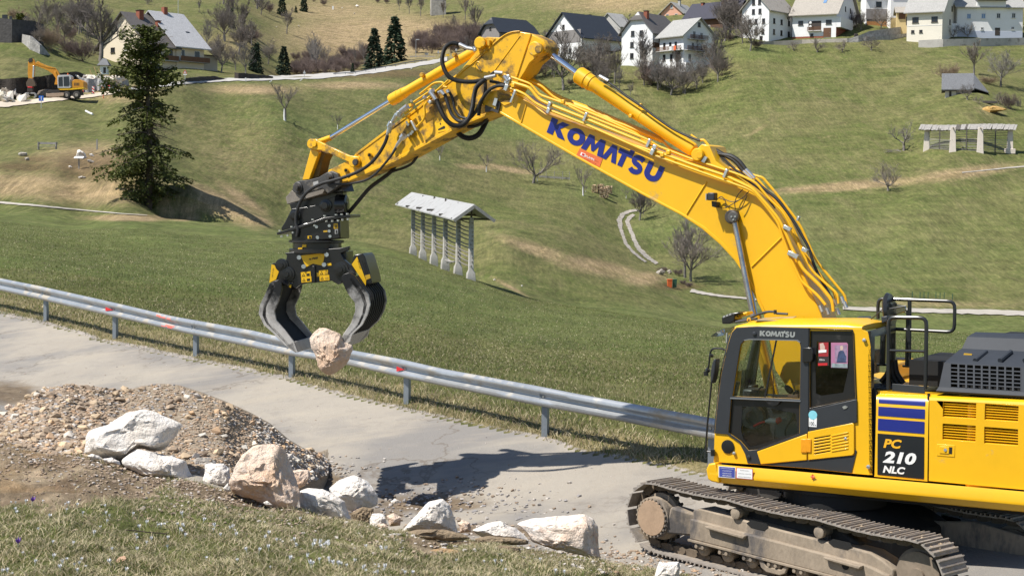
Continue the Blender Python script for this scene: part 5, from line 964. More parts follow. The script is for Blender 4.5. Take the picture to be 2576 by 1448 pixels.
def boulder(name, label, fr, pts, Y, m, seed, depth=.85, parent=None, rough=1.0, group=None, cat='boulder', rim=.25):
 px = zl(fr, pts); _m = (min(p[1] for p in px)+max(p[1] for p in px))/2; px = [(x, y+(7 if y > _m and name == 'boulder' else 0)) for x, y in px]; cx = (min(p[0] for p in px)+max(p[0] for p in px))/2; cy = (min(p[1] for p in px)+max(p[1] for p in px))/2
 c = at(cx, cy, Y); k = Y/F; vd = (c-CAM).normalized(); xr = vd.cross(UPZ).normalized(); yu = xr.cross(vd)
 n = len(px); rs = []
 for i in range(128):
  t = 2*math.pi*i/128; dx, dy = math.cos(t), math.sin(t); best = .0
  for j in range(n):
   ax, ay = px[j][0]-cx, -(px[j][1]-cy); bx, by = px[(j+1) % n][0]-cx, -(px[(j+1) % n][1]-cy); ex, ey = bx-ax, by-ay; den = dx*ey-dy*ex
   if abs(den) < 1e-9: continue
   s = (ax*ey-ay*ex)/den; u = (ax*dy-ay*dx)/den
   if s > 0 and -.001 <= u <= 1.001: best = max(best, s)
  rs.append(best)
 rs = np.array(rs); W = (max(p[0] for p in px)-min(p[0] for p in px))*k/2; H = (max(p[1] for p in px)-min(p[1] for p in px))*k/2; D = depth*(W+H)/2
 bm = bmesh.new(); bmesh.ops.create_icosphere(bm, subdivisions=5, radius=1.0); rg = random.Random(seed); out = []
 planes = []
 for i in range(22):
  q = Vector((rg.gauss(0, 1), rg.gauss(0, 1), rg.gauss(0, 1))).normalized(); planes.append((q, rg.uniform(.60, .86)))
 so_ = Vector((seed*3.1, seed*1.7, 0))
 for v in bm.verts:
  p = v.co.copy(); b = abs(p.y)
  dz = p.y
  for q, h in planes:
   if abs(q.y) > .35:
    d_ = p.dot(q)
    if d_ > h: p -= q*(d_-h)*.92
  t = math.atan2(p.z, p.x) % (2*math.pi); r = math.hypot(p.x, p.z); R_ = float(np.interp(t/(2*math.pi)*128, np.arange(129), np.append(rs, rs[0])))*k
  f = min(1.0, r)**.75
  a = Vector((math.cos(t)*R_*f, p.y*D, math.sin(t)*R_*f))
  nn = (mnoise.noise(v.co*2.2+so_)*.10+mnoise.noise(v.co*5+so_)*.085+abs(mnoise.noise(v.co*9+so_))*.085+mnoise.noise(v.co*21+so_)*.035)*rough*min(W, H)*1.0
  cr = mnoise.noise(v.co*3.3+so_*2); nn -= max(0, .12-abs(cr))*.35*min(W, H)*rough
  dirv = Vector((v.co.x*rim, v.co.y, v.co.z*rim)); a += dirv*nn
  out.append(xr*a.x+vd*a.y+yu*a.z)
 me = bpy.data.meshes.new(name)
 for v, p in zip(bm.verts, out): v.co = p
 bm.to_mesh(me); bm.free(); me.shade_smooth(); me.set_sharp_from_angle(angle=R(38)); me.materials.append(m)
 o = link(name, me, None, c); tag(o, label, cat, group); return o
BG = 'boulders along the edge of the road works'
boulder('boulder', 'big white flat boulder tilted up on top of the row beside the gravel pile', 'pile', [(596,450),(640,410),(760,378),(850,325),(920,288),(1000,275),(1120,290),(1230,330),(1305,370),(1310,400),(1260,450),(1180,520),(1130,555),(1070,550),(1000,535),(900,590),(860,635),(790,625),(700,610),(570,565),(585,490)], 20.6, ROCKW, 3, 1.0, group=BG)
boulder('boulder', 'white boulder lying under the right end of the big flat one', 'pile', [(860,620),(970,545),(1100,580),(1200,600),(1310,640),(1345,700),(1405,780),(1390,815),(1250,790),(1150,750),(1000,715),(870,660)], 20.3, ROCKW, 5, .9, group=BG)
boulder('boulder', 'bluish boulder in full shade in the gap of the row below the gravel pile', 'pile', [(1305,650),(1400,612),(1480,615),(1525,640),(1530,700),(1440,790),(1390,770),(1330,700)], 21.2, ROCKG, 8, .7, group=BG)
boulder('boulder', 'white knobbly boulder at the foot of the peach coloured block', 'pile', [(1440,660),(1500,645),(1580,650),(1640,690),(1645,760),(1600,795),(1500,800),(1430,815),(1420,790),(1440,720)], 20.2, ROCKW, 11, .8, group=BG)
boulder('boulder', 'tall peach coloured boulder with a shaded right face, tallest of the row', 'pile', [(1640,680),(1700,590),(1790,530),(1880,515),(1960,520),(2010,560),(2040,640),(2080,740),(2120,850),(2112,930),(2085,978),(1990,965),(1870,935),(1700,890),(1630,830),(1618,760)], 19.6, ROCKP, 14, .95, group=BG)
boulder('boulder', 'small rounded tan boulder half hidden behind the tall peach block', 'pile', [(2040,700),(2100,692),(2180,702),(2194,745),(2150,792),(2100,815),(2050,800)], 21.4, ROCKP, 17, .9, group=BG)
boulder('boulder', 'low white boulder between the peach block and the round white one', 'rock', [(240,470),(300,448),(400,455),(480,490),(560,540),(600,640),(608,670),(480,660),(350,625),(300,600),(245,560)], 20.0, ROCKW, 21, .8, group=BG)
boulder('boulder', 'round white boulder at the edge of the crane arm shadow', 'rock', [(445,450),(520,390),(620,358),(720,400),(790,480),(785,550),(720,575),(640,595),(580,585),(480,500)], 20.9, ROCKW, 24, .85, group=BG)
boulder('boulder', 'small broken white rock in loose soil right of the low boulders', 'rock', [(740,620),(790,612),(835,625),(862,680),(825,722),(735,712),(730,660)], 20.2, ROCKW, 27, .9, group=BG)
boulder('boulder', 'pointed white boulder standing alone like a small peak', 'rock', [(942,738),(1000,670),(1100,580),(1150,540),(1240,522),(1290,570),(1330,660),(1350,748),(1200,752),(1100,728)], 19.7, ROCKW, 30, .8, group=BG)
boulder('boulder', 'low smooth white slab left of the long veined boulder', 'rock', [(1430,742),(1550,690),(1640,677),(1760,720),(1840,770),(1872,812),(1700,800),(1550,795)], 19.8, ROCKW, 33, .8, group=BG)
boulder('boulder', 'long white boulder with reddish veins near the excavator track', 'rock', [(1745,700),(1860,660),(2080,640),(2210,627),(2300,650),(2350,700),(2368,780),(2368,870),(2376,938),(2320,930),(2230,905),(2050,865),(1860,805),(1825,765)], 20.0, ROCKR, 36, .8, group=BG)
boulder('boulder', 'pale rock in the bottom foreground right in front of the track', 'trk', [(380,1090),(500,1075),(632,1085),(665,1150),(660,1300),(300,1310),(345,1180)], 18.8, ROCKW, 39, .8, group=BG)
boulder('lifted_stone', 'pink and white block of stone held up between the jaws of the grab', 'jaw', [(540,1030),(575,980),(640,930),(700,925),(850,990),(870,1060),(965,1100),(968,1140),(922,1260),(872,1340),(800,1392),(740,1407),(670,1362),(638,1330),(600,1200),(560,1120)], 25.45, ROCKP, 42, .75, cat='stone')
for pts, Y, lb in (([(600,600),(650,575),(700,590),(705,640),(640,660),(605,640)], 20.8, 'pinkish rock half buried in soil right of the round white boulder'), ([(850,640),(900,622),(950,650),(945,690),(870,695)], 20.4, 'knobbly pale rock in the soil left of the pointed boulder'), ([(1340,690),(1380,665),(1430,690),(1440,735),(1360,740)], 20.3, 'pale rock between the pointed boulder and the low slab'), ([(780,700),(830,690),(860,715),(840,740),(790,738)], 19.9, 'small rock sunk in dug soil below the broken white one')):
 boulder('boulder', lb, 'rock', pts, Y, ROCKP, len(lb), .9, group=BG)
SG = 'loose white stones at the foot of the boulders'
for i, (fr, pts, Y, lb) in enumerate((('pile', [(612,600),(650,585),(700,600),(722,628),(660,632)], 20.0, 'flat white stone under the left corner of the big flat boulder'), ('pile', [(720,620),(790,612),(850,640),(850,668),(740,650)], 20.0, 'greyish stone wedged below the middle of the big flat boulder'), ('pile', [(655,650),(690,642),(718,660),(690,674),(660,668)], 19.8, 'small grey stone lying on bare soil below the flat boulder'), ('pile', [(1075,755),(1120,748),(1136,775),(1110,788),(1078,780)], 19.7, 'small grey stone on the soil in front of the second boulder'), ('pile', [(1855,930),(1885,915),(1922,945),(1880,955)], 19.2, 'white stone at the foot of the tall peach boulder'), ('pile', [(30,245),(60,232),(100,250),(80,280),(35,278)], 23.5, 'orange stone at the left end of the gravel pile'), ('rock', [(875,540),(905,520),(938,535),(935,555),(890,560)], 23.6, 'pale stone lit up inside the dark shadow on the dug ground'), ('rock', [(1815,865),(1840,855),(1860,872),(1830,880)], 19.0, 'small pale stone on the bank near the veined boulder'), ('pile', [(1570,830),(1610,790),(1630,850),(1600,860)], 19.5, 'white splinter between the knobbly and the peach boulder'), ('pile', [(2180,710),(2205,700),(2220,715),(2195,728)], 21.8, 'tiny tan stone right of the half hidden boulder'))):
 boulder('stone', lb, fr, pts, Y, ROCKW if i not in (5,) else ROCKP, 60+i, .9, group=SG, cat='stone')
for lb, fr, pts, Y, m in (('lump of dug brown soil below the pointed boulder', 'rock', [(930,770),(1060,735),(1250,735),(1400,770),(1440,800),(1300,815),(1000,800)], 19.2, mat('clod_soil', (.24, .18, .115), .95, var=.3, scale=8, bump=.8, bscale=20, bdist=.05)), ('lump of dug soil below the low white slab', 'rock', [(1450,800),(1560,780),(1700,790),(1830,805),(1850,840),(1650,850),(1480,830)], 19.2, mat('clod_soil', (.24, .18, .115))), ('heap of crumbly brown soil right of the low boulders', 'rock', [(600,620),(680,580),(760,590),(760,700),(720,730),(620,690)], 20.5, mat('clod_soil', (.24, .18, .115))), ('flat orange molehill in the grass below the pointed boulder', 'rock', [(1080,920),(1150,880),(1240,860),(1340,880),(1400,915),(1300,935),(1150,938)], 17.6, mat('orange_soil', (.36, .235, .12), .95, var=.25, scale=8, bump=.8, bscale=20, bdist=.05)), ('lumpy molehill of brown soil in the grass below the veined boulder', 'rock', [(1565,880),(1620,840),(1700,850),(1790,860),(1800,900),(1700,910),(1600,900)], 18.2, mat('clod_soil', (.24, .18, .115)))):
 boulder('soil_heap', lb, fr, pts, Y, m, len(lb), .6, cat='soil', rough=1.6, group='heaps of dug soil on the bank')
# -- gravel pile
PTOP = [(-20,1030),(12,1042),(60,1002),(120,975),(175,966),(240,972),(300,980),(340,975),(390,964),(440,966),(500,985),(560,1008),(620,1035),(670,1062),(720,1105),(760,1128),(806,1140),(830,1165)]
PBOT = [(-20,1106),(0,1112),(120,1140),(250,1168),(400,1200),(560,1225),(700,1235),(760,1222),(815,1196),(830,1184)]
PM = NG('gravel_and_sand'); v = PM.coord(); n2 = PM.noise(v, 5, 6, .7); n3 = PM.noise(v, 24, 5, .75)
PM.base(PM.mix(PM.rng(n3, .38, .66), PM.mix(PM.rng(n2, .35, .65), (.22, .165, .11), (.32, .25, .17)), (.44, .37, .28))); PM.bsdf.inputs['Roughness'].default_value = .95; PM.bump(n3, .9, .05)
xs = np.arange(-20, 831, 7.0); tt = np.linspace(0, 1, 26); V = []; Y_b, Y_t = 23.3, 25.6
for x in xs:
 yt, yb = pline(x, PTOP), pline(x, PBOT)
 for t in tt:
  e = 1-(1-t)**1.0; y = yb+(yt-yb)*e; nx = fbm(np.array([x*.02]), np.array([t*3.0]))[0]
  Y = pline(x, [(0,20.6),(250,20.1),(560,20.4),(700,22.2),(830,25.6)])+(t*pline(x, [(0,1.9),(120,2.8),(300,3.8),(400,4.0),(700,3.4),(830,1.0)])+nx*.12)*min(1, (yb-yt)/60); e = min(1, max(0, (x-690)/140)); Y = Y*(1-e*e)+_pb(x, float(y))*e*e
  V.append(at(x, float(y+nx*6*math.sin(math.pi*t)), Y))
nt_, nx_ = len(tt), len(xs)
for i in range(nx_):
 p = V[i*nt_+nt_-1]
pm = MB(); pm.add(V, [(i*nt_+j, i*nt_+j+1, (i+1)*nt_+j+1, (i+1)*nt_+j) for i in range(nx_-1) for j in range(nt_-1)])
back = []
for i in range(nx_):
 p = V[i*nt_+nt_-1]; q = p+Vector((0, 1.6, 0)); q.z = gz(q.x, q.y)-.1; back += [p+Vector((0, .35, -.05)), q]
pm.add([V[i*nt_+nt_-1] for i in range(nx_)]+back, [(i, nx_+2*i, nx_+2*(i+1), i+1) for i in range(nx_-1)]+[(nx_+2*i, nx_+2*i+1, nx_+2*i+3, nx_+2*i+2) for i in range(nx_-1)])
fr_ = [V[i*nt_] for i in range(nx_)]; fk = []
for p in fr_: q = p+Vector((0, -.5, 0)); q.z = min(p.z, gz(q.x, q.y))-.25; fk.append(q)
pm.add(fr_+fk, [(i, i+1, nx_+i+1, nx_+i) for i in range(nx_-1)])
for i0, dx in ((0, -.6),):
 e_ = [V[i0*nt_+j] for j in range(nt_)]; k_ = []
 for p in e_: q = p+Vector((dx, 0, 0)); q.z = min(p.z, gz(q.x, q.y))-.2; k_.append(q)
 pm.add(e_+k_, [(j, j+1, nt_+j+1, nt_+j) for j in range(nt_-1)])
pile = pm.build('gravel_pile', PM.m, ang=80); tag(pile, 'long heap of brown gravel and rubble beside the road behind the boulders', 'gravel pile')
def pile_pt(x, t):
 i = min(max((x+20)/7.0, 0), nx_-1.001); j = t*(nt_-1.001); a, b = int(i), int(j); return V[a*nt_+b].lerp(V[a*nt_+b+1], j-b).lerp(V[(a+1)*nt_+b].lerp(V[(a+1)*nt_+b+1], j-b), i-a)
def stone_mesh(name, seed, m, sub=1):
 bm = bmesh.new(); rg = random.Random(seed)
 pts = [bm.verts.new(Vector((rg.gauss(0, 1), rg.gauss(0, 1), rg.gauss(0, 1))).normalized()*rg.uniform(.75, 1.05)) for _ in range(15)]
 for p in pts: p.co.x *= 1.15; p.co.y *= rg.uniform(.7, 1); p.co.z *= rg.uniform(.5, .8)
 r = bmesh.ops.convex_hull(bm, input=bm.verts); bmesh.ops.delete(bm, geom=[g for g in r['geom_interior'] if isinstance(g, bmesh.types.BMVert)], context='VERTS')
 me = bpy.data.meshes.new(name); bm.to_mesh(me); bm.free(); me.materials.append(m); return me
STM = [mat('stone_tan', (.45, .345, .235), .9, var=.25, scale=12, rndv=.3), mat('stone_brown', (.37, .28, .19), .9, var=.25, scale=12, rndv=.3), mat('stone_pale', (.58, .53, .46), .9, var=.2, scale=12, rndv=.2), mat('stone_grey', (.37, .35, .32), .9, var=.2, scale=12, rndv=.3), mat('stone_orange', (.52, .35, .21), .9, var=.25, scale=12, rndv=.25)]
SME = [[stone_mesh('stone', 100+i*7+j, m) for j in range(4)] for i, m in enumerate(STM)]
rs_ = random.Random(21); big = []; small = []
def stone_kind(x):
 r = rs_.random(); edge = x > 640
 return (2 if r < .5 else 0 if r < .75 else 4 if r < .9 else 3) if edge else (0 if r < .40 else 1 if r < .72 else 2 if r < .80 else 3 if r < .88 else 4)
LBS = ['tan stone in the gravel heap beside the road', 'brown stone in the gravel heap beside the road', 'pale stone in the gravel heap beside the road', 'grey stone in the gravel heap beside the road', 'orange stone in the gravel heap beside the road']
for i in range(300):
 x = rs_.uniform(0, 815) if rs_.random() < .62 else rs_.choice((rs_.uniform(20, 330), rs_.uniform(640, 815))); t = rs_.random()**1.2
 p = pile_pt(x, min(t, .985)); s = rs_.uniform(.042, .085)*(1.25 if rs_.random() < .15 else 1); k = stone_kind(x)
 o = link('stone', rs_.choice(SME[k]), None, p+Vector((0, -.01, s*.2)), (rs_.uniform(-.5, .5), rs_.uniform(-.5, .5), rs_.uniform(0, 6.28))); o.scale = (s, s, s)
 tag(o, LBS[k].replace('in the gravel heap', ('near the crest', 'on the face', 'at the foot')[2 if t < .2 else 0 if t > .75 else 1]+' of the '+('left part', 'middle', 'right tail')[0 if x < 280 else 2 if x > 640 else 1]+' of the gravel heap'), 'stone', 'stones in the gravel heap')
def scatter_mesh(name, spots, mats):
 VV, FF, MI = [], [], []; base = []
 for j in range(6):
  me = stone_mesh('tmp', 300+j, STM[0]); vs = np.array([v.co[:] for v in me.vertices]); fs = [tuple(p.vertices) for p in me.polygons]; base.append((vs, fs)); bpy.data.meshes.remove(me)
 n = 0
 for p, s, k in spots:
  vs, fs = rs_.choice(base); a = rs_.uniform(0, 6.28); c, sn = math.cos(a), math.sin(a); rm = np.array([[c, -sn, 0], [sn, c, 0], [0, 0, 1]])
  VV.append(vs@rm.T*s+np.array(p[:])); FF += [tuple(n+q for q in f) for f in fs]; MI += [k]*len(fs); n += len(vs)
 me = bpy.data.meshes.new(name); me.from_pydata(np.concatenate(VV).tolist(), [], FF); me.polygons.foreach_set('material_index', MI)
 for m in mats: me.materials.append(m)
 return tag(link(name, me), kind='stuff')
sp_ = []
for i in range(9000):
 x = rs_.uniform(-10, 822); t = rs_.random(); sp_.append((pile_pt(x, min(t, .99)), rs_.uniform(.014, .044)*(1.2 if x > 640 or x < 300 else .9), stone_kind(x)))
scatter_mesh('gravel', sp_, STM)
sp_ = []
def on_ground(x, y, s, k):
 p = G(x, y); sp_.append((p+Vector((0, 0, s*.25)), s, k))
for i in range(2000): x = rs_.gauss(380, 330); on_ground(x, float(pline(x, BANK_EDGE))+abs(rs_.gauss(0, 48))+2, rs_.uniform(.007, .030), rs_.choice((0, 1, 1, 0, 2)))
for i in range(500): x = rs_.uniform(620, 1560); on_ground(x, float(pline(x, BANK_EDGE))-abs(rs_.gauss(0, 30))-2, rs_.uniform(.012, .04), rs_.choice((0, 1, 2, 3)))
for i in range(420): on_ground(rs_.gauss(1120, 140), rs_.gauss(1262, 24), rs_.uniform(.010, .045), rs_.choice((1, 2, 3, 3)))
for i in range(200): on_ground(rs_.gauss(800, 60), rs_.gauss(1180, 16), rs_.uniform(.012, .04), rs_.choice((0, 2, 3)))
for i in range(420): on_ground(rs_.uniform(1500, 1900), rs_.uniform(1385, 1447), rs_.uniform(.008, .04), rs_.choice((0, 0, 2, 4)))
for i in range(220): x = rs_.uniform(0, 1560); yt = float(pline(x, ROAD_TOP)); on_ground(x, rs_.uniform(yt, float(pline(x, BANK_EDGE))), rs_.uniform(.008, .022), rs_.choice((0, 2, 3)))
for i in range(160): x = rs_.uniform(900, 1560); on_ground(x, float(pline(x, BANK_EDGE))+rs_.uniform(0, 30), rs_.uniform(.01, .035), 2)
scatter_mesh('rubble', sp_, STM)
# -- grass on the bank, along the road edge, and the crocuses
def grass(name, pts, hts, lean, cols, wid, seed):
 g = np.random.RandomState(seed); n = len(pts); P = np.array(pts); h = np.array(hts); a = g.uniform(0, 2*np.pi, n); la = g.uniform(0, 2*np.pi, n); ln = h*np.array(lean)
 sx, sy = np.cos(a)*wid*(.6+.8*g.rand(n)), np.sin(a)*wid*(.6+.8*g.rand(n)); dx, dy = np.cos(la)*ln, np.sin(la)*ln
 V = np.zeros((n, 5, 3)); V[:, 0] = P-np.stack([sx, sy, 0*sx], 1); V[:, 1] = P+np.stack([sx, sy, 0*sx], 1)
 V[:, 2] = P+np.stack([sx*.8+dx*.35, sy*.8+dy*.35, h*.6], 1); V[:, 3] = P+np.stack([-sx*.8+dx*.35, -sy*.8+dy*.35, h*.6], 1); V[:, 4] = P+np.stack([dx, dy, h], 1)
 b = np.arange(n)[:, None]*5; T = np.concatenate([b+np.array([[0, 1, 2]]), b+np.array([[0, 2, 3]]), b+np.array([[3, 2, 4]])], 0)
 me = npmesh(name, V.reshape(-1, 3), T, None, False); ci = np.array(cols, dtype=np.int32); me.polygons.foreach_set('material_index', np.concatenate([ci, ci, ci]).astype(np.int32))
 for m in GRM: me.materials.append(m)
 return tag(link(name, me), kind='stuff')
def blade(name, c):
 g = NG(name); n = g.noise(g.coord(), 1.8, 3); g.base(g.mix(g.rng(n, .35, .65), scl(c, .75), scl(c, 1.25))); g.bsdf.inputs['Roughness'].default_value = .7; g.bsdf.inputs['Specular IOR Level'].default_value = .2
 t = g.n('BsdfTranslucent', Color=c); mx = g.n('MixShader', Fac=.3); g.t.links.new(g.bsdf.outputs[0], mx.inputs[1]); g.t.links.new(t.outputs[0], mx.inputs[2]); g.t.links.new(mx.outputs[0], g.out.inputs['Surface']); return g.m
GRM = [blade('fresh_grass', (.135, .175, .045)), blade('dull_grass', (.205, .21, .085)), blade('dry_straw', (.50, .43, .28)), blade('brown_straw', (.30, .24, .135))]
def gridz(x, y):
 u = x/y; wv = np.log(y); i = np.interp(u, _us_, np.arange(NU)); j = np.interp(wv, _ws_, np.arange(NW)); a = np.clip(i.astype(int), 0, NU-2); b = np.clip(j.astype(int), 0, NW-2); fi, fj = i-a, j-b
 f = lambda A: (A[b, a]*(1-fi)+A[b, a+1]*fi)*(1-fj)+(A[b+1, a]*(1-fi)+A[b+1, a+1]*fi)*fj
 return f(ZG), f(ATT['bank']), f(ATT['soil']), f(ATT['road']), f(ATT['verge']), f(ATT['vgrey'])
g_ = np.random.RandomState(5); N = 330000
Yr = np.exp(g_.uniform(math.log(13.2), math.log(21.5), N)); Xr = Yr*g_.uniform(-.325, .16, N); z, bk_, so_, rd_, vg_, vy_ = gridz(Xr, Yr)
patch = fbm(Xr*1.7+3, Yr*1.7)+fbm(Xr*.5, Yr*.5+8)*.8
keep = (bk_ > .55) & (g_.rand(N) < np.clip(1.05-so_*1.25, .015, 1)*np.clip(.62+patch*.9, .12, 1))
P = np.stack([Xr, Yr, z], 1)[keep]; pt = patch[keep]; r = g_.rand(len(P)); dryness = np.clip(.72-pt*.5, .3, .95)
ci = np.where(r < dryness*.62, 2, np.where(r < dryness*.62+.12, 3, np.where(r < .62+dryness*.2, 1, 0)))
hh = g_.uniform(.016, .050, len(P))*np.where(ci == 2, 1.15, 1.0); grass('grass', P, hh, np.where(ci >= 2, g_.uniform(.8, 2.2, len(P)), g_.uniform(.2, 1.1, len(P))), ci, .0034, 1)
N = 150000
Yr = np.exp(g_.uniform(math.log(25.5), math.log(52), N)); Xr = Yr*g_.uniform(-.325, .14, N); z, bk_, so_, rd_, vg_, vy_ = gridz(Xr, Yr); pxr, pyr = projn(Xr, Yr, z); ab = pline(pxr, ROAD_TOP)-pyr
keep = (ab > -2) & (rd_ < .5) & (g_.rand(N) < np.where(ab < 70, .95, .5)*np.clip(.12+ab/16, .05, 1))
P = np.stack([Xr, Yr, z], 1)[keep]; v_ = vg_[keep]; r = g_.rand(len(P)); ci = np.where(r < .12+.42*v_, 2, np.where(r < .2+.55*v_, 3, np.where(r < .72, 1, 0)))
grass('verge_grass', P, g_.uniform(.03, .085, len(P))*(1+.5*v_), np.where(ci >= 2, g_.uniform(.5, 1.6, len(P)), g_.uniform(.2, .9, len(P))), ci, .006, 2)
N = 150000
Yr = np.exp(g_.uniform(math.log(44), math.log(112), N)); Xr = Yr*g_.uniform(-.31, .31, N); z, bk_, so_, rd_, vg_, vy_ = gridz(Xr, Yr); pxr, pyr = projn(Xr, Yr, z); kp = (rd_ < .3) & (pyr < pline(pxr, ROAD_TOP)-4); Xr, Yr, z = Xr[kp], Yr[kp], z[kp]; N = len(Xr); r = g_.rand(N); pt = fbm(Xr*.25, Yr*.12)
ci = np.where(r < .06-.15*pt, 2, np.where(r < .14, 3, np.where(r < .62-.5*pt, 1, 0))); grass('meadow_grass', np.stack([Xr, Yr, z], 1), g_.uniform(.025, .06, N), g_.uniform(.3, 1.4, N), ci, .012, 3)
def crocus(nm, pm_):
 c = MB(); n = 6
 for i in range(n):
  a = 2*math.pi*i/n; ca, sa = math.cos(a), math.sin(a); q = Vector((-sa, ca, 0)); rdv = Vector((ca, sa, 0))
  c.add([rdv*.004+Vector((0, 0, .045)), rdv*.017+q*.011+Vector((0, 0, .068)), rdv*.024+Vector((0, 0, .098)), rdv*.017-q*.011+Vector((0, 0, .068))], [(0, 1, 2, 3)])
 s_ = MB().tube([Vector((0, 0, -.01)), Vector((.002, 0, .025)), Vector((0, 0, .05))], [.004, .004, .006], 5)
 return c.mesh('petals', pm_), s_.mesh('stem', mat('pale_stem', (.55, .58, .45)))
CW = crocus('w', mat('white_petal', (.80, .80, .82), .6, var=.05)); CV = crocus('v', mat('violet_petal', (.16, .06, .38), .6))
def plant(me, x, y, label, group, s=1.0):
 h = G(x, y); t = thing('crocus', label, 'flower', h, rnd.uniform(0, 6.28), group); t.rotation_euler.x = rnd.uniform(-.25, .25); t.rotation_euler.y = rnd.uniform(-.25, .25); t.scale = (s, s, s*rnd.uniform(.8, 1.15)); link('petals', me[0], t); link('stem', me[1], t)
CX_ = [('pile', p) for p in ((118,990),(118,1010),(345,1038),(275,1125),(297,925),(455,945),(485,945),(543,952),(465,985),(583,1018),(745,960),(748,1015),(775,1030),(750,1068),(708,1110),(660,1160),(935,1018),(985,1115),(1028,1085),(1108,1095),(1138,1100),(1155,1090),(1255,1092),(1280,1098),(1303,1102),(1265,1135),(1280,1140),(1302,1175),(1290,1025),(1188,1195),(1070,1205),(960,1190),(968,1165),(1035,1225),(1185,1255),(515,1232),(370,1220),(170,1290),(378,1328),(465,1340),(448,1370),(430,1405),(525,1378),(560,1370),(578,1342),(600,1390),(548,1425),(245,1362),(882,1422),(972,1280),(793,1270),(783,1365),(1455,1330),(1560,1170),(1520,1115),(1505,1125),(1640,1118),(1655,1130),(1622,1122),(1662,1172),(1680,1350),(1745,1278),(1827,1280),(1895,1262),(1872,1165),(1895,1160),(1955,1210),(1980,1200),(1992,1212),(1872,1190),(2048,1200),(2080,1210),(2095,1238),(2205,1240),(2212,1225),(2255,1228),(2262,1250),(2310,1240),(2318,1218),(2295,1232),(2168,1320),(2192,1378),(2255,1340),(2325,1345),(2355,1375),(2388,1380),(2048,1342),(1910,1395),(80,930),(180,932),(105,935),(95,1440),(55,1435),(12,1425),(1435,1065),(1000,835),(2110,1055))]
CX_ += [('rock', p) for p in ((820,890),(842,885),(800,870),(715,870),(300,935),(385,955),(180,958),(450,955),(482,985),(515,990),(542,990),(575,1000),(325,990),(620,965),(762,985),(797,988),(800,1008),(822,1020),(838,1025),(890,1020),(960,1028),(1030,1050),(975,1050),(700,1000),(680,1020),(710,1035),(770,1050),(790,1052),(1605,972),(1530,965),(1645,968),(1918,955),(1670,1025),(2020,1040),(2085,1045),(1340,960),(440,840),(410,855),(375,845),(330,850),(225,850))]
for fr, (x, y) in CX_:
 px, py = zp(fr, x, y); plant(CW, px, py+5, 'white crocus flower '+('near the upper edge', 'in the middle', 'at the bottom edge')[min(2, max(0, int((py-1270-max(0, px-600)*.12)/58)))]+' of the foreground grass, '+('far left', 'below the flat boulder', 'below the peach boulder', 'below the pointed boulder', 'below the veined boulder')[min(4, int(max(0, px)/300))], 'white crocuses in the foreground grass', rnd.uniform(.45, .8))
for (x, y), lb in (((227,940), 'violet crocus near the orange soil at the upper edge of the grass'), ((127,1245), 'violet crocus low in the foreground grass among white ones')): px, py = zp('pile', x, y); plant(CV, px, py+4, lb, 'violet crocuses in the foreground grass', 1.1)
px, py = zp('pile', 850, 1350); lf = MB(); h = G(px, py); lf.add([h+Vector(q) for q in ((-.045, 0, .01), (-.02, .03, .04), (.03, .04, .05), (.05, 0, .03), (.03, -.03, .02), (-.02, -.03, .0))], [(0, 1, 2, 3, 4, 5)]); tag(lf.build('dry_leaf', mat('dry_leaf', (.40, .25, .16), .8)), 'curled brown dry leaf lying in the foreground grass', 'leaf')
tw = [G(*zp('pile', *p)) + Vector((0, 0, .03)) for p in ((880,1145),(960,1150),(1040,1160),(1110,1165),(1180,1172))]; tag(MB().tube(smoothpath(tw, 4), .006, 5).build('twig', mat('dark_twig', (.06, .045, .03), .9)), 'thin dark twig lying in the foreground grass', 'twig')
# -- lanes and tracks draped on the ground
def strip(name, fr, up, lo, m, lift=.05, n=6, kind='structure'):
 U, L = np.array(zl(fr, up)), np.array(zl(fr, lo)); N = max(len(U), len(L))*n
 def res(P): d = np.concatenate([[0], np.cumsum(np.hypot(*np.diff(P, axis=0).T))]); t = np.linspace(0, d[-1], N); return np.stack([np.interp(t, d, P[:, 0]), np.interp(t, d, P[:, 1])], 1)
 U, L = res(U), res(L); mb = MB(); vs = []
 for a, b in zip(U, L):
  ja, jb = rnd.uniform(-.12, .12), rnd.uniform(-.12, .12)
  for t in (0+ja, .33, .67, 1+jb): vs.append(G(*(a+(b-a)*t), lift))
 mb.add(vs, [(i*4+j, i*4+j+1, i*4+j+5, i*4+j+4) for i in range(N-1) for j in range(3)]); return tag(mb.build(name, m, ang=70), kind=kind)
LANE = mat('pale_gravel_lane', (.37, .34, .295), .95, var=.2, scale=.6); ASPH = mat('far_asphalt', (.40, .385, .36), .9, var=.08, scale=.3, dirt=((.46, .41, .33), .3, .2)); TRK = mat('stony_track', (.30, .27, .23), .95, var=.5, scale=1.6)
strip('road', 'd', [(-60,262),(0,258),(60,254),(140,247),(230,238),(300,228)], [(-60,276),(0,272),(80,263),(160,254),(240,245),(300,236)], mat('dusty_far_road', (.50, .43, .34), .95, var=.1, scale=.3), .12)
strip('road', 'd', [(296,228),(380,216),(460,205),(560,199),(680,192),(740,189),(800,187),(880,181),(950,173),(1010,165),(1070,155),(1125,145)], [(296,236),(380,224),(460,213),(560,206),(680,203),(740,201),(820,198),(900,191),(960,183),(1020,174),(1080,163),(1125,155)], ASPH, .12)
strip('path', 'fir', [(-20,662),(300,690),(600,722),(900,752),(1100,770),(1300,783)], [(-20,680),(300,704),(600,733),(900,760),(1100,776),(1300,787)], LANE, .08)
strip('path', 'd', [(2120,772),(2200,775),(2300,777),(2400,779),(2500,781),(2620,784)], [(2120,780),(2200,784),(2300,787),(2400,790),(2500,793),(2620,797)], LANE, .10)
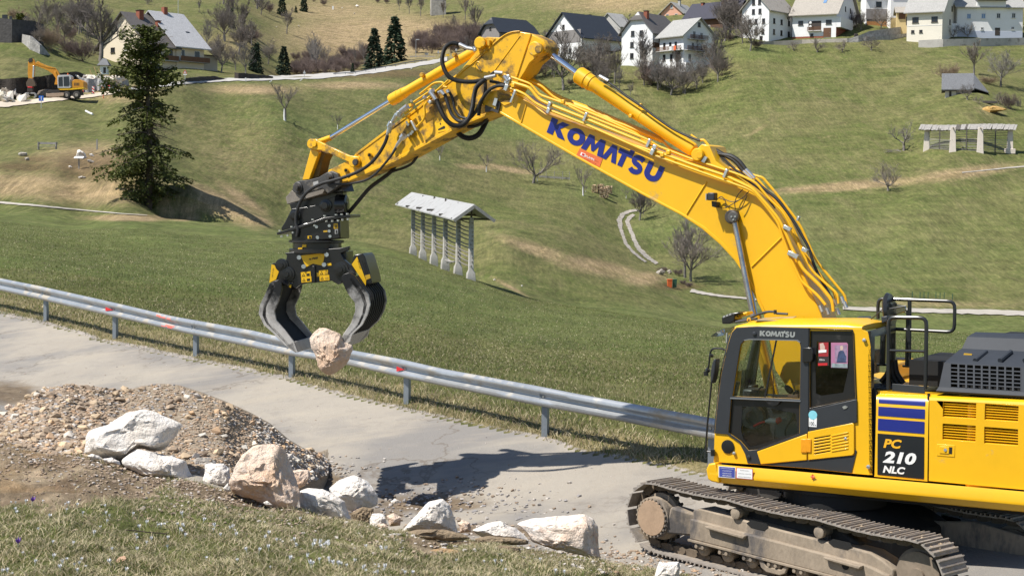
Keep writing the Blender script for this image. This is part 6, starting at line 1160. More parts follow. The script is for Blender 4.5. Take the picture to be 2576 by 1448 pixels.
strip('path', 'd', [(1740,728),(1780,738),(1830,745),(1880,750),(1930,756)], [(1735,736),(1780,744),(1830,750),(1880,754),(1930,760)], LANE, .10)
strip('path', 'd', [(2420,434),(2480,428),(2540,421),(2620,414)], [(2420,436),(2480,430),(2540,424),(2620,418)], LANE, .08)
strip('path', 'field', [(1460,755),(1400,765),(1340,790),(1315,830),(1325,880),(1345,940),(1370,1010),(1420,1070),(1480,1120),(1520,1145)], [(1475,768),(1420,780),(1375,800),(1355,840),(1355,890),(1370,945),(1392,1005),(1440,1062),(1495,1110),(1535,1140)], TRK, .10)
strip('path', 'field', [(1430,790),(1395,810),(1375,845),(1390,880),(1410,930),(1430,990),(1460,1050),(1520,1110),(1600,1160)], [(1450,800),(1425,820),(1405,850),(1418,880),(1438,930),(1460,985),(1490,1040),(1545,1095),(1620,1150)], TRK, .10)
# -- hay racks
WOODG = mat('silver_grey_wood', (.30, .285, .265), .85, var=.2, scale=3, stretch=(1, 1, .25), bump=.3); WOODD = mat('dark_old_wood', (.10, .09, .08), .9, var=.25, scale=3); WOODM = mat('weathered_rail', (.19, .175, .155), .9, var=.2, scale=3); CONC = mat('old_concrete_post', (.40, .385, .355), .9, var=.14, scale=2, dirt=((.24, .225, .20), .35, 2.5)); PALER = mat('pale_metal_roof', (.36, .36, .355), .6, var=.10, scale=1.5, dirt=((.24, .235, .225), .35, 1.2))
hr = thing('hay_rack', 'long hayrack of six grey concrete posts under a pale narrow roof in the near meadow', 'hay rack', at(*zp('rack', 700,1050), 120))
PB = [(365,905),(485,965),(625,1015),(765,1068),(925,1155),(1085,1235)]; NPs = len(PB); pbs = []
for i, q in enumerate(PB):
 x, y = zp('rack', *q); t = i/(NPs-1); Yq = 1/((1-t)/133.5+t/108.0); pbs.append(at(x, y, Yq))
axis = (pbs[-1]-pbs[0]); axis.z = 0; axis.normalize(); acr = Vector((axis.y, -axis.x, 0)); acr = acr if acr.x < 0 else -acr
HP = 3.75
for p in pbs:
 lo = p-UPZ*.6
 m = MB(); pr = [(0, .30, .28), (.6, .29, .27), (1.0, .26, .24), (1.2, .16, .15), (HP+.75, .145, .135)]; vs = []
 for z, a, b in pr: vs += [lo+UPZ*z+axis*a*sx+acr*b*sy for sx, sy in ((-1, -1), (1, -1), (1, 1), (-1, 1))]
 fs = [(k*4+j, k*4+(j+1) % 4, (k+1)*4+(j+1) % 4, (k+1)*4+j) for k in range(len(pr)-1) for j in range(4)]+[(16, 17, 18, 19)]
 m.add(vs, fs); P_ = m.build('post', CONC, hr, .02)
for i in range(NPs-1):
 for k in range(11):
  z = .85+k*.27; a, b = pbs[i]+UPZ*z, pbs[i+1]+UPZ*z; sg = rnd.uniform(.03, .10); off = acr*rnd.uniform(-.06, .06); n = 6
  MB().tube([a.lerp(b, t/n)+off-UPZ*sg*4*(t/n)*(1-t/n)+axis*(-.35 if t == 0 else .35 if t == n else 0) for t in range(n+1)], .040, 6).build('rail', WOODM, hr)
e0, e1 = pbs[0]-axis*1.0, pbs[-1]+axis*1.1; zt = HP+.08; rw, rh = 1.30, .90
def rf(t, s, h, sag=.12): p = e0.lerp(e1, t); z = e0.z+(e1.z-e0.z)*t; return Vector((p.x, p.y, z))+acr*s+UPZ*(zt+h-sag*4*t*(1-t)*0)
for s in (1, -1):
 mb = MB(); n = 20; vs = []
 for i in range(n+1):
  t = i/n; w_ = 0; vs += [rf(t, 0, rh+w_-(s < 0)*.03), rf(t, s*rw, -.05+w_*.6), rf(t, s*rw, -.13+w_*.6), rf(t, 0, rh-.10+w_)]
 mb.add(vs, [(i*4+j, i*4+(j+1) % 4, (i+1)*4+(j+1) % 4, (i+1)*4+j) for i in range(n) for j in range(4)]+[(0, 1, 2, 3), (n*4, n*4+1, n*4+2, n*4+3)]); mb.build('roof_slope', PALER, hr)
for s in (1, -1): MB().beam(e1+axis*.02+UPZ*(zt+rh-.12), e1+axis*.02+acr*s*rw+UPZ*(zt-.14), .06, .20).build('barge_board', WOODG, hr)
for p in pbs: MB().beam(p+acr*1.3+UPZ*(zt-.02), p-acr*1.3+UPZ*(zt-.02), .14, .14).build('tie_beam', WOODD, hr); MB().beam(p+UPZ*zt, p+UPZ*(zt+rh-.1), .12, .12).build('king_post', WOODD, hr)
for a, b in (((770,1000),(895,1015)), ((790,1030),(880,1010)), ((800,985),(870,1020))):
 A, B = at(*zp('rack', *a), 115.5), at(*zp('rack', *b), 112.5); tag(MB().tube([A, A.lerp(B, .5)-UPZ*.05, B], .05, 6).build('fallen_rail', WOODG), {770: 'longest loose pole fallen at the foot of the near hayrack', 790: 'crooked loose pole lying across another under the near hayrack', 800: 'short loose pole leaning between the posts of the near hayrack'}[a[0]], 'pole', 'poles fallen under the near hayrack')
PLAS = mat('whitewashed_pier', (.62, .555, .49), .9, var=.08, scale=2, dirt=((.36, .32, .28), .25, 2)); 
h2 = thing('hay_rack', 'old hayrack with four whitewashed stone piers and a shingled grey roof', 'hay rack', G(*zp('rhr', 1270,1280)))
pb2 = [G(*zp('rhr', *q)) for q in ((735,1248),(1090,1272),(1465,1284),(1872,1296))]; ax2 = (pb2[-1]-pb2[0]); ax2.z = 0; ax2.normalize(); ac2 = Vector((ax2.y, -ax2.x, 0)); ac2 = ac2 if ac2.y < 0 else -ac2
kz = pb2[1].y/F/ (ZF['rhr'][2]*1.5027); top2 = max(p.z for p in pb2)+270*kz
for i, p in enumerate(pb2):
 m = MB(); vs = []; h = top2-p.z+.15
 for z, a in ((-.6, .62), (.0, .60), (.5, .55), (h, .42)): vs += [p+UPZ*z+ax2*a*sx+ac2*a*1.1*sy for sx, sy in ((-1, -1), (1, -1), (1, 1), (-1, 1))]
 m.add(vs, [(k*4+j, k*4+(j+1) % 4, (k+1)*4+(j+1) % 4, (k+1)*4+j) for k in range(3) for j in range(4)]+[(12, 13, 14, 15)]); P_ = m.build('pier', PLAS, h2, .05)
 if i == 3: MB().box(p+UPZ*.25, (1.9, 1.7, .9), (ax2, ac2, UPZ)).build('plinth', PLAS, P_, .06); MB().box(p+ax2*.50+UPZ*(h*.6), (.05, .25, .7), (ax2, ac2, UPZ)).build('niche', DRK, P_)
for i in range(3):
 a, b = pb2[i], pb2[i+1]; q = a.lerp(b, .5); MB().box(q+UPZ*((top2-q.z)/2-.1), (.20, .20, top2-q.z+.4), (ax2, ac2, UPZ)).build('post', WOODD, h2)
 for k in range(13):
  z = .25+k*(top2-max(a.z, b.z)-.3)/12.5; sg = rnd.uniform(.02, .14); n = 6; MB().tube([a.lerp(b, t/n)+UPZ*(z-sg*4*(t/n)*(1-t/n)) for t in range(n+1)], .045, 5).build('rail', WOODD if k > 7 else WOODG, h2)
s0, s1 = pb2[0]-ax2*1.1, pb2[-1]+ax2*1.2
for sd in (1, -1):
 N = 40
 for i in range(N):
  t0, t1 = i/N, (i+1)/N; a, b = s0.lerp(s1, t0), s0.lerp(s1, t1); a.z = b.z = 0; dz = rnd.uniform(-.04, .05)-.10*math.sin(math.pi*(i/N)*2.2); sl_ = rnd.uniform(-.12, .12)-.35
  A, B = a+UPZ*(top2+.95+dz), b+UPZ*(top2+.95+dz); C_, D = b+ac2*sd*1.35+ax2*sl_+UPZ*(top2-.02+dz+rnd.uniform(-.05, .05)), a+ac2*sd*1.35+ax2*sl_+UPZ*(top2-.02+dz)
  MB().prism([A, B, C_, D], UPZ*.05).build('roof_board', WOODG if i not in (15, 16, 19) or sd < 0 else WOODD, h2)
for p in pb2: q = Vector((p.x, p.y, top2)); MB().beam(q+ac2*1.1, q-ac2*1.1, .16, .16).build('tie_beam', WOODD, h2)
# -- the big fir on the knoll
def clusters(name, segs, m, size, seed, flat=.5, parent=None, droop=.3):
 g = np.random.RandomState(seed); n = len(segs); P = np.array([s[0][:] for s in segs]); D = np.array([s[1][:] for s in segs]); S = np.array([s[2] for s in segs])*size
 A = D+g.normal(0, .55, (n, 3))*np.array([1, 1, flat]); A[:, 2] -= droop*g.rand(n); A /= np.linalg.norm(A, axis=1)[:, None]
 Bv = np.cross(A, g.normal(0, 1, (n, 3))*np.array([.5, .5, 1])); Bv /= np.linalg.norm(Bv, axis=1)[:, None]+1e-9
 L = S*(.7+.6*g.rand(n)); W = L*(.22+.14*g.rand(n)); V = np.zeros((n, 4, 3)); V[:, 0] = P; V[:, 1] = P+A*(L*.45)[:, None]+Bv*W[:, None]; V[:, 2] = P+A*L[:, None]; V[:, 3] = P+A*(L*.45)[:, None]-Bv*W[:, None]
 me = npmesh(name, V.reshape(-1, 3), np.arange(n*4).reshape(n, 4), m, False); return me
FIRM = NG('fir_needles'); v = FIRM.coord(); n1 = FIRM.noise(v, .55, 3); n2 = FIRM.noise(v, 3.5, 3)
FIRM.base(FIRM.mix(FIRM.rng(FIRM.math('MULTIPLY_ADD', n2, .5, FIRM.math('MULTIPLY', n1, .5)), .38, .62), (.046, .060, .018), (.160, .175, .048))); FIRM.bsdf.inputs['Roughness'].default_value = .65; FIRM.bsdf.inputs['Specular IOR Level'].default_value = .25
tr_ = FIRM.n('BsdfTranslucent', Color=(.06, .085, .015)); mx_ = FIRM.n('MixShader', Fac=.22); FIRM.t.links.new(FIRM.bsdf.outputs[0], mx_.inputs[1]); FIRM.t.links.new(tr_.outputs[0], mx_.inputs[2]); FIRM.t.links.new(mx_.outputs[0], FIRM.out.inputs['Surface'])
BARK = mat('dark_bark', (.070, .055, .042), .95, var=.3, scale=3, bump=.5); DEADW = mat('dead_twigs', (.16, .125, .10), .95, var=.3, scale=3)
fb = G(374, 520); kf = fb.y/F; ftop = at(*zp('left', 1490,235), fb.y+.5)
FIR = thing('fir_tree', 'tall ragged dark green fir standing alone on the knoll above the path', 'tree', fb)
Hf = ftop.z-fb.z
trk = MB(); nT = 14; trk.tube([Vector((fb.x+(ftop.x-fb.x)*t*t+.10*math.sin(t*6), fb.y, fb.z-.4+(Hf+.3)*t)) for t in [i/nT for i in range(nT+1)]], [.34*(1-i/nT)**.8+.02 for i in range(nT+1)], 9); trk.build('trunk', BARK, FIR)
def prof(t): return float(np.interp(t, [0,.05,.10,.16,.22,.28,.34,.37,.40,.44,.48,.52,.57,.62,.68,.74,.80,.86,.92,.97,1.0], [2.2,3.2,3.6,3.3,4.2,4.5,5.0,2.2,2.8,2.4,2.4,3.2,3.1,3.4,3.3,2.9,2.6,2.5,1.6,.7,.15])), float(np.interp(t, [0,.05,.10,.16,.22,.28,.34,.38,.42,.46,.50,.53,.58,.64,.70,.76,.82,.88,.94,1.0], [.6,1.2,2.2,2.9,3.1,2.4,3.2,2.2,1.6,2.4,.8,2.9,3.4,2.9,2.2,1.5,2.1,1.7,1.0,.15]))
rg = random.Random(4); segs = []; br = MB(); dead = MB()
for i in range(250):
 t = rg.random()**.9; z = .02+.97*t; lw, rw_ = prof(z); a = rg.uniform(0, 2*math.pi); ca, sa = math.cos(a), math.sin(a)
 wl = rw_ if ca > 0 else lw; Lb = (wl*abs(ca)+ (lw+rw_)*.5*.85*abs(sa))*rg.choice((rg.uniform(.45, .8), rg.uniform(.8, 1.12)))
 bare = (.36 < z < .50 and ca > .2 and rg.random() < .92) or rg.random() < .10
 base = Vector((fb.x+(ftop.x-fb.x)*z*z, fb.y, fb.z+Hf*z)); d = Vector((ca, sa, 0)); pts = []
 dr = rg.uniform(.18, .42) if z < .6 else rg.uniform(-.25, .15)
 for k in range(7):
  s = k/6; pts.append(base+d*Lb*s+UPZ*(-dr*Lb*s*s*1.1+.22*Lb*s*(1 if z > .75 else .35)+.10*Lb*max(0, s-.6)))
 (dead if bare else br).tube(pts, [.05*(1-k/6.5)+.008 for k in range(7)], 4)
 nS = int(38*Lb)+14 if not bare else 0
 for j in range(nS):
  s = rg.uniform(.12, 1.02)**.85; k = min(int(s*6), 5); p = pts[k].lerp(pts[k+1], min(1, s*6-k)); side = rg.choice((-1, 1)); perp = Vector((-sa, ca, 0))*side*rg.uniform(0, .26)*Lb*(1.05-s*.8)
  segs.append((p+perp+UPZ*rg.uniform(-.42, .08), (d*.55+perp.normalized()*.6 if perp.length > 1e-6 else d)+UPZ*-.15, .55+.7*rg.random()))
 if bare:
  for j in range(12):
   s = rg.uniform(.2, 1); k = min(int(s*6), 5); p = pts[k].lerp(pts[k+1], s*6-k); dead.tube([p, p+Vector((rg.gauss(0, .35)+d.x*.3, rg.gauss(0, .3), rg.gauss(.02, .25)))], .010, 3)
br.build('branches', BARK, FIR); dead.build('dead_branches', DEADW, FIR)
segs = [(a-fb, b, c) for a, b, c in segs]
link('foliage', clusters('foliage', segs, FIRM.m, .33, 3), FIR)
cn = [(s[0]+Vector((0, 0, -.1)), Vector((0, 0, -1)), .5) for s in rg.sample([q for q in segs if q[0].z > Hf*.72], 60)]; link('cones', clusters('cones', cn, mat('fir_cone', (.20, .10, .045), .8), .26, 9, droop=1.2), FIR)
# -- on the knoll: bench, board, rocks
def wpt(fr, x, y): return G(*zp(fr, x, y))
b0 = wpt('fir', 425,200); kk = b0.y/F/(ZF['fir'][2]*1.5027)
bench = thing('park_bench', 'grey wooden bench on the knoll behind the info board', 'bench', b0)
for dx in (-85, 70):
 MB().box(b0+Vector((dx*kk, 0, .42)), (.10, .45, .85)).build('end_frame', WOODG, bench)
MB().box(b0+Vector((-5*kk, .12, .72)), (170*kk, .06, .24)).build('backrest', WOODG, bench); MB().box(b0+Vector((-5*kk, -.12, .36)), (165*kk, .38, .06)).build('seat', WOODG, bench)
i0 = wpt('fir', 697,368); ib = thing('info_board', 'white slanted information board on a post before a pale rock', 'information board', i0)
MB().box(i0+UPZ*.5, (.12, .10, 1.1)).build('post', WOODG, ib); MB().box(i0+UPZ*1.15, (.95, .62, .05), (Vector((1, 0, 0)), Vector((0, .94, .34)), Vector((0, -.34, .94)))).build('panel', WHT, ib)
w0 = wpt('fir', 857,200); tag(MB().box(w0+UPZ*.55, (.16, .16, 1.3)).build('wooden_post', WOODG), 'single grey wooden post on the knoll beside the fir', 'post')
for lb, pts, fr, dY, m in (('white rock outcrop behind the info board on the knoll', [(675,255),(680,200),(700,192),(760,240),(775,285),(700,290)], 'fir', 1.5, ROCKW), ('small white stone just right of the outcrop on the knoll', [(790,240),(815,232),(832,258),(800,268)], 'fir', 1.0, ROCKW), ('low pale stones in the turf right of the info board post', [(770,290),(800,286),(835,305),(825,322),(780,318)], 'fir', .3, ROCKG), ('small white stone left of the info board post', [(605,345),(622,340),(640,352),(625,364),(608,360)], 'fir', .3, ROCKW), ('grey stones on the brown mound at the far left of the knoll', [(160,235),(185,222),(235,225),(240,250),(200,262),(165,250)], 'fir', .6, ROCKG), ('second grey stone lower on the left mound of the knoll', [(215,270),(250,268),(262,290),(230,300)], 'fir', .4, ROCKG), ('flat grey rock sunk in the brown bank of the knoll', [(690,440),(720,432),(760,442),(745,462),(700,460)], 'fir', .4, ROCKG), ('white stone in the meadow shadow below the hayrack', [(1365,1235),(1390,1232),(1395,1250),(1370,1252)], 'rack', .2, ROCKW), ('tiny white stone in the meadow right of the hayrack', [(1710,1308),(1730,1308),(1735,1326),(1712,1326)], 'rack', .2, ROCKW)):
 xs = [p[0] for p in pts]; ys = [p[1] for p in pts]; hp = G(*zp(fr, (min(xs)+max(xs))/2, max(ys))); boulder('rock', lb, fr, pts, hp.y+dY, m, len(lb)*7, .9, cat='rock', group='pale rocks in the meadow')
w_ = wpt('left', 895,1142); tag(MB().tube([wpt('left', 862,1124)+UPZ*.12, w_+UPZ*.12, wpt('left', 930,1156)+UPZ*.12], .14, 8).build('pipe', mat('white_plastic', (.75, .75, .74), .5)), 'short white plastic pipe lying on the slope below the road works', 'pipe')
# -- houses
def plaster(n, c, d=.12): return mat(n, c, .9, var=.05, scale=.35, dirt=(scl(c, .72), d, .5))
WH = plaster('white_plaster', (.80, .80, .80)); CRM = plaster('cream_plaster', (.70, .61, .47)); CRW = plaster('pale_cream_plaster', (.76, .71, .61)); PNK = plaster('pink_plaster', (.66, .36, .25)); OCH = plaster('ochre_plaster', (.62, .48, .24)); GRW = plaster('grey_plaster', (.40, .39, .37)); BLW = plaster('bluish_plaster', (.46, .50, .60))
BRK = mat('red_brick_base', (.26, .085, .05), .9, var=.2, scale=3); DWD = mat('brown_boards', (.13, .065, .035), .85, var=.25, scale=2, stretch=(3, 3, .4)); GWD = mat('grey_boards', (.22, .205, .20), .9, var=.22, scale=2, stretch=(4, 4, .3)); OWD = mat('orange_boards', (.36, .17, .06), .8, var=.2, scale=2)
PANE = mat('window_pane', (.018, .022, .028), .12, var=.3, scale=1); PANEB = mat('sky_blue_pane', (.16, .28, .48), .15, var=.2); FRW = mat('white_frame', (.68, .68, .67), .6); FRD = mat('dark_frame', (.05, .04, .035), .7)
def rooft(n, c, band=.35):
 if n in MATS: return MATS[n]
 g = NG(n); v = g.coord(); sx = g.n('SeparateXYZ'); g.t.links.new(v, sx.inputs[0]); z = sx.outputs['Z']
 row = g.math('FRACT', g.math('MULTIPLY', z, 3.6)); col = g.noise(v, 4.5, 3); big = g.noise(v, .5, 4)
 c_ = g.mix(g.rng(col, .35, .65), scl(c, .80), scl(c, 1.18)); c_ = g.mix(g.math('MULTIPLY', g.rng(row, .75, 1.0), band), c_, scl(c, .45)); c_ = g.mix(g.math('MULTIPLY', g.rng(big, .5, .75), .35), c_, scl(c, .70))
 g.base(c_); g.bsdf.inputs['Roughness'].default_value = .7; g.bump(row, .25, .05); MATS[n] = g.m; return g.m
RDK = rooft('charcoal_roof', (.020, .027, .040), .5); RGR = rooft('pale_grey_roof', (.33, .325, .31)); RGB = rooft('brown_grey_roof', (.115, .105, .10)); RLG = rooft('light_tile_roof', (.42, .42, .43), .4); RNV = rooft('navy_roof', (.030, .030, .050), .5); RTN = rooft('tan_grey_roof', (.34, .31, .27)); RSH = rooft('old_shingle_roof', (.135, .14, .15), .5)
class House:
 def __init__(s, name, label, cat, anc, Y, yaw, xo, xg, corner, yeave, pitch, wall, roof, oh=.7, drop=3.0, hip=0, group='houses of the village', base=None, L=None, W=None):
  s.ex = Vector((math.cos(R(yaw)), math.sin(R(yaw)), 0)); s.ey = Vector((-s.ex.y, s.ex.x, 0)); A = at(*anc, Y); s.A = A
  def solve(px, d):
   u = at(px, anc[1], 100); u = u.x/u.y; return (u*A.y-A.x)/(d.x-u*d.y)
  ef = s.ex if corner == 'L' else -s.ex
  s.L = L or abs(solve(xo, ef)); s.W = W or abs(solve(xg, s.ey)); s.O = A if corner == 'L' else A-s.ex*s.L
  s.h = at(anc[0], yeave, Y).z-A.z+oh*math.tan(R(pitch))*.85; s.rise = s.W/2*math.tan(R(pitch)); s.oh = oh; s.corner = corner; s.roofm = roof
  s.t = thing(name, label, cat, A, 0, group); m = MB(); P = s.P; L_, W_, h, r = s.L, s.W, s.h, s.rise; d = -drop; hk = hip*r
  pf = [(0, d), (W_, d), (W_, h), (W_/2, h+r), (0, h)]
  m.prism([P(0, y, z) for y, z in pf], s.ex*L_); s.wall = m.build('wall', wall, s.t)
  th = .22; ro = MB()
  for sg in (0, 1):
   y0 = -oh if sg == 0 else W_+oh; z0 = h-oh*math.tan(R(pitch)); ym, zm = W_/2, h+r
   x0, x1 = -oh*.8, L_+oh*.8
   if hip: 
    q = hip; yq, zq = ym+(y0-ym)*q, zm+(z0-zm)*q; hx = q*W_/2*.75
    lp = [P(x0, y0, z0+.05), P(x1, y0, z0+.05), P(x1, yq, zq+.05), P(x1-hx, ym, zm+.05), P(x0+hx, ym, zm+.05), P(x0, yq, zq+.05)]
   else: lp = [P(x0, y0, z0+.05), P(x1, y0, z0+.05), P(x1, ym, zm+.05), P(x0, ym, zm+.05)]
   ro.prism(lp, UPZ*th)
  if hip:
   for x_, sg in ((-oh*.8, 1), (L_+oh*.8, -1)):
    q = hip; hx = q*W_/2*.75; ya, yb = W_/2-(W_/2+oh)*q, W_/2+(W_/2+oh)*q; zq = h+r+(h-oh*math.tan(R(pitch))-h-r)*q
    ro.prism([P(x_, ya, zq+.05), P(x_, yb, zq+.05), P(x_+sg*hx, W_/2, h+r+.05)], UPZ*th)
  s.roof = ro.build('roof', roof, s.t)
 def P(s, x, y, z): return s.O+s.ex*x+s.ey*y+UPZ*z
 def face(s, f):
  if f == 'F': return s.P(0, 0, 0), s.ex, -s.ey, s.L
  if f == 'R': return s.P(s.L, 0, 0), s.ey, s.ex, s.W
  if f == 'L': return s.P(0, s.W, 0), -s.ey, -s.ex, s.W
 def win(s, f, u, z, w, h, fr=None, pane=None, sill=True, frac=True, name='window'):
  o, r, n, ln = s.face(f); c = o+r*(u*ln if frac else u)+UPZ*z; fr = fr or FRW; b = .10; m = MB()
  for a, wd, ht in ((UPZ*(h/2-b/2), w, b), (UPZ*(-h/2+b/2), w, b), (r*(w/2-b/2), b, h), (r*(-w/2+b/2), b, h), (r*0, .07, h)): m.box(c+a+n*.03, (wd, .10, ht), (r, n, UPZ))
  if sill: m.box(c-UPZ*(h/2+.05)+n*.08, (w+.2, .22, .07), (r, n, UPZ))
  W_ = m.build(name, fr, s.t, smooth=False); MB().box(c+n*.012, (w-b, .03, h-b), (r, n, UPZ)).build('pane', pane or PANE, W_, smooth=False); return W_
 def door(s, f, u, w, h, m, z=0.0):
  o, r, n, ln = s.face(f); c = o+r*(u*ln)+UPZ*(z+h/2); D = MB().box(c+n*.03, (w, .10, h), (r, n, UPZ)).build('door', m, s.t, smooth=False); MB().box(c+n*.10+r*w*.35, (.06, .06, .14), (r, n, UPZ)).build('handle', STL, D); return D
 def slab(s, f, u0, u1, z0, z1, m, nm, out=.04, dep=.08):
  o, r, n, ln = s.face(f); c = o+r*((u0+u1)/2*ln)+UPZ*(z0+z1)/2+n*(out-dep/2); return MB().box(c, ((u1-u0)*ln, dep, z1-z0), (r, n, UPZ)).build(nm, m, s.t, smooth=False)
 def balcony(s, f, u0, u1, z, m, dep=1.2, h=.95, bars=True):
  o, r, n, ln = s.face(f); a = o+r*(u0*ln)+UPZ*z; w = (u1-u0)*ln; B = MB().box(a+r*w/2+n*dep/2-UPZ*.08, (w, dep, .16), (r, n, UPZ)).build('balcony', GRW, s.t, smooth=False)
  if bars:
   for k in range(4): MB().box(a+r*w/2+n*(dep-.04)+UPZ*(.16+k*.25), (w, .05, .15), (r, n, UPZ)).build('balcony_board', m, B, smooth=False)
   for k in range(3): MB().box(a+r*(w*k/2)+n*(dep-.06)+UPZ*.5, (.08, .08, 1.0), (r, n, UPZ)).build('balcony_post', m, B, smooth=False)
  else: MB().box(a+r*w/2+n*(dep-.04)+UPZ*h/2, (w, .08, h), (r, n, UPZ)).build('balcony_panel', m, B, smooth=False)
  return B
 def chimney(s, x, y, w=.7, h=1.3, m=None):
  zr = s.h+s.rise*(1-abs(y-.5)*2); c = s.P(x*s.L, y*s.W, zr+h/2-.3); C_ = MB().box(c, (w, w, h+.8), (s.ex, s.ey, UPZ)).build('chimney', m or BRK, s.roof, smooth=False); MB().box(c+UPZ*(h/2+.45), (w+.25, w+.25, .12), (s.ex, s.ey, UPZ)).build('chimney_cap', FRD, s.roof, smooth=False)
 def onroof(s, x0, x1, y0, y1, m, nm, lift=.34):
  pts = [s.P(x*s.L, y*s.W, s.h+s.rise*(1-abs(y-.5)*2)+lift) for x, y in ((x0, y0), (x1, y0), (x1, y1), (x0, y1))]; return MB().prism(pts, UPZ*.08).build(nm, m, s.roof, smooth=False)
a = House('house', 'big cream double house with one brown and one pale roof behind the tall fir', 'house', (374,186), 338, 50, 442, 250, 'L', 118, 39, CRM, RGB, 1.0)
a.win('L', .28, 5.2, 1.3, 1.0, FRD); a.win('L', .30, 2.0, 1.4, 1.5, FRD); a.win('L', .62, 2.0, 1.4, 1.5, FRD); a.win('L', .55, 5.6, 1.2, 1.4); a.win('F', .35, 1.4, 1.0, 1.2); a.win('F', .4, 4.2, 1.0, 1.3); a.win('F', .8, 4.2, 1.0, 2.0, FRD); a.balcony('F', .05, .98, 2.9, DWD, bars=False); a.chimney(.45, .42, 1.1, 1.6); a.chimney(.9, .30, .8, 1.2); a.door('F', .15, 1.1, 2.1, DWD)
q = a.P(a.L, 0, 0); Lb = 7.0
nb = MB(); pf = [(-.25, -2), (a.W-.6, -2), (a.W-.6, a.h+.7), (a.W/2-.4, a.h+.7+a.rise), (-.25, a.h+.7)]
nb.prism([a.P(a.L, y, z) for y, z in pf], a.ex*Lb); nb.build('wall', CRM, a.t)
ro = MB()
for y0 in (-1.35, a.W+.6):
 zz_ = a.h+.7-abs((y0 if y0 < 0 else y0-a.W)+.0)*.8; ro.prism([a.P(a.L-1.0, y0, zz_), a.P(a.L+Lb+1.1, y0, zz_), a.P(a.L+Lb+1.1, a.W/2-.4, a.h+.85+a.rise), a.P(a.L-1.0, a.W/2-.4, a.h+.85+a.rise)], UPZ*.22)
r2 = ro.build('roof', RLG, a.t); MB().box(a.P(a.L+3, a.W*.46, a.h+a.rise+1.2), (.9, .9, 1.6), (a.ex, a.ey, UPZ)).build('chimney', BRK, r2, smooth=False); MB().box(a.P(a.L+5.2, a.W*.18, a.h+.7+a.rise*.42), (1.0, 1.0, .1), (a.ex, (a.ey*.77+UPZ*.64), (UPZ*.77-a.ey*.64))).build('skylight', PANE, r2, smooth=False); MB().cyl(a.P(a.L+7, a.W*.5, a.h+a.rise), a.P(a.L+7, a.W*.5, a.h+a.rise+4.2), .05, n=6).build('antenna', STL, r2)
for x, z, w_, h_ in ((1.6,4.3,.9,2.1),(5.2,4.3,1.4,2.1),(2.6,1.0,.7,1.6),(5.0,1.2,.7,1.3),(6.2,1.2,.8,1.3)):
 o_ = a.P(a.L+x, -.25, z); W_ = MB().box(o_-a.ey*.04, (w_, .12, h_), (a.ex, a.ey, UPZ)).build('window', FRW, a.t, smooth=False); MB().box(o_-a.ey*.11, (w_-.2, .03, h_-.2), (a.ex, a.ey, UPZ)).build('pane', PANE, W_, smooth=False)
B_b = MB().box(a.P(a.L+3.8, -.9, 3.0), (7.4, 1.3, .16), (a.ex, a.ey, UPZ)).build('balcony', GRW, a.t, smooth=False); MB().box(a.P(a.L+3.8, -1.52, 3.5), (7.4, .08, 1.0), (a.ex, a.ey, UPZ)).build('balcony_panel', DWD, B_b, smooth=False)
MB().box(a.P(a.L+Lb+2.2, 3.5, 1.6), (4.4, 5.5, 6.2), (a.ex, a.ey, UPZ)).build('annex', plaster('dull_cream', (.46, .42, .34)), a.t, smooth=False); MB().box(a.P(a.L+Lb+2.2, 3.5, 4.8), (4.8, 5.9, .2), (a.ex, a.ey, UPZ)).build('annex_roof', FRD, a.t, smooth=False)
MB().box(a.P(a.L+Lb+5, .5, -.2), (8, .3, 2.6), (a.ex, a.ey, UPZ)).build('garden_wall', plaster('blue_grey_wall', (.40, .46, .56)), a.t, smooth=False)
c0 = wpt('left', 1048,748); kc = c0.y/F/(ZF['left'][2]*1.5027); sh = thing('wayside_shrine', 'small white wayside shrine with a grey hipped roof below the big bare tree', 'shrine', c0)
MB().box(c0+UPZ*(42*kc), (72*kc, 66*kc, 96*kc)).build('wall', WH, sh, smooth=False); MB().prism([c0+Vector((x*kc, y*kc, 84*kc)) for x, y in ((-62, -55), (62, -55), (62, 55), (-62, 55))], UPZ*.1).build('eave', GWD, sh); m = MB(); m.add([c0+Vector((x*kc, y*kc, 86*kc)) for x, y in ((-62, -55), (62, -55), (62, 55), (-62, 55))]+[c0+Vector((-20*kc, 0, 158*kc)), c0+Vector((20*kc, 0, 158*kc))], [(0, 1, 5, 4), (2, 3, 4, 5), (1, 2, 5), (3, 0, 4)]); m.build('roof', RSH, sh, smooth=False); MB().box(c0+Vector((10*kc, -34*kc, 38*kc)), (24*kc, .1, 56*kc)).build('niche', FRD, sh, smooth=False)
b = House('barn', 'small barn with a charcoal half hipped roof just left of the arm top', 'barn', (1256,104), 455, 38, 1350, 1211, 'L', 83, 42, GWD, RDK, .9, hip=.42, group='barns of the village')
b.slab('F', -.01, 1.01, -3, .7, WH, 'plinth'); b.slab('L', -.01, 1.01, -3, .7, WH, 'plinth'); b.win('L', .5, 3.6, .7, .7, FRD)
b = House('barn', 'large barn with a long charcoal roof and grey boarded gable right of the boom top', 'barn', (1462,150), 452, 40, 1560, 1372, 'L', 97, 42, WH, RDK, .9, group='barns of the village'); b.slab('L', .02, .98, 4.6, 8, GWD, 'gable_boards', .05); b.win('L', .5, 9.0, .9, 1.2, FRD); b.win('L', .3, 2.6, 1, 1.2, FRD); b.win('L', .7, 2.6, 1, 1.2, FRD); b.win('F', .5, 2.0, .9, .9, FRD); b.door('F', .75, 2.6, 3.0, DWD); b.chimney(.7, .55, .7, .9, GRW)
b = House('house', 'low grey house with a pale roof hidden behind the large charcoal barn', 'house', (1560,112), 475, 40, 1592, 1500, 'L', 70, 38, GRW, RGR, .6)
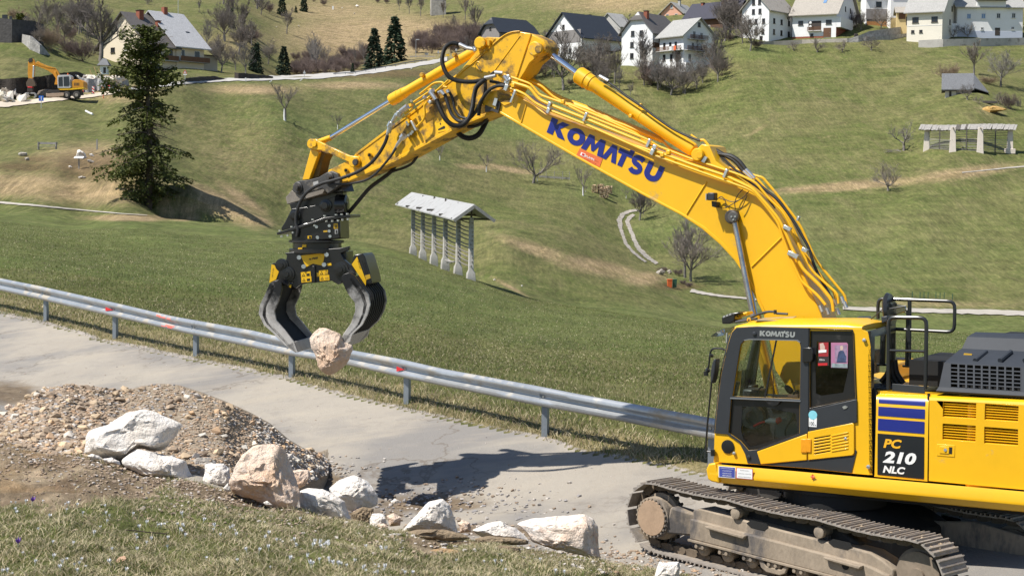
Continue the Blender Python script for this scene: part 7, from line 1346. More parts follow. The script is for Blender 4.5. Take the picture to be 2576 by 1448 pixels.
b = House('house', 'white farmhouse with a half hipped brown roof and red chimney left of the balcony house', 'house', (1641,152), 432, 53, 1712, 1563, 'L', 86, 47, WH, RGB, .8, hip=.36)
for u, z in ((.34,1.4),(.66,1.4),(.34,4.2),(.66,4.2),(.36,7.0),(.64,7.0)): b.win('L', u, z, 1.0, 1.3, FRD)
b.chimney(.16, .36, 1.0, 1.7); b.slab('F', 0, .5, 3.2, 4.6, DWD, 'boarded_wall'); b.win('F', .25, 5.4, 1, 1.0, FRD)
b = House('house', 'white balcony house with a pale roof and laundry on the rail above the bare orchard', 'house', (1719,155), 424, -52, 1659, 1795, 'R', 92, 38, WH, RGR, 1.0)
for u in (.2, .45, .68): b.win('F', u, 4.3, .8, 1.4, FRD)
for u in (.2, .5, .75): b.win('F', u, 1.3, .9, 1.5, FRD)
b.balcony('F', -.02, 1.0, 2.9, DWD, 1.2); b.balcony('R', .02, .66, 2.9, DWD, 1.3); b.balcony('R', .12, .70, 5.7, DWD, 1.2)
for u, z, w_, h_ in ((.34,6.7,.9,1.9),(.58,6.7,.9,1.5),(.5,9.4,.9,1.1),(.7,3.9,1.2,1.5),(.3,3.9,1.0,1.9),(.2,1.0,1.0,1.9)): b.win('R', u, z, w_, h_, FRW if z < 9 else FRD)
b.slab('R', 0, .62, -2.5, -.2, WH, 'basement_wall', .9, 1.0); b.chimney(.55, .55, .3, .7, STL)
lt = b.P(b.L*.62, -1.32, 3.3); tag(MB().box(lt, (.9, .06, 1.0), (b.ex, b.ey, UPZ)).build('sheet', FRW), 'white sheet hanging over the balcony rail of the pale roofed house', 'laundry', 'laundry on the balcony'); lt = b.P(b.L*.80, -1.33, 3.35); tag(MB().box(lt, (.8, .06, 1.1), (b.ex, b.ey, UPZ)).build('towel', mat('orange_towel', (.70, .14, .05), .8)), 'orange towel hanging over the balcony rail beside a white sheet', 'laundry', 'laundry on the balcony')
b = House('house', 'pink gabled house with a grey roof and chimney peeping over the brown roof', 'house', (1716,52), 500, 58, 1752, 1663, 'L', 36, 40, PNK, RGR, .8); b.chimney(.35, .38, .7, 1.6, GRW); b.win('L', .5, 4.2, .8, 1.0, FRW); b.win('L', .3, 1.5, .9, 1.2, FRW); b.win('L', .72, 1.5, .9, 1.2, FRW); b.balcony('L', .02, .98, .2, DWD, 1.2)
b = House('house', 'house with a huge navy roof and brown boarded gable behind the bare trees', 'house', (1845,85), 470, -42, 1722, 1890, 'R', 44, 44, DWD, RNV, .9); b.chimney(.62, .45, .7, .6); b.chimney(.2, .45, .7, .6); b.win('F', .5, 2.2, 1, 1.2)
b = House('house', 'tall white three storey house with four rows of small windows on its gable', 'house', (1934,94), 446, 50, 1996, 1866, 'L', 28, 45, WH, RTN, .9)
for z, us in ((-.2,(.72,)),(1.6,(.52,.78)),(4.3,(.28,.52,.80)),(6.9,(.42,.66)),(9.3,(.42,.64))):
 for u in us: b.win('L', u, z, .85, 1.25, FRD)
for u in (.2, .5, .8):
 for z in (1.6, 4.4): b.win('F', u, z, .9, 1.35, FRD)
b = House('house', 'white house with three solar panels on its pale roof and a recessed balcony', 'house', (2103,93), 446, -27, 1993, 2158, 'R', 37, 40, WH, RTN, 1.0)
b.slab('F', .37, .66, 1.95, 4.3, FRD, 'recess', .03); b.balcony('F', .36, .67, 1.75, DWD, .7, bars=True); b.win('F', .19, 3.9, 1.3, 1.1, FRD); b.win('F', .83, 3.9, 1.5, 1.1, FRD); b.win('F', .45, .7, .8, .7, FRD); b.door('F', .80, 2.0, 2.4, DWD); b.slab('F', -.005, .72, -1, .35, BRK, 'brick_base'); b.slab('R', .0, 1.0, -1, 2.5, BRK, 'brick_base'); b.win('R', .4, 8.0, .7, 1.3, FRD); b.win('R', .62, 8.0, .7, 1.3, FRD); b.win('R', .72, 4.4, .9, 1.4, FRD); b.slab('R', .0, .55, 2.5, 5.2, WH, 'bay', 1.2, 1.3)
for k in range(3): b.onroof(.50+.13*k, .61+.13*k, .30, .44, PANEB if k else PANE, 'solar_panel')
b.onroof(.62, .69, .14, .21, PANEB, 'skylight')
for sx, sy in ((-.09, .7), (-.10, .2)):
 o, r, n, ln = b.face('F'); MB().lathe(o+r*(.43*ln)+UPZ*(2.4+sy*2)+n*.55, n, [(0, .05), (.06, .32), (.08, .36), (.09, .34)], 14).build('satellite_dish', FRW, b.t)
b = House('house', 'white house with a dark balcony storey and orange terrace boards below it', 'house', (2178,70), 462, -2, 2239, 2190, 'L', -6, 35, WH, RGR, .8, L=None, W=9)
b.slab('F', 0, 1, 2.3, 5.0, GWD, 'board_storey', .06); b.slab('F', .02, .85, .2, 1.6, OWD, 'terrace_boards', .5); b.slab('F', .02, .98, 1.7, 2.5, FRD, 'terrace_shade', .05); b.win('F', .52, 6.2, 1.5, 1.5, FRD)
b = House('house', 'tall blank white house with a yellow lower wall beside the tan annex', 'house', (2240,66), 458, 2, 2300, 2250, 'L', -14, 35, WH, RGR, .5, W=9); b.slab('F', 0, .45, -1, 2.2, OCH, 'yellow_base')
b = House('shed', 'little ochre annex with a tan roof between the white and the cream house', 'shed', (2257,64), 450, -8, 2290, 2270, 'L', 34, 28, OCH, RTN, .8, group='outbuildings', W=5); b.slab('F', .12, .62, 1.6, 3.2, DWD, 'boarded_front'); b.door('F', .8, .9, 2.2, FRD)
b = House('house', 'cream house with a broad grey roof and two pairs of small windows', 'house', (2370,84), 438, -28, 2281, 2416, 'R', 31, 42, CRW, RGR, .9); b.win('F', .24, 3.6, 1.6, 1.4, FRD); b.win('F', .78, 3.6, 1.6, 1.4, FRD); b.win('F', .17, .7, .8, .7, FRD); b.win('F', .40, .7, .8, .7, FRD); b.slab('F', -.002, 1.002, 2.05, 2.2, FRW, 'string_course'); b.win('R', .4, 3.6, .9, 1.3, FRD); b.win('R', .5, 7.2, .9, 1.3, FRD); b.win('R', .75, 1.2, .9, 1.3, FRD)
b = House('house', 'long white three storey house with blue shutters at the upper right corner', 'house', (2407,94), 447, 0, 2572, 2420, 'L', 20, 32, WH, RGR, .9, W=11)
kb = 447/F/(3.498*1.5027)
def bx(x): return (x-1680)/840.0
def bz(y): return (490-y)*kb
for x0, x1, y0, y1, pn in ((2005,2050,40,95,PANE),(2192,2238,36,92,PANE),(1802,1855,182,248,PANEB),(1987,2042,178,245,PANEB),(2182,2232,172,238,PANE),(2376,2425,168,232,PANE),(1745,1783,362,400,PANE),(1982,2020,357,393,PANE),(2372,2412,347,382,PANE)): b.win('F', bx((x0+x1)/2), bz((y0+y1)/2), (x1-x0)*kb, (y1-y0)*kb, FRW, pn)
b.door('F', bx(2198), (2230-2165)*kb, 100*kb, FRD, bz(462)); b.slab('F', 0, 1, -.6, bz(405), BLW, 'plinth'); b.slab('F', -.16, 0, -.6, bz(312), WH, 'porch_wall', .3, 3.0); b.door('F', bx(1610), 40*kb, 104*kb, FRD, bz(470)); b.slab('F', bx(1922), bx(2290), bz(110), bz(-30), WH, 'projecting_bay', .7, .8); o, r, n, ln = b.face('F'); MB().box(o+r*(.507*ln)+n*.9+UPZ*bz(5), (.47*ln, 2.2, .25), (r, n, UPZ)).build('bay_roof', RDK, b.t); b.balcony('F', bx(2530), bx(2640), bz(330), mat('red_brown_boards', (.20, .05, .035), .8), 1.2, bars=False)
b = House('house', 'grey stone house cut by the top edge above the dry hill', 'house', (1085,19), 640, 6, 1122, 1090, 'L', -20, 35, mat('rubble_wall', (.36, .34, .31), .95, var=.3, scale=1.2), RTN, .6, W=8)
hb = wpt('rhr', 990,545); b = House('hut', 'weathered hut with a grey shingle roof and whitewashed lower wall on the right slope', 'hut', zp('rhr', 985,545), hb.y, -14, zp('rhr', 1330,545)[0], zp('rhr', 1480,500)[0], 'L', zp('rhr', 985,440)[1], 40, GWD, RSH, .9, drop=1.5, group='outbuildings', W=6.5)
b.slab('F', 0, .16, 0, 1.35, PLAS, 'white_patch', .06); b.slab('F', .26, .44, -.2, 1.35, PLAS, 'white_patch', .06); b.slab('F', .0, .6, 1.4, 2.1, FRD, 'open_front', .04); b.slab('F', .17, .25, -.2, 1.3, FRD, 'open_front', .04); b.slab('F', .62, 1.0, -.2, .9, DWD, 'lower_boards', .05)
m = MB(); m.prism([b.P(b.L, .0, .9), b.P(b.L, b.W+.6, .9), b.P(b.L, b.W/2, b.h+b.rise+.0)], b.ex*.1); 
lo_ = MB(); lo_.prism([b.P(b.L+.6, -.6, b.h-.3), b.P(b.L+3.6, .2, .95), b.P(b.L+3.6, b.W+.4, .95), b.P(b.L+.6, b.W*.5, b.h+b.rise+.1)], UPZ*.15); lo_.build('lean_to_roof', RSH, b.t, smooth=False)
# -- walls of the village and the cemetery
def wall_run(name, label, fr, tops, bots, m, dY=0, thick=.5, cat='wall', cap=None):
 T, B = zl(fr, tops), zl(fr, bots); mb = MB(); vs = []; n = len(T)
 for a, c in zip(T, B):
  g0 = G(*c); lo = g0-UPZ*.8; hi = at(*a, g0.y); q = Vector((0, thick, 0)); vs += [lo, hi, hi+q, lo+q]
 mb.add(vs, [(i*4+j, i*4+(j+1) % 4, (i+1)*4+(j+1) % 4, (i+1)*4+j) for i in range(n-1) for j in range(4)]+[(0, 1, 2, 3), (n*4-4, n*4-3, n*4-2, n*4-1)]); o = mb.build(name, m, ang=20); tag(o, label, cat, 'walls')
 return o
RUBW = mat('rubble_stone_wall', (.34, .325, .31), .95, var=.4, scale=1.6, bump=.8, bscale=2.5, bdist=.2); CNW = mat('weathered_concrete_wall', (.42, .40, .37), .9, var=.15, scale=.5, dirt=((.22, .20, .18), .35, .6))
wall_run('retaining_wall', 'long grey concrete wall in the meadow below the white house at the corner', 'rb', [(1182,535),(1500,520),(2000,508),(2300,505),(2600,500)], [(1182,628),(1500,624),(2000,615),(2300,605),(2600,598)], CNW)
wall_run('retaining_wall', 'pale road wall along the foot of the solar panel house', 'right', [(690,296),(800,293),(1000,283),(1250,275),(1345,272)], [(690,318),(800,318),(1000,312),(1250,302),(1345,300)], LANE)
wall_run('stone_wall', 'rubble stone wall climbing to the cream house', 'right', [(1330,275),(1400,255),(1480,222),(1600,205),(1700,192),(1745,190)], [(1330,302),(1400,300),(1500,288),(1600,272),(1700,252),(1750,240)], RUBW)
wall_run('stone_wall', 'low rubble wall along the lane left of the cream house', 'rb', [(230,510),(500,485),(800,470),(1000,445),(1300,435)], [(230,565),(500,545),(800,530),(1000,490),(1300,470)], RUBW)
wall_run('cemetery_wall', 'dark stone terrace wall with a rounded bush on top at the left edge', 'left', [(-40,178),(120,195),(345,212)], [(-40,430),(120,432),(345,432)], mat('dark_terrace_stone', (.075, .07, .07), .95, var=.35, scale=1.5, bump=.6, bscale=3, bdist=.15), thick=6)
wall_run('rubble_slope', 'pale broken rock below the end of the dark terrace wall', 'left', [(222,345),(300,360),(400,450),(480,545)], [(215,430),(300,500),(400,545),(490,560)], RUBW, thick=1.5)
gs = G(*zp('left', 120,300))
for i, (x, w_, h_) in enumerate(((50,52,36),(110,26,20),(175,26,20),(265,24,22))):
 q = at(*zp('left', x, 200), gs.y+2); k = q.y/F/3.99; tag(MB().box(q+UPZ*(h_*k/2), (w_*k, .4, h_*k+.5)).build('gravestone', mat('dark_granite', (.03, .032, .038), .3)), ('wide dark gravestone at the left end of the terrace wall top', 'narrow dark gravestone second from the left on the terrace wall', 'dark gravestone just left of the green bush on the terrace', 'dark gravestone just right of the green bush on the terrace')[i], 'gravestone', 'gravestones on the terrace')
# -- bare trees: unit height, grown once per kind and copied
BRK1 = mat('grey_bark', (.20, .18, .165), .95, var=.3, scale=2, rndv=.2); BRK2 = mat('brown_twigs', (.20, .172, .150), .95, var=.25, scale=2, rndv=.25); BRK3 = mat('purple_brown_twigs', (.19, .142, .125), .95, var=.25, scale=2, rndv=.25); LIME = mat('limewashed_trunk', (.68, .68, .68), .9); TANT = mat('tan_twigs', (.30, .225, .155), .95, var=.25, scale=2, rndv=.2)
def seg_mesh(name, segs, m, n=3):
 k = len(segs); A = np.array([s[0][:] for s in segs]); B = np.array([s[1][:] for s in segs]); r0 = np.array([s[2] for s in segs]); r1 = np.array([s[3] for s in segs]); D = B-A; D /= np.linalg.norm(D, axis=1)[:, None]+1e-9
 X = np.cross(D, np.where(np.abs(D[:, 2:3]) < .9, np.array([[0, 0, 1.0]]), np.array([[1.0, 0, 0]]))); X /= np.linalg.norm(X, axis=1)[:, None]; Yv = np.cross(D, X); V = np.zeros((k, 2*n, 3))
 for i in range(n):
  a = 2*math.pi*i/n; o = X*math.cos(a)+Yv*math.sin(a); V[:, i] = A+o*r0[:, None]; V[:, n+i] = B+o*r1[:, None]
 f = np.array([[i, (i+1) % n, n+(i+1) % n, n+i] for i in range(n)]); return npmesh(name, V.reshape(-1, 3), (np.arange(k)[:, None, None]*2*n+f[None]).reshape(-1, 4), m, True)
def grow(seed, trunk=.3, spread=.9, limbs=6, lv=(6, 6, 5), ln=(.46, .55, .52, .55), wild=.22, upw=.45, tw=.0024, r0=.018, lead=True, stems=1, lean=0.0, tip=.5):
 rg = random.Random(seed); T, Cr = [], []
 def rv(s): return Vector((rg.gauss(0, s), rg.gauss(0, s), rg.gauss(0, s)))
 def branch(p, d, L, r, level):
  n = 3 if level < 2 else 2; pts = [p]; q = p.copy(); dd = d.copy()
  for i in range(n):
   dd = (dd+rv(wild*.6)+Vector((0, 0, upw*.35))).normalized(); q2 = q+dd*L/n; a, b = r*(1-.75*i/n), r*(1-.75*(i+1)/n); Cr.append((q, q2, max(a, tw*.7), max(b, tw*.55))); q = q2; pts.append(q)
  if level < len(lv):
   for j in range(lv[level]):
    t = rg.uniform(.25, 1.0); k = min(int(t*n), n-1); b0 = pts[k].lerp(pts[k+1], t*n-k); az = rv(1.0); nd = (dd+az.normalized()*spread*rg.uniform(.6, 1.15)).normalized(); branch(b0, nd, L*ln[min(level+1, 3)]*rg.uniform(.65, 1.2), r*.42, level+1)
 for s_ in range(stems):
  base = Vector((rg.gauss(0, .03)*(stems > 1), rg.gauss(0, .03)*(stems > 1), -.02)); d0 = Vector((lean+rg.gauss(0, .22 if stems > 1 else .05), rg.gauss(0, .22 if stems > 1 else .05), 1)).normalized(); p = base.copy(); d = d0; n = 4; rr = r0*(1 if stems == 1 else .6)
  for i in range(n):
   d = (d+rv(.06)).normalized(); q = p+d*trunk/n; T.append((p, q, rr*(1.25-.35*i/n), rr*(1.25-.35*(i+1)/n))); p = q
  top = p
  for j in range(limbs):
   az = 2*math.pi*(j+rg.random()*.7)/limbs; nd = Vector((math.cos(az)*spread, math.sin(az)*spread, rg.uniform(.35, 1.1))).normalized(); b0 = base.lerp(top, rg.uniform(.78, 1.0)); branch(b0, nd, (1-trunk)*ln[0]*rg.uniform(.8, 1.25), rr*.62, 0)
  if lead:
   q = top
   for i in range(4):
    d = (d+rv(.10)).normalized(); q2 = q+d*(1-trunk)*.82/4; Cr.append((q, q2, rr*(.9-.2*i), rr*(.7-.2*i)+tw)); 
    for j in range(limbs-1):
     az = rg.uniform(0, 6.28); nd = Vector((math.cos(az)*spread, math.sin(az)*spread, rg.uniform(.2, .9))).normalized(); branch(q.lerp(q2, rg.random()), nd, (1-trunk)*ln[0]*(.85-.17*i)*rg.uniform(.7, 1.1), rr*(.42-.07*i), 1)
    q = q2
 return T, Cr
PROTO = {}
def proto(kind, m1, m2, **kw):
 T, Cr = grow(**kw); PROTO[kind] = (seg_mesh('trunk', T, m1, 6), seg_mesh('crown', Cr, m2, 3))
proto('round1', BRK1, BRK2, seed=1, trunk=.22, spread=.75, limbs=7); proto('round2', BRK1, BRK2, seed=2, trunk=.25, spread=.72, limbs=7, wild=.3); proto('tall1', BRK1, BRK1, seed=3, trunk=.30, spread=.42, limbs=5, upw=.7, r0=.014); proto('tall2', BRK1, BRK2, seed=4, trunk=.32, spread=.48, limbs=6, upw=.65, r0=.015)
FL = dict(lead=False, ln=(.62, .5, .5, .5)); proto('fruit1', BRK1, BRK2, seed=5, trunk=.22, spread=.95, limbs=7, lv=(7, 6, 5), r0=.024, **FL); proto('fruit2', BRK1, BRK2, seed=6, trunk=.20, spread=1.05, limbs=8, lv=(7, 6, 5), wild=.3, r0=.026, **FL); proto('young', BRK1, BRK2, seed=7, trunk=.30, spread=.6, limbs=6, lv=(6, 5), tw=.0045, r0=.016, **FL)
proto('big', BRK1, BRK2, seed=8, trunk=.34, spread=.7, limbs=8, lv=(6, 6, 6), upw=.45, r0=.026, tw=.0017); proto('thin', BRK1, BRK1, seed=9, trunk=.45, spread=.4, limbs=4, lv=(5, 4), upw=.7, r0=.008, tw=.0024)
BL = dict(lead=False, ln=(.75, .5, .5, .5), lv=(6, 6, 4), upw=.5); proto('bush1', BRK3, BRK3, seed=10, trunk=.15, spread=.55, limbs=4, stems=8, r0=.012, tw=.0034, **BL); proto('bush2', BRK2, BRK3, seed=11, trunk=.12, spread=.65, limbs=5, stems=7, r0=.012, tw=.0036, **BL); proto('bush3', TANT, TANT, seed=12, trunk=.12, spread=.7, limbs=4, stems=8, r0=.012, tw=.0036, **BL)
proto('grey1', BRK1, mat('grey_twigs', (.26, .24, .22), .95, var=.2, scale=2, rndv=.2), seed=13, trunk=.28, spread=.7, limbs=7, wild=.28); proto('broken', BRK1, BRK1, seed=14, trunk=.24, spread=1.1, limbs=4, lv=(6, 6, 5), wild=.4, r0=.036, lean=.15, **FL)
def norm_h(k):
 a = max(v.co.z for v in PROTO[k][1].vertices); return a
NH = {k: norm_h(k) for k in PROTO}
def tree(kind, fr, x, y, hpx, label, group, name='bare_tree', cat='tree', wide=1.0, lift=0.0, lime=False, rz=None):
 px, py = zp(fr, x, y); p = G(px, py, lift-.15); k = p.y/F/(ZF[fr][2]*1.5027); s = hpx*k/NH[kind]
 t = thing(name, label, cat, p, rnd.uniform(0, 6.28) if rz is None else rz, group); t.scale = (s*wide, s*wide, s)
 T, Cr = PROTO[kind]; o = link('trunk', T, t); link('crown', Cr, t)
 if lime: MB_ = MB().tube([Vector((0, 0, -.02)), Vector((.01, 0, .12)), Vector((.005, 0, .26))], [.024, .022, .018], 8); link('limewash', MB_.mesh('limewash', LIME), t)
 return t
def conifer(seed, n=70, w=.21):
 rg = random.Random(seed); segs = []
 for i in range(n*9):
  z = rg.random()**1.25*.97+.01; r = w*(1-z)**.85*(.75+.5*rg.random())+.012; a = rg.uniform(0, 6.28)
  for j in range(3): s = rg.uniform(.35, 1); segs.append((Vector((math.cos(a)*r*s, math.sin(a)*r*s, z-.09*r/w*s*.8)), Vector((math.cos(a), math.sin(a), -.35)), .6+.6*rg.random()))
 return clusters('foliage', segs, DFIR, .075, seed, droop=.5)
DFIR = mat('dark_spruce', (.030, .048, .028), .8, var=.45, scale=9, rndv=.25, spec=.15)
CONE = [conifer(s, w=w) for s, w in ((21, .22), (22, .19), (23, .25))]; CTR = [MB().tube([Vector((0, 0, -.03)), Vector((0, 0, .95))], [.016, .003], 6).mesh('trunk', BARK)]
def spruce(fr, x, y, hpx, label, k=0, wide=1.0):
 p = G(*zp(fr, x, y)); kk = p.y/F/(ZF[fr][2]*1.5027); t = thing('spruce_tree', label, 'tree', p, rnd.uniform(0, 6), 'dark spruces beyond the far road'); s = hpx*kk; t.scale = (s*wide, s*wide, s); link('trunk', CTR[0], t); link('foliage', CONE[k], t)
spruce('hill', 300,1160,480, 'spruce behind the bare shrub left of the roadside spruce', 1, 1.0); spruce('hill', 235,1150,400, 'smaller left twin of the spruce pair by the road bend', 1, .9); spruce('hill', 735,1215,480, 'broad dark spruce right at the bend of the far road', 2, 1.1)
spruce('hill', 2190,1130,690, 'left one of the two tall spruces above the far guard rail', 0, 1.05); spruce('hill', 2520,1010,760, 'right and taller one of the two spruces above the far guard rail', 0, 1.1); spruce('hill', 1845,1165,150, 'tiny spruce behind the far guard rail', 2, 1.0); spruce('hill', 710,250,340, 'broad spruce on the skyline of the dry hill', 2, 1.0); spruce('hill', 930,205,110, 'very small spruce between two larger ones on the dry hill crest', 2, 1.0); spruce('hill', 1060,190,330, 'slim spruce right of the small one on the dry hill crest', 1, 1.0); spruce('left', 2330,285,205, 'thin spruce high on the slope above the cream double house', 1, .8); spruce('b2', 50,450,140, 'dark small spruce just left of the charcoal half hipped barn', 2, .9)
OG = 'bare fruit trees in the meadow'; SGp = 'bare trees among the village houses'; TH = 'bare scrub beyond the far road'
tree('young', 'mid', 312,1212,400, 'young bare tree with a limewashed foot on the slope below the far road', OG, lime=True, wide=1.2); tree('young', 'mid', 842,1300,175, 'thin bare sapling with white foot seen just above the chrome arm rod', OG, lime=True)
tree('young', 'arm', 1130,1180,230, 'bare sapling with limewashed foot below the middle of the arm', OG, lime=True); tree('young', 'arm', 1770,1340,280, 'bare sapling with limewashed foot beside a strip of dug soil', OG, lime=True); tree('fruit1', 'field', 705,565,340, 'dense dark bare tree beside a small limewashed one under the boom', OG, wide=1.15)
tree('young', 'field', 735,550,75, 'very short limewashed tree by the fence right of the dense bare tree', OG, lime=True); tree('young', 'field', 1072,655,230, 'bare sapling with white foot left of the firewood', OG, lime=True); tree('young', 'field', 1090,630,60, 'white wrapped sapling between the other one and the firewood', OG, lime=True)
tree('young', 'field', 1385,675,80, 'limewashed small tree right of the firewood', OG, lime=True); tree('round2', 'field', 1483,835,290, 'twisted dark bare tree at the bend of the stony track', OG, wide=1.2); tree('tall2', 'field', 1510,790,200, 'second bare trunk close behind the tree at the track bend', OG)
tree('tall1', 'field', 1815,1255,480, 'tall forked bare tree above the orange bin, left stem', OG, wide=1.3); tree('round1', 'field', 1855,1280,470, 'tall bare tree above the orange bin, thick right stem', OG, wide=1.1)
tree('fruit2', 'right', 1610,1355,235, 'round bare fruit tree at the edge of the dry grass band', OG, wide=1.1); tree('broken', 'rhr', 425,1265,470, 'bare tree with a snapped limb left of the whitewashed hayrack', OG, wide=1.0)
bl = wpt('rhr', 300,1300); MBt = MB()
for i in range(22): MBt.tube([wpt('rhr', 390-9*i, 1285-1*i+(i%3)*9)+UPZ*rnd.uniform(.05,.3), wpt('rhr', 330-9*i, 1262+2*i+(i%3)*14)+UPZ*rnd.uniform(.1,.5)], .03, 4)
tag(MBt.build('fallen_branch', BRK1), 'broken off limb lying on the grass below the bare snapped tree', 'branch')
for x, y, h, lb in ((940,362,85,'first small fruit tree from the left below the pale road wall'), (1108,372,115,'second small fruit tree below the pale road wall, the widest'), (1285,370,105,'third small fruit tree, below the brick based gable'), (1492,360,125,'fourth small fruit tree, below the rubble stone wall')): tree('fruit2', 'right', x, y, h, lb, OG, wide=1.25)
for x, y, h, k, lb in ((1300,495,185,'fruit1','bare fruit tree at the right front corner of the cream house'), (1645,505,200,'fruit1','espaliered bare tree at the porch of the long white house'), (1832,500,210,'fruit1','bare tree under the blue shuttered window of the long white house'), (2200,500,250,'fruit2','widest bare tree in front of the dark door of the long white house'), (2360,480,110,'young','small bare tree right of the bench by the long white house'), (2555,490,220,'fruit1','bare tree at the right edge before the red brown balcony'), (2020,470,120,'young','small bare tree left of the dark door of the long white house')): tree(k, 'rb', x, y, h, lb, 'bare trees before the long white house', wide=1.1)
tree('tall2', 'right', 2222,530,260, 'tall fan shaped bare tree below the concrete wall', OG, wide=1.5); tree('grey1', 'right', 2410,615,270, 'pale grey bare tree right of the hut', OG, wide=1.2); tree('bush3', 'right', 2030,580,160, 'big tan many stemmed bush left behind the hut', OG, 'bush', 'bush', wide=1.2); tree('fruit1', 'right', 2172,710,130, 'small bare tree right in front of the hut', OG, wide=1.2)
tree('fruit1', 'right', 2260,740,75, 'low bare tree left of the straw heap', OG); tree('fruit2', 'right', 2395,740,100, 'spreading bare tree above the straw heap', OG, wide=1.3); tree('bush2', 'right', 2470,775,130, 'grey bush at the right end of the straw heap', OG, 'bush', 'bush', wide=1.1); tree('bush3', 'right', 2330,600,80, 'low brown thicket between hut and grey tree', OG, 'bush', 'bush', wide=2.0)
for k, fr, x, y, h, w_, lb in (('round1','b2',1010,905,680,1.0,'tallest bare tree below the large charcoal barn, over dark grass'), ('round2','b2',1310,750,420,1.0,'bare tree below the right end of the large charcoal barn'), ('round1','b2',1410,640,330,1.0,'bare tree before the pale shed under the charcoal roof'), ('tall2','b2',1525,840,400,1.2,'bare tree left of the white farmhouse, on the slope'), ('round2','b2',1740,580,450,1.1,'bare tree right before the half hipped white farmhouse'), ('tall1','b2',1830,700,420,1.3,'slender bare tree left of the laundry balcony'), ('grey1','b2',1960,900,260,1.4,'pale bare shrub tree in the steep orchard'), ('fruit1','b2',2085,955,330,1.2,'bare tree lowest in the steep orchard'), ('fruit2','b2',2230,940,260,1.2,'bare tree right in the lower orchard'), ('round1','b2',2310,600,310,1.0,'bare tree before the gable of the balcony house'), ('tall2','b2',1680,960,150,1.0,'small bare sapling beside a bare soil patch'), ('round2','b2',1200,700,300,1.3,'bare tree low left below the charcoal barn'), ('bush2','b2',1880,860,240,1.5,'tangled bush below the balcony house'), ('bush1','b2',820,760,320,1.3,'dark bush behind the boom head'), ('bush2','b2',700,790,250,1.5,'dark thicket at the back of the boom head'), ('round2','b2',900,520,330,1.0,'bare tree before the grey boarded barn gable'), ('tall2','b2',1600,560,250,1.0,'bare sapling before the left edge of the white farmhouse')):
 tree(k, fr, x, y, h, lb, SGp, wide=w_)
for k, x, y, h, w_, lb in (('round1',1095,1085,560,.85,'ivy dark bare tree at the meadow corner below the balcony house'), ('round2',1130,640,420,1.1,'bare tree right of the balcony house gable'), ('big',1190,545,560,1.0,'large bare tree between the balcony house and the tall white house'), ('big',1255,520,540,1.0,'second large bare tree left of the tall white house'), ('round1',1525,675,560,1.0,'bare tree in the corner of the meadow before the tall white house'), ('tall2',1800,495,520,1.3,'tall bare tree before the shaded side of the tall white house'), ('tall2',2010,485,470,1.3,'bare tree left of the solar panel house'), ('bush2',1610,640,150,1.3,'bush at the foot of the meadow corner tree'), ('round2',900,1100,330,1.1,'bare tree right in the orchard beside the meadow'), ('grey1',640,1235,430,1.0,'grey bare tree at the orchard foot'), ('fruit1',475,1255,480,.9,'forked pale bare tree at the orchard foot'), ('grey1',300,1190,420,.9,'silvery bare tree left in the orchard foot'), ('bush2',170,1040,280,1.4,'dark hedge bush above the orchard foot'), ('round2',770,900,560,.8,'bare tree standing before the laundry balcony corner'), ('bush1',1150,1000,260,1.2,'dark bush around the ivy dark tree'), ('round2',1000,330,240,1.0,'bare tree high before the navy roof')): tree(k, 'ra', x, y, h, lb, SGp, wide=w_)
tree('fruit2', 'rb', 685,385,330, 'bare tree before the orange terrace boards', SGp); tree('round2', 'rb', 410,400,250, 'bare tree right of the solar panel house', SGp, wide=.9); tree('bush2', 'right', 1380,200,150, 'dark shrub behind the solar panel house', SGp, 'bush', 'bush')
tree('big', 'left', 1010,625,640, 'huge bare tree before the cream double house and the shrine', 'bare trees left of the fir', wide=1.1); tree('round2', 'left', 480,240,290, 'leaning bare tree above the terrace wall', 'bare trees left of the fir', wide=1.1); tree('tall2', 'left', 590,290,330, 'tall bare tree right of the leaning one', 'bare trees left of the fir', wide=1.2); tree('grey1', 'left', 740,260,260, 'faint bare tree left behind the huge one', 'bare trees left of the fir'); tree('bush3', 'left', 500,520,330, 'reddish tan bush right of the terrace wall', 'bare trees left of the fir', 'bush', 'bush', wide=1.0); tree('bush3', 'left', 160,220,180, 'tan brush behind the terrace bush', 'bare trees left of the fir', 'bush', 'bush', wide=1.6); tree('bush2', 'left', 690,570,240, 'grey thin bush on the slope below the huge tree', 'bare trees left of the fir', 'bush', 'bush'); tree('bush2', 'left', 830,620,260, 'wide thicket of grey shoots left of the shrine', 'bare trees left of the fir', 'bush', 'bush', wide=1.4)
tree('round1', 'left', 2220,730,390, 'black stemmed bare tree right of the cream double house', 'bare trees right of the cream house', wide=1.0); tree('tall2', 'left', 2365,710,260, 'bare tree with spiny crown behind the black stemmed one', 'bare trees right of the cream house', wide=1.1); tree('tall1', 'left', 2470,770,380, 'bare tree near the red and white marker', 'bare trees right of the cream house', wide=1.3); tree('tall2', 'left', 2440,310,330, 'cluster of tall bare stems on the upper slope', 'bare trees right of the cream house', wide=1.2); tree('tall1', 'left', 2000,125,150, 'single bare tree high on the upper slope', 'bare trees right of the cream house'); tree('fruit2', 'left', 2110,165,85, 'round bush with a dark shadow on the upper slope', 'bare trees right of the cream house', 'bush', 'bush', wide=1.2); tree('fruit2', 'left', 1485,50,110, 'bare tree touching the top edge above the double house', 'bare trees right of the cream house'); tree('bush2', 'left', 2480,410,150, 'dark brushwood heap at the foot of the bare stems', 'bare trees right of the cream house', 'bush', 'bush', wide=2.0)
sr = random.Random(31)
SCL = ('purplish bare bush in the scrub beyond the far road', 'thin bare stems standing out of the scrub beyond the far road', 'brown bare bush in the scrub beyond the far road')
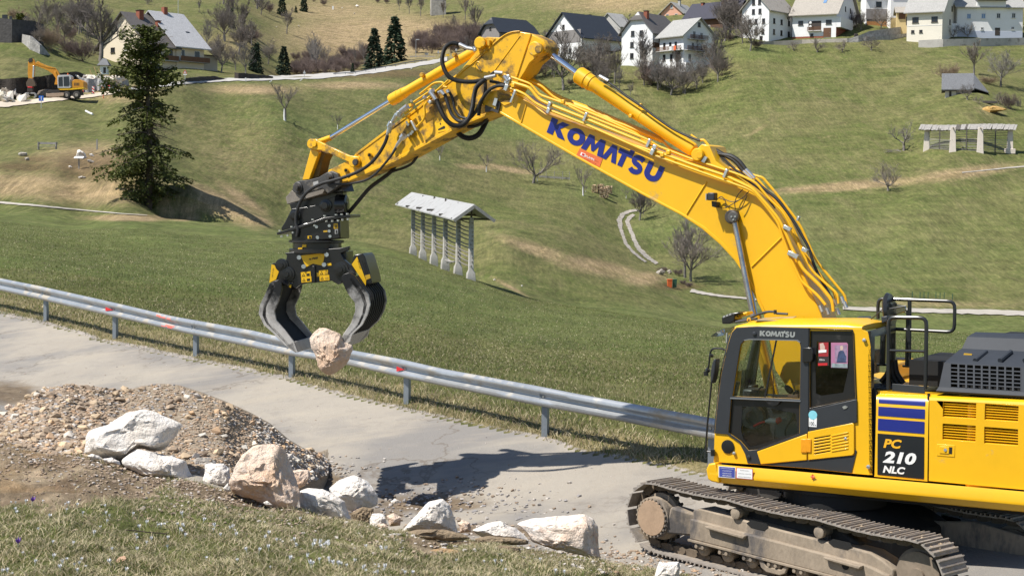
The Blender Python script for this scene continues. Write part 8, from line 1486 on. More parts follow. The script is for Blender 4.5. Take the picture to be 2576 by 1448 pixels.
for i in range(46):
 x = sr.uniform(880, 2100); y = 1205-sr.random()**1.5*230-max(0, x-1500)*.12; k = sr.choice(('bush1', 'bush2', 'bush1')); tree(k, 'hill', x, y, sr.uniform(150, 300), (SCL[0] if k == 'bush1' else SCL[2])+(' near the road bend', ' by the tall stems', ' left of the two tall spruces')[min(2, int((x-880)/420))], TH, 'bush', 'bush', wide=1.25)
for i in range(26): x = sr.choice((sr.uniform(1080, 1320), sr.uniform(1080, 2080))); tree('thin', 'hill', x, 1190-sr.random()*210-max(0, x-1500)*.1, sr.uniform(300, 600) if x < 1330 else sr.uniform(220, 420), SCL[1], TH, 'thin_tree', 'tree', wide=1.5)
for i in range(34): x = sr.uniform(1560, 2330); k = sr.choice(('bush1', 'bush1', 'tall1', 'bush2')); tree(k, 'mid', x, 560-(x-1560)*.05-sr.random()*130, sr.uniform(120, 260), ('dark bare bush on the slope left of the charcoal barn', 'bare tree in the scrub slope left of the charcoal barn')[k == 'tall1']+(', above the lamp', ', middle', ', next to the barn')[min(2, int((x-1560)/260))], 'bare scrub left of the charcoal barn', 'bush' if k != 'tall1' else 'bare_tree', 'bush' if k != 'tall1' else 'tree', wide=1.1)
for i, (x, y, h, k) in enumerate(((1460,105,160,'tall1'),(1560,140,230,'tall1'),(1672,165,260,'tall1'),(1240,30,60,'bush2'),(1330,40,80,'bush2'),(1900,180,200,'tall2'),(2120,200,260,'tall2'),(2230,330,330,'tall2'),(1830,390,150,'round2'),(2000,330,200,'tall1'),(700,60,90,'bush2'),(600,20,70,'bush2'),(160,130,120,'bush2'))): tree(k, 'mid', x, y, h, ('leftmost pale trunk below the stone house on the crest', 'middle pale trunk below the stone house on the crest', 'right pale trunk with a long shadow below the stone house', 'low bush on the crest left of the stone house', 'bush beside the white heap on the crest', 'bare tree right below the stone house', 'tall bare tree over the charcoal barn scrub', 'tallest bare tree left of the charcoal barn', 'crooked bare tree above the street lamp signs', 'bare tree in the brown slope under the stone house', 'dark bush at the top edge of the dry hill', 'bush on the dry hill crest right of the slim spruce', 'dark bush by the broad spruce on the crest')[i], 'bare trees on the dry hill crest', 'bush' if 'bush' in k else 'bare_tree', 'bush' if 'bush' in k else 'tree')
for i, (x, y, h) in enumerate(((40,560,420),(110,640,330),(190,690,240),(270,660,200),(60,700,200))): tree('bush1' if i > 1 else 'tall2', 'hill', x, y, h, ('tall bare stems at the left end of the dry hill', 'bare tree before the stems at the left end of the dry hill', 'red brown brush at the left foot of the dry hill', 'brush right of the red brown one at the hill foot', 'brush heap under the tall stems')[i], 'brush at the left foot of the dry hill', 'bush' if i > 1 else 'bare_tree', 'bush' if i > 1 else 'tree', wide=1.3)
for i in range(72):
 x, y = sr.choice(((sr.uniform(560, 750), sr.uniform(10, 110)), (sr.uniform(500, 720), sr.uniform(95, 165)), (sr.uniform(1380, 1560), sr.uniform(165, 230)), (sr.uniform(1620, 1860), sr.uniform(150, 225)), (sr.uniform(1800, 1870), sr.uniform(40, 110)), (sr.uniform(90, 230), sr.uniform(60, 120)))); k = sr.choice(('round1', 'tall2', 'tall1', 'bush2', 'tall2', 'round2')); u = 'bush' in k; vl = x > 1300
 tree(k, 'd', x, y, sr.uniform(22, 40) if u else sr.uniform(55, 105), ('brown bush in the scrub behind the cream house', 'grey bare tree in the scrub behind the cream house', 'brown bush in the thickets below the village', 'grey bare tree in the thickets below the village')[2*vl+(not u)]+(((', left part', ', middle', ', right part')[min(2, int((x-1380)/165))]) if vl else ((', lower part', ', upper part')[y < 75] if x > 400 else ', by the terrace wall')), 'thickets below the village' if vl else 'scrub behind the cream house', 'bush' if u else 'bare_tree', 'bush' if u else 'tree', wide=1.1)
gb_ = at(*zp('left', 207,205), gs.y+2); kq = gb_.y/F/3.99; bb = clusters('bush', [(Vector((rnd.gauss(0, 1), rnd.gauss(0, 1), rnd.gauss(0, 1))).normalized()*rnd.uniform(.6, 1)*38*kq+Vector((0, 0, 25*kq)), Vector((rnd.gauss(0, 1), rnd.gauss(0, 1), .4)), 1.0) for i in range(420)], mat('yellow_green_box', (.10, .115, .018), .8, var=.3, scale=3), .5, 5); tag(link('clipped_bush', bb, None, gb_), 'round yellow green clipped bush on the terrace wall', 'bush')
# -- the far road works on the left
EARTH = mat('dark_dug_earth', (.040, .032, .026), .98, var=.4, scale=1.0, bump=.9, bscale=2.5, bdist=.25); PALE = mat('pale_broken_stone', (.56, .53, .49), .95, var=.2, scale=.8, bump=.9, bscale=2, bdist=.3)
def bank(name, label, fr, tops, bots, m, cat='bank', dep=2.0):
 T, B = zl(fr, tops), zl(fr, bots); mb = MB(); vs = []; n = len(T)*5
 T, B = [np.array([[np.interp(i/(n-1), np.linspace(0, 1, len(P)), [p[k] for p in P]) for k in (0, 1)] for i in range(n)]) for P in (T, B)]
 for i in range(n):
  g0 = G(*B[i]); dd = rnd.uniform(-.35, .35); lo = g0-UPZ*.6; hi = at(T[i][0], T[i][1]+rnd.uniform(-.8, .8), g0.y+.5); md = lo.lerp(hi, .6)+Vector((0, dd-.15, 0)); vs += [lo, md, hi+Vector((0, dd*.5, 0)), hi+Vector((0, dep, .1)), lo+Vector((0, dep+1, 0))]
 mb.add(vs, [(i*5+j, i*5+(j+1) % 5, (i+1)*5+(j+1) % 5, (i+1)*5+j) for i in range(n-1) for j in range(5)]+[(0, 1, 2, 3, 4), tuple((n-1)*5+j for j in range(5))]); return tag(mb.build(name, m, ang=50), label, cat, 'cut banks of the far road works')
bank('earth_bank', 'dark cut earth bank behind the far excavator', 'left', [(-30,800),(150,785),(400,770),(600,735),(760,720),(830,750)], [(-30,935),(150,965),(400,960),(600,940),(760,900),(830,880)], EARTH)
bank('stone_bank', 'pale grey stone retaining bank right of the far excavator', 'left', [(790,780),(900,790),(1050,800),(1180,795),(1260,800)], [(815,930),(900,930),(1050,905),(1180,880),(1260,870)], mat('grey_shotcrete', (.34, .335, .33), .95, var=.2, scale=.7, bump=.8, bscale=1.5, bdist=.3))
bank('earth_bank', 'low dark cut bank along the road below the cream double house', 'left', [(1860,785),(2000,770),(2150,765),(2290,800)], [(1860,825),(2000,820),(2150,812),(2290,805)], EARTH)
bank('earth_bank', 'low dark cut bank further along the far road', 'hill', [(-60,1170),(150,1185),(350,1205),(540,1225)], [(-60,1275),(150,1275),(350,1268),(540,1262)], EARTH)
for i in range(34):
 x = rnd.uniform(790, 1240); y = 795+rnd.uniform(-18, 18); p = at(*zp('left', x, y), G(*zp('left', x, 900)).y+.6); o = link('stone_block', SME[2][i % 4], None, p, (rnd.random(), rnd.random(), rnd.random()*6)); s = rnd.uniform(.5, .9); o.scale = (s, s, s*.8); o.data = SME[2][i % 4]; tag(o, 'pale stone block on top of the grey bank at the far works', 'stone', 'stone blocks of the far road works')
for i in range(26):
 x = rnd.uniform(-5, 235); y = rnd.uniform(945, 1028)+abs(x-90)*.08; p = G(*zp('left', x, y)); s = rnd.uniform(.4, .95); o = link('stone_block', SME[2][i % 4], None, p+UPZ*s*.35, (rnd.random(), rnd.random(), rnd.random()*6)); o.scale = (s*1.2, s, s*.8); tag(o, 'pale quarried block in the heap at the left edge of the far works', 'stone', 'quarried blocks at the left edge')
for i in range(16):
 x = rnd.uniform(900, 1460); y = 915-(x-900)*.045+rnd.uniform(-8, 8); p = G(*zp('left', x, y)); s = rnd.uniform(.25, .6); o = link('stone_block', SME[3][i % 4], None, p+UPZ*s*.3, (0, 0, rnd.random()*6)); o.scale = (s, s, s*.8); tag(o, 'grey stone lying along the far road behind the beacons', 'stone', 'stones behind the beacons')
boulder('earth_heap', 'grey brown spoil heap behind the blade of the far excavator', 'left', [(370,960),(390,915),(450,898),(520,900),(560,930),(560,985),(380,985)], G(*zp('left', 460,985)).y+1.5, mat('spoil_earth', (.20, .165, .13), .95, var=.3, scale=1, bump=.6), 77, .9, cat='soil'); boulder('earth_heap', 'brown spoil heap below the dark bank left of the grab', 'left', [(20,880),(70,890),(150,960),(240,985),(240,1010),(60,1000),(10,940)], G(*zp('left', 100,1000)).y+2.5, mat('spoil_earth', (.20, .165, .13)), 78, .9, cat='soil')
# -- the orange wheeled excavator
p0 = G(*zp('left', 640,992)); Yx = p0.y; kx = Yx/F/3.99; WX = thing('wheeled_excavator', 'small orange wheeled excavator with a grey cab working at the far bank', 'excavator', p0); AMB = mat('amber_machine_paint', (.62, .27, .018), .5, var=.1, scale=1, dirt=((.22, .13, .05), .2, 1)); CABG = mat('light_grey_cab', (.46, .46, .46), .5)
def X3(x, y, o): return at(*zp('left', x, y), Yx+o)
def xp(nm, pts, o, th, m, par=None, bev=.03): return MB().prism([X3(x, y, o) for x, y in pts], Vector((0, th, 0))).build(nm, m, par or WX, bev)
for x, y, r in ((668,957,38), (768,955,38), (530,965,34)):
 for o in (-.1, 1.9):
  c = X3(x, y, o); W_ = MB().lathe(c, Vector((0, 1, 0)), [(0, r*kx*.8), (.06, r*kx), (.40, r*kx), (.46, r*kx*.8)], 20).build('wheel', mat('dusty_tyre', (.05, .045, .04), .9), WX); MB().lathe(c-Vector((0, .01, 0)), Vector((0, 1, 0)), [(0, r*kx*.42), (.05, r*kx*.5)], 14).build('rim', mat('dusty_rim', (.30, .27, .23), .8), W_)
xp('chassis', [(470,925),(500,905),(800,900),(812,950),(700,958),(520,955)], .2, 1.7, mat('dark_chassis', (.04, .035, .03), .8)); xp('dozer_blade', [(462,935),(480,940),(640,930),(640,960),(560,975),(462,972)], -.4, .35, mat('muddy_blade', (.34, .25, .18), .85))
xp('upper_body', [(578,880),(840,872),(838,820),(745,815),(715,822),(712,885),(590,898)], .1, 2.2, AMB); xp('engine_cover', [(718,858),(718,822),(745,800),(800,798),(838,822),(840,885),(724,890)], .05, 2.3, AMB); xp('lower_trim', [(580,890),(842,876),(840,892),(700,905),(600,905)], .05, 2.3, YPR)
for k in range(4): xp('grille_slat', [(745+14*k, 832), (752+14*k, 832), (752+14*k, 860), (745+14*k, 860)], .03, .04, FRD, bev=0)
CB = xp('cab', [(578,885),(575,770),(585,756),(700,752),(715,770),(720,870),(700,885)], .0, 1.3, CABG); xp('cab_window', [(588,868),(586,778),(626,772),(630,865)], -.03, .05, PANE, CB, 0); xp('cab_window', [(640,865),(637,772),(690,768),(698,850),(686,866)], -.03, .05, PANE, CB, 0); xp('cab_door_line', [(704,800),(712,800),(716,865),(706,868)], -.02, .04, FRD, CB, 0); MB().cyl(X3(682,752,.5), X3(682,735,.5), .10, n=8).build('beacon_lamp', mat('orange_beacon', (.7, .12, .02), .4), CB)
BM = xp('boom', [(345,655),(350,635),(400,640),(520,685),(560,690),(585,720),(600,760),(572,850),(545,850),(560,790),(530,745),(480,710),(390,672)], .6, .5, AMB); xp('boom_top', [(345,640),(380,615),(395,628),(470,660),(550,682),(560,690),(470,680)], .55, .6, AMB); xp('boom_cylinder', [(545,720),(560,715),(590,850),(575,855)], .45, .15, AMB)
AR = xp('arm', [(282,625),(300,590),(330,590),(345,610),(348,650),(340,760),(320,800),(285,790),(278,740)], .65, .45, AMB); xp('arm_cylinder', [(330,660),(345,660),(338,780),(322,780)], .55, .12, STL); xp('arm_head', [(283,605),(295,585),(320,582),(330,600),(320,625),(290,630)], .6, .55, mat('dark_chassis', (.04, .035, .03), .8)); xp('tool_mount', [(262,830),(290,785),(330,790),(350,830),(360,860),(300,880),(265,870)], .6, .6, mat('muddy_mount', (.12, .085, .06), .9)); xp('red_band', [(275,868),(325,868),(322,884),(278,884)], .58, .64, RED); xp('tool_rotator', [(275,885),(325,885),(330,925),(270,925)], .6, .6, FRD)
for s_ in (1, -1):
 pts = [(300+s_*(5), 930), (300+s_*45, 930), (300+s_*66, 950), (300+s_*68, 975), (300+s_*45, 992), (300+s_*20, 995), (300+s_*40, 980), (300+s_*50, 965), (300+s_*40, 945), (300+s_*5, 945)]
 xp('tool_jaw', pts, .5, .8, mat('worn_jaw', (.30, .29, .28), .6))
# -- barriers, signs, lamp, people
RDW = NG('red_white_bands'); v = RDW.coord(); sx = RDW.n('SeparateXYZ'); RDW.t.links.new(v, sx.inputs[0]); RDW.base(RDW.mix(RDW.math('GREATER_THAN', RDW.math('FRACT', RDW.math('MULTIPLY_ADD', sx.outputs['X'], 1.6, RDW.math('MULTIPLY', sx.outputs['Z'], 2.2))), .5), (.75, .74, .72), (.62, .04, .03)))
for x, y, h, lb in ((935,950,85,'first red and white striped beacon from the far excavator'), (1030,932,82,'second striped beacon, beside the orange stake'), (1092,915,72,'third striped beacon, nearest to the fir')):
 p = wpt('left', x, y); k = p.y/F/3.99; t = thing('beacon', lb, 'traffic beacon', p, 0, 'striped beacons at the far works'); MB().box(p+UPZ*(h*k*.52), (22*k, .06, h*k*.9)).build('panel', RDW.m, t, smooth=False); MB().box(p+UPZ*.08, (34*k, .5, .16)).build('foot', FRD, t, smooth=False)
ORS = mat('orange_stake_paint', (.78, .16, .05), .6)
p = wpt('left', 1037,988); k = p.y/F/3.99; tag(MB().cyl(p-UPZ*.1, p+UPZ*50*k, .06, n=6).build('stake', ORS), 'orange stake at the road edge before the striped beacons', 'stake', 'stakes')
for i, (a, b) in enumerate((((900,700),(945,795)), ((945,672),(998,800)), ((990,690),(1030,780)), ((1200,690),(1225,760)), ((800,730),(825,770)))):
 g0 = G(*zp('left', b[0], b[1]+20)).y; tag(MB().beam(at(*zp('left', *a), g0), at(*zp('left', b[0], b[1]+14), g0), .12, .12).build('stake', mat('raw_timber', (.50, .35, .16), .8)), ('leaning timber stake left above the grey bank', 'longest leaning timber stake above the grey bank', 'leaning timber stake before the shrine', 'timber stake half hidden by the fir', 'pale stake above the far excavator cab')[i], 'stake', 'stakes')
g0 = G(*zp('left', 1080,790)).y; tag(MB().beam(at(*zp('left', 1010,758), g0), at(*zp('left', 1180,758), g0), .12, .18).build('timber_rail', mat('raw_timber', (.50, .35, .16), .8)), 'raw timber rail below the wayside shrine', 'rail')
def sign(fr, x, y, ytop, label, shape, m, wpx, hpx, group='signs along the far road', extra=None):
 p = wpt(fr, x, y); k = p.y/F/(ZF[fr][2]*1.5027); t = thing('road_sign', label, 'road sign', p, 0, group); top = (y-ytop)*k; MB().cyl(p-UPZ*.1, p+UPZ*top, .045, n=6).build('pole', STL, t); c = p+UPZ*(top-hpx*k/2)+Vector((0, -.06, 0)); w_, h_ = wpx*k/2, hpx*k/2
 lp = [(-w_, -h_), (w_, -h_), (0, h_)] if shape == 'tri' else [(-w_, -h_), (w_, -h_), (w_, h_), (-w_, h_)]; S_ = MB().prism([c+Vector((a, 0, b)) for a, b in lp], Vector((0, .04, 0))).build('sign_face', m, t, smooth=False)
 if shape == 'tri' and m is RED: MB().prism([c+Vector((a*.62, -.01, b*.62-h_*.12)) for a, b in lp], Vector((0, .005, 0))).build('sign_field', WHT, S_, smooth=False); MB().box(c+Vector((0, -.02, -h_*.2)), (w_*.2, .004, h_*.7)).build('sign_symbol', FRD, S_, smooth=False)
 if extra == 'plate': MB().box(c-UPZ*(h_*1.55), (w_*1.7, .04, h_*.5)).build('sub_plate', WHT, S_, smooth=False)
 if extra == 'arrow': MB().box(c+Vector((w_*.12, -.03, -h_*.1)), (w_*.26, .01, h_*1.2)).build('arrow', WHT, S_, smooth=False); MB().prism([c+Vector((w_*.12+a*w_, -.035, b*h_)) for a, b in ((-.32, .35), (.32, .35), (0, .8))], Vector((0, .01, 0))).build('arrow', WHT, S_, smooth=False); MB().box(c+Vector((-w_*.55, -.03, -h_*.1)), (w_*.3, .01, h_*.25)).build('arrow', RED, S_, smooth=False)
 return t
sign('left', 414,1085,963, 'blue square sign with a white arrow on the road edge before the far excavator', 'sq', mat('sign_blue2', (.03, .16, .62), .4), 48, 52, extra='arrow')
sign('left', 1858,860,702, 'red edged triangular warning sign with a plate right of the fir', 'tri', RED, 42, 38, extra='plate'); sign('mid', 506,785,706, 'grey backed triangular sign at the bend of the far road', 'tri', mat('sign_back', (.46, .46, .46), .5, metal=.3), 30, 34); sign('mid', 1850,570,505, 'grey backed triangular sign near the elbow hose', 'tri', mat('sign_back', (.46, .46, .46)), 26, 30); sign('mid', 1945,590,545, 'small yellow sign just left of the arm cylinder', 'sq', YPR, 32, 20); sign('mid', 1733,575,534, 'pale rectangular sign left of the triangular one by the lamp', 'sq', mat('sign_back', (.46, .46, .46)), 36, 20); sign('mid', 2030,560,492, 'grey round backed sign behind the elbow hose', 'sq', mat('sign_back', (.46, .46, .46)), 20, 22)
p = wpt('mid', 1625,577); k = p.y/F/3.99; t = thing('street_lamp', 'slim grey street lamp with a short arm left of the elbow hose', 'street lamp', p); MB().cyl(p-UPZ*.2, p+UPZ*178*k, .09, .05, n=8).build('pole', STL, t); MB().box(p+Vector((16*k, 0, 176*k)), (34*k, .2, .22)).build('lamp_head', mat('lamp_grey', (.5, .52, .54), .4), t)
wall_run('low_wall', 'low pale wall at the foot of the street lamp', 'mid', [(1565,562),(1700,560),(1820,565)], [(1565,576),(1700,572),(1820,572)], LANE)
fg = thing('guard_rail', 'dark old guard rail along the far road below the spruces', 'guard rail', wpt('mid', 1200,700)); T = zl('mid', [(795,735),(1000,722),(1200,685),(1400,648),(1600,612),(1740,597)]); B = zl('mid', [(795,752),(1000,740),(1200,708),(1400,670),(1600,632),(1750,610)]); Yg = []
for i in range(len(T)-1):
 a0, a1, b0, b1 = T[i], T[i+1], B[i], B[i+1]; ya, yb = G(b0[0], b0[1]+1.5).y, G(b1[0], b1[1]+1.5).y
 mb = MB(); dz = Vector((0, -.08, 0)); A, A2, C_, C2 = at(*a0, ya), at(a0[0], a0[1]+2.6, ya), at(*a1, yb), at(a1[0], a1[1]+2.6, yb); mb.add([A, A.lerp(A2, .3)+dz, A.lerp(A2, .5), A.lerp(A2, .7)+dz, A2, C_, C_.lerp(C2, .3)+dz, C_.lerp(C2, .5), C_.lerp(C2, .7)+dz, C2], [(j, j+1, j+6, j+5) for j in range(4)]); mb.build('rail_beam', mat('dull_zinc', (.16, .17, .18), .5, metal=.4), fg)
 for t in (.1, .6): q = A2.lerp(C2, t); MB().cyl(q+UPZ*.3, q-UPZ*1.0, .07, n=6).build('post', mat('dull_zinc', (.16, .17, .18)), fg)
for fr, x, y, h, lb, tilt in (('hill', 122,1312,58,'white delineator post by the red marker',0), ('hill', 510,1322,44,'tilted white delineator nearest to the road bend',.9), ('hill', 1000,1300,46,'tilted white delineator below the triangular sign',.9), ('mid', 1575,695,24,'tilted white delineator right on the far road',.7)):
 p = wpt(fr, x, y); k = p.y/F/(ZF[fr][2]*1.5027); d = Vector((math.sin(tilt), 0, math.cos(tilt))); tag(MB().beam(p-d*.1, p+d*(h*k), .22, .16).build('delineator', mat('white_plastic', (.75, .75, .74))), lb, 'delineator', 'delineator posts')
p = wpt('hill', 117,1268); k = p.y/F/(ZF['hill'][2]*1.5027); tag(MB().cyl(p, p+UPZ*95*k, .05, n=6).build('marker_pole', RDW.m), 'thin red and white marker pole by the far road', 'marker')
for fr, x, y, w_, h_, lb in (('hill', 1528,158,26,55,'white stone marker post on the crest of the dry hill'),): p = wpt(fr, x, y); k = p.y/F/(ZF[fr][2]*1.5027); tag(MB().box(p+UPZ*h_*k/2, (w_*k, .5, h_*k)).build('marker_stone', WHT), lb, 'marker stone')
for fr, pts, lb in (('hill', [(1880,95),(1910,78),(1945,90),(1950,110),(1900,118)], 'white rock heap on the crest of the dry hill'), ('hill', [(1662,130),(1678,120),(1690,132),(1675,140)], 'small white rock left of the heap on the crest'), ('hill', [(1858,215),(1872,208),(1888,220),(1870,232)], 'pale rock lower on the dry hill'), ('hill', [(605,435),(620,428),(635,440),(620,448)], 'pale bluish rock on the left of the dry hill'), ('hill', [(955,418),(975,405),(995,425),(975,436)], 'dark bluish rock in the middle of the dry hill')):
 xs = [q[0] for q in pts]; ys = [q[1] for q in pts]; boulder('rock', lb, fr, pts, wpt(fr, sum(xs)/len(xs), max(ys)).y, ROCKW if 'white' in lb else ROCKG, len(lb), .9, cat='rock', group='rocks on the dry hill')
def person(label, fr, x, y, hpx, pose, shirt, pants):
 p = wpt(fr, x, y); k = p.y/F/(ZF[fr][2]*1.5027); s = hpx*k; t = thing('person', label, 'person', p, 0, 'road workers')
 J, E, rad = pose; me = bpy.data.meshes.new('body'); me.from_pydata([(a*s, b*s, c*s) for a, b, c in J], E, []); o = link('body', me, t); sk_ = o.modifiers.new('skin', 'SKIN'); o.modifiers.new('sub', 'SUBSURF').levels = 1; o.modifiers['sub'].render_levels = 1
 for i, r in enumerate(rad): me.skin_vertices[0].data[i].radius = (r*s, r*s)
 me.skin_vertices[0].data[0].use_root = True; me.materials.append(pants)
 c = Vector(J[1])*s
 v_ = MB().tube([Vector(J[0])*s+p-UPZ*.0, (Vector(J[0]).lerp(Vector(J[1]), .5))*s+p, c+p], [.125*s, .14*s, .125*s], 10); v_.build('vest', shirt, t); MB().lathe(Vector(J[2])*s+p-UPZ*.01, UPZ, [(0, .02*s), (.01*s, .085*s), (.05*s, .075*s), (.08*s, .03*s)], 12).build('helmet', WHT, t); return t
bendp = ([(0,0,.48),(.16,-.05,.72),(.26,-.06,.84),(.02,-.08,.26),(.0,-.08,.02),(-.04,.08,.26),(-.02,.08,.02),(.20,-.18,.60),(.24,-.2,.40),(.20,.10,.60),(.25,.12,.42)], [(0,1),(1,2),(0,3),(3,4),(0,5),(5,6),(1,7),(7,8),(1,9),(9,10)], [.12,.12,.08,.07,.06,.07,.06,.05,.04,.05,.04])
standp = ([(0,0,.52),(.0,0,.80),(.0,-.01,.92),(.03,-.06,.27),(.03,-.06,.02),(-.02,.06,.27),(-.02,.06,.02),(.03,-.16,.62),(.08,-.15,.48),(.02,.16,.62),(.06,.16,.48)], bendp[1], bendp[2])
HIV = mat('orange_vest', (.85, .11, .02), .7); person('road worker in an orange vest and blue trousers bending by the far excavator wheel', 'left', 832,958,74, bendp, HIV, mat('blue_trousers', (.03, .05, .14), .9)); person('road worker in orange seen behind the far excavator chassis', 'left', 748,925,80, standp, HIV, mat('orange_trousers', (.60, .10, .02), .9))
# -- things in the meadow
p = wpt('field', 1705,1322); k = p.y/F/2.9
for dx, m, lb, w_ in ((-4, mat('orange_bin', (.66, .13, .03), .5), 'orange wheeled bin at the foot of the forked bare tree', 36), (34, mat('green_bin', (.03, .10, .06), .5), 'dark green wheeled bin beside the orange one', 30)):
 q = p+Vector((dx*k, .2 if dx > 0 else 0, 0)); t = thing('wheeled_bin', lb, 'bin', q, 0, 'wheeled bins under the tree'); m_ = MB(); a, b = w_*k/2*.85, w_*k/2; H_ = 52*k
 m_.add([q+Vector((sx*r, sy*r*1.1, z)) for z, r in ((-.05, a), (H_, b)) for sx, sy in ((-1, -1), (1, -1), (1, 1), (-1, 1))], [(0, 1, 2, 3), (4, 7, 6, 5), (0, 4, 5, 1), (1, 5, 6, 2), (2, 6, 7, 3), (3, 7, 4, 0)]); m_.build('body', m, t, .03); MB().box(q+UPZ*(H_+.05), (b*2.15, b*2.4, .10)).build('lid', m, t, .03)
boulder('rock', 'grey stones under the brushwood at the end of the stony track', 'field', [(1600,1215),(1640,1185),(1672,1210),(1650,1235),(1610,1235)], wpt('field', 1640,1235).y+.5, ROCKG, 15, .9, rough=1.5, cat='rock'); boulder('rock', 'second grey stone between the brushwood heaps left of the bins', 'field', [(1680,1205),(1705,1192),(1722,1215),(1700,1230)], wpt('field', 1700,1230).y+.5, ROCKG, 16, .9, rough=1.5, cat='rock')
for x, y, h, lb in ((1655,1215,60,'brushwood heap over grey stones left of the bins'), (1765,1240,70,'dark dry brushwood between the stones and the forked tree'), (1800,1300,45,'low brush at the root of the forked tree'), (1845,1320,50,'brush right below the forked tree')): tree('bush1', 'field', x, y, h, lb, 'brushwood by the track', 'brushwood', 'brushwood', wide=1.6)
WD = [mat('split_wood_pale', (.56, .42, .28), .9, var=.2, scale=6, rndv=.15), mat('split_wood_tan', (.42, .28, .17), .9, var=.2, scale=6, rndv=.2), mat('log_end_dark', (.16, .11, .08), .9, rndv=.2)]
fw = thing('firewood_stack', 'stack of pale split firewood under the lower edge of the boom', 'firewood', wpt('field', 1200,665)); k = fw.location.y/F/2.9
LOGM = [MB().prism([Vector((0, -.45, 0)), Vector((.16, -.45, .02)), Vector((.08, -.45, .15))], Vector((0, .9, 0))).mesh('log', m, smooth=False) for m in WD]
for x0, x1, y0, y1 in ((1130,1172,570,632), (1172,1225,565,640), (1190,1255,590,672), (1225,1283,578,640)):
 g0 = wpt('field', (x0+x1)/2, y1)
 nx = max(2, int((x1-x0)*k/.17)); nz = max(3, int((y1-y0)*k/.15))
 for i in range(nx):
  for j in range(nz): o = link('log', LOGM[min(2, int(abs(rnd.gauss(0, 1.0))))], fw, g0-fw.location+Vector(((i-nx/2)*.17+rnd.uniform(-.03, .03), rnd.uniform(-.1, .1), j*.15)), (0, rnd.uniform(-.4, .4), rnd.uniform(-.2, .2)))
gf = thing('garden_fence', 'thin wire fence with grey posts right of the dense bare tree', 'fence', wpt('field', 860,535)); P_ = [wpt('field', *q) for q in ((750,525),(800,530),(860,536),(920,540),(970,542))]
for q in P_: MB().cyl(q-UPZ*.1, q+UPZ*1.5, .05, n=5).build('post', WOODG, gf)
for z in (.3, .7, 1.1, 1.4): MB().tube([q+UPZ*z for q in P_], .012, 3).build('wire', STL, gf)
MB().beam(P_[0]+UPZ*.25, P_[-1]+UPZ*.3, .06, .3).build('bottom_board', WOODG, gf)
sh_ = [(1340,750),(1450,690),(1560,655),(1700,650),(1830,690),(1880,705),(1700,745),(1500,775)]; boulder('straw_heap', 'golden straw heap on the right hillside below the hut', 'rhr', sh_, wpt('rhr', 1620,745).y+1, mat('golden_straw', (.50, .31, .10), .95, var=.35, scale=3, bump=1, bscale=7, bdist=.2), 91, .9, rough=.8, cat='heap')
p = wpt('rhr', 1980,660); k = p.y/F/(3.62*1.5027); t = thing('stake_bundle', 'bundle of dark upright stakes at the right end of the straw heap', 'stakes', p)
for i in range(14): a = p+Vector((rnd.uniform(-40, 40)*k, rnd.uniform(-.5, .5), 0)); MB().cyl(a, a+Vector((rnd.uniform(-.1, .1), 0, rnd.uniform(60, 95)*k)), .06, n=5).build('stake', WOODD, t)
p = wpt('rhr', 1590,628); k = p.y/F/(3.62*1.5027); tag(MB().box(p+UPZ*.35, (190*k, 1.2, .5)).build('plank_stack', WOODD, None, .05), 'low dark stack of planks between hut and straw heap', 'planks')
for i, (x, y) in enumerate(((450,45),(503,48),(530,48),(558,50),(612,48),(640,52),(668,50),(725,60))): p = wpt('rear', x, y); k = p.y/F/(1.8107*1.5027); tag(MB().cyl(p, p+UPZ*(42*k), .05, n=5).build('garden_stake', mat('green_stake', (.04, .10, .06), .7)), 'thin green stake in the row above the pale path on the right', 'stake', 'row of green stakes')
def car(label, fr, x, y, wpx, m):
 p = wpt(fr, x, y); k = p.y/F/(ZF[fr][2]*1.5027); L = 4.2; t = thing('parked_car', label, 'car', p, 0, 'cars parked at the houses'); t.scale = (1, 1, 1); e = Vector((1, 0, 0))
 B = MB(); B.prism([p+Vector((a, -.85, z)) for a, z in ((-2.1, .3), (-2.1, .75), (-1.9, .9), (-1.2, .98), (-.6, 1.42), (.9, 1.45), (1.6, 1.0), (2.05, .9), (2.1, .5), (2.05, .3))], Vector((0, 1.7, 0))); B.build('body', m, t, .08)
 MB().prism([p+Vector((a, -.87, z)) for a, z in ((-1.0, .98), (-.52, 1.36), (.15, 1.38), (.15, .98))], Vector((0, .03, 0))).build('side_window', PANE, t); MB().prism([p+Vector((a, -.87, z)) for a, z in ((.25, .98), (.25, 1.38), (.85, 1.36), (1.3, 1.0))], Vector((0, .03, 0))).build('side_window', PANE, t)
 for a in (-1.3, 1.35): W_ = MB().lathe(p+Vector((a, -.9, .32)), Vector((0, 1, 0)), [(0, .25), (.03, .32), (.2, .32)], 16).build('wheel', RUB, t); MB().lathe(p+Vector((a, -.91, .32)), Vector((0, 1, 0)), [(0, .17), (.02, .2)], 12).build('rim', STL, W_)
 for a in (-2.08,): MB().box(p+Vector((a, -.6, .72)), (.08, .3, .14)).build('headlight', WHT, t)
car('pale silver car parked before the white farmhouse', 'b2', 1665,608,110, mat('silver_car', (.50, .53, .56), .3, metal=.3, coat=.4)); car('white car half hidden by the balcony house corner', 'ra', 275,800,60, mat('white_car', (.70, .70, .70), .35, coat=.4))
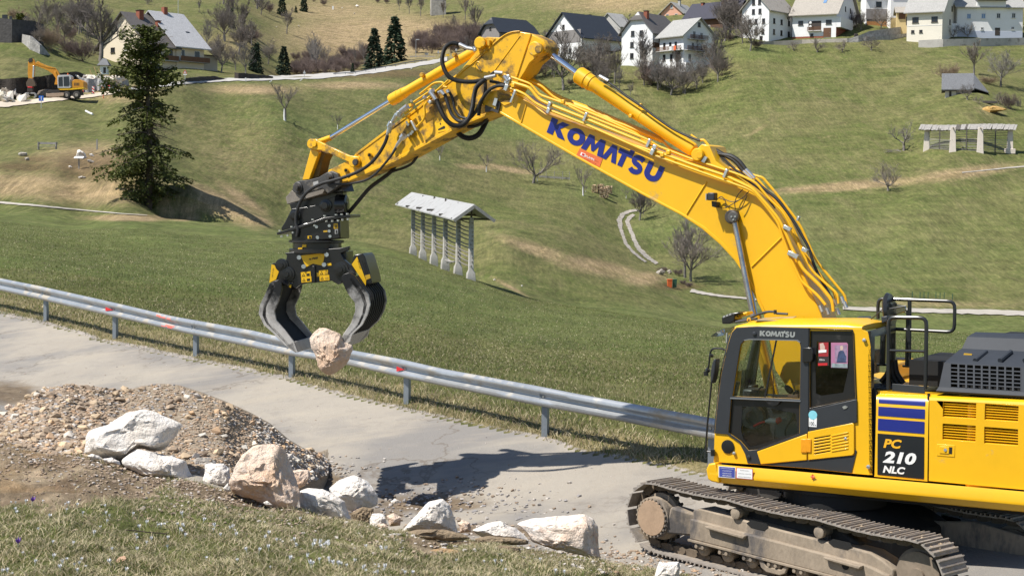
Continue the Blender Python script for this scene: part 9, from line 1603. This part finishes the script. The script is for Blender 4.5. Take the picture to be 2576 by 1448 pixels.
for fr, x, y, w_, h_, m, nm, lb, ct in (('ra', 2050,480,42,50, mat('green_tank', (.02, .10, .09), .5), 'water_tank', 'small dark green tank at the left wall of the solar panel house', 'tank'), ('ra', 1995,478,50,75, ROCKG, 'stone_block', 'grey carved stone block left of the green tank', 'stone'), ('rb', 350,490,50,40, FRD, 'bin', 'black bin at the corner of the brick based gable', 'bin')):
 p = wpt(fr, x, y); k = p.y/F/(ZF[fr][2]*1.5027); tag(MB().box(p+UPZ*(h_*k/2), (w_*k, w_*k, h_*k)).build(nm, m, None, .12, 3), lb, ct)
p = wpt('rb', 2080,482); k = p.y/F/(3.498*1.5027); t = thing('garden_bench', 'low dark bench before the bluish base of the long white house', 'bench', p); MB().box(p+UPZ*.45, (110*k, .45, .07)).build('seat', FRD, t); [MB().box(p+Vector((dx*k, 0, .2)), (.08, .4, .45)).build('leg', FRD, t) for dx in (-48, 48)]
# -- the driver behind the glass
dv = thing('person', 'excavator driver in dark work clothes sitting in the cab with his forearm on the console', 'person', SP('cab', 1000,900,.76))
def skin(nm, pts, edges, rads, m, par):
 o0 = origin(par); me = bpy.data.meshes.new(nm); me.from_pydata([tuple(q-o0) for q in pts], edges, []); o = link(nm, me, par); o.modifiers.new('skin', 'SKIN'); sb = o.modifiers.new('sub', 'SUBSURF'); sb.levels = sb.render_levels = 2
 for i, r in enumerate(rads): me.skin_vertices[0].data[i].radius = (r, r)
 me.skin_vertices[0].data[0].use_root = True; me.materials.append(m); return o
dp = [SP('cab', 1010,890,.76), SP('cab', 1020,760,.76), SP('cab', 1015,620,.76), SP('cab', 1005,540,.76), SP('cab', 990,470,.76), SP('cab', 1005,610,.97), SP('cab', 905,735,1.06), SP('cab', 790,765,1.08), SP('cab', 1005,610,.55), SP('cab', 900,760,.47), SP('cab', 760,740,.50), SP('cab', 880,885,.86), SP('cab', 740,905,.88), SP('cab', 700,1090,.88), SP('cab', 880,885,.64), SP('cab', 740,905,.62), SP('cab', 700,1090,.62)]
SHIRT = mat('dark_red_grey_shirt', (.10, .05, .05), .9, var=.4, scale=6); SKN = mat('skin', (.58, .33, .23), .55, var=.06)
skin('body', dp, [(0,1),(1,2),(2,3),(3,4),(2,5),(5,6),(6,7),(2,8),(8,9),(9,10),(0,11),(11,12),(12,13),(0,14),(14,15),(15,16)], [.15,.15,.15,.06,.06,.075,.055,.045,.075,.055,.045,.09,.075,.055,.09,.075,.055], SHIRT, dv)
hd = MB().lathe(SP('cab', 985,440,.76)-UPZ*.14, UPZ, [(0, .05), (.03, .075), (.09, .09), (.16, .098), (.22, .085), (.26, .05), (.272, .0)], 20); hd.build('head', SKN, dv); MB().lathe(SP('cab', 985,440,.76)+UPZ*.01, UPZ, [(0, .102), (.06, .100), (.12, .07), (.14, .0)], 20).build('cap', mat('dark_cap', (.03, .03, .04), .9), dv); MB().tube([SP('cab', 958,440,.76), SP('cab', 940,444,.76)], [.02, .012], 8).build('nose', SKN, dv)
skin('forearm', [SP('cab', 810,762,1.08), SP('cab', 730,764,1.09), SP('cab', 660,760,1.09), SP('cab', 632,762,1.09)], [(0,1),(1,2),(2,3)], [.048,.042,.034,.036], SKN, dv)
for j in range(4): skin('finger', [SP('cab', 640,760,1.07+.018*j), SP('cab', 615-2*j,752,1.07+.018*j), SP('cab', 606,764,1.07+.018*j)], [(0,1),(1,2)], [.011,.010,.008], SKN, dv)
skin('thumb', [SP('cab', 645,758,1.13), SP('cab', 628,745,1.14), SP('cab', 616,742,1.13)], [(0,1),(1,2)], [.012,.011,.009], SKN, dv)
skin('glove', [SP('cab', 760,735,.50), SP('cab', 720,700,.52), SP('cab', 700,675,.52)], [(0,1),(1,2)], [.05,.045,.03], BLK, dv)
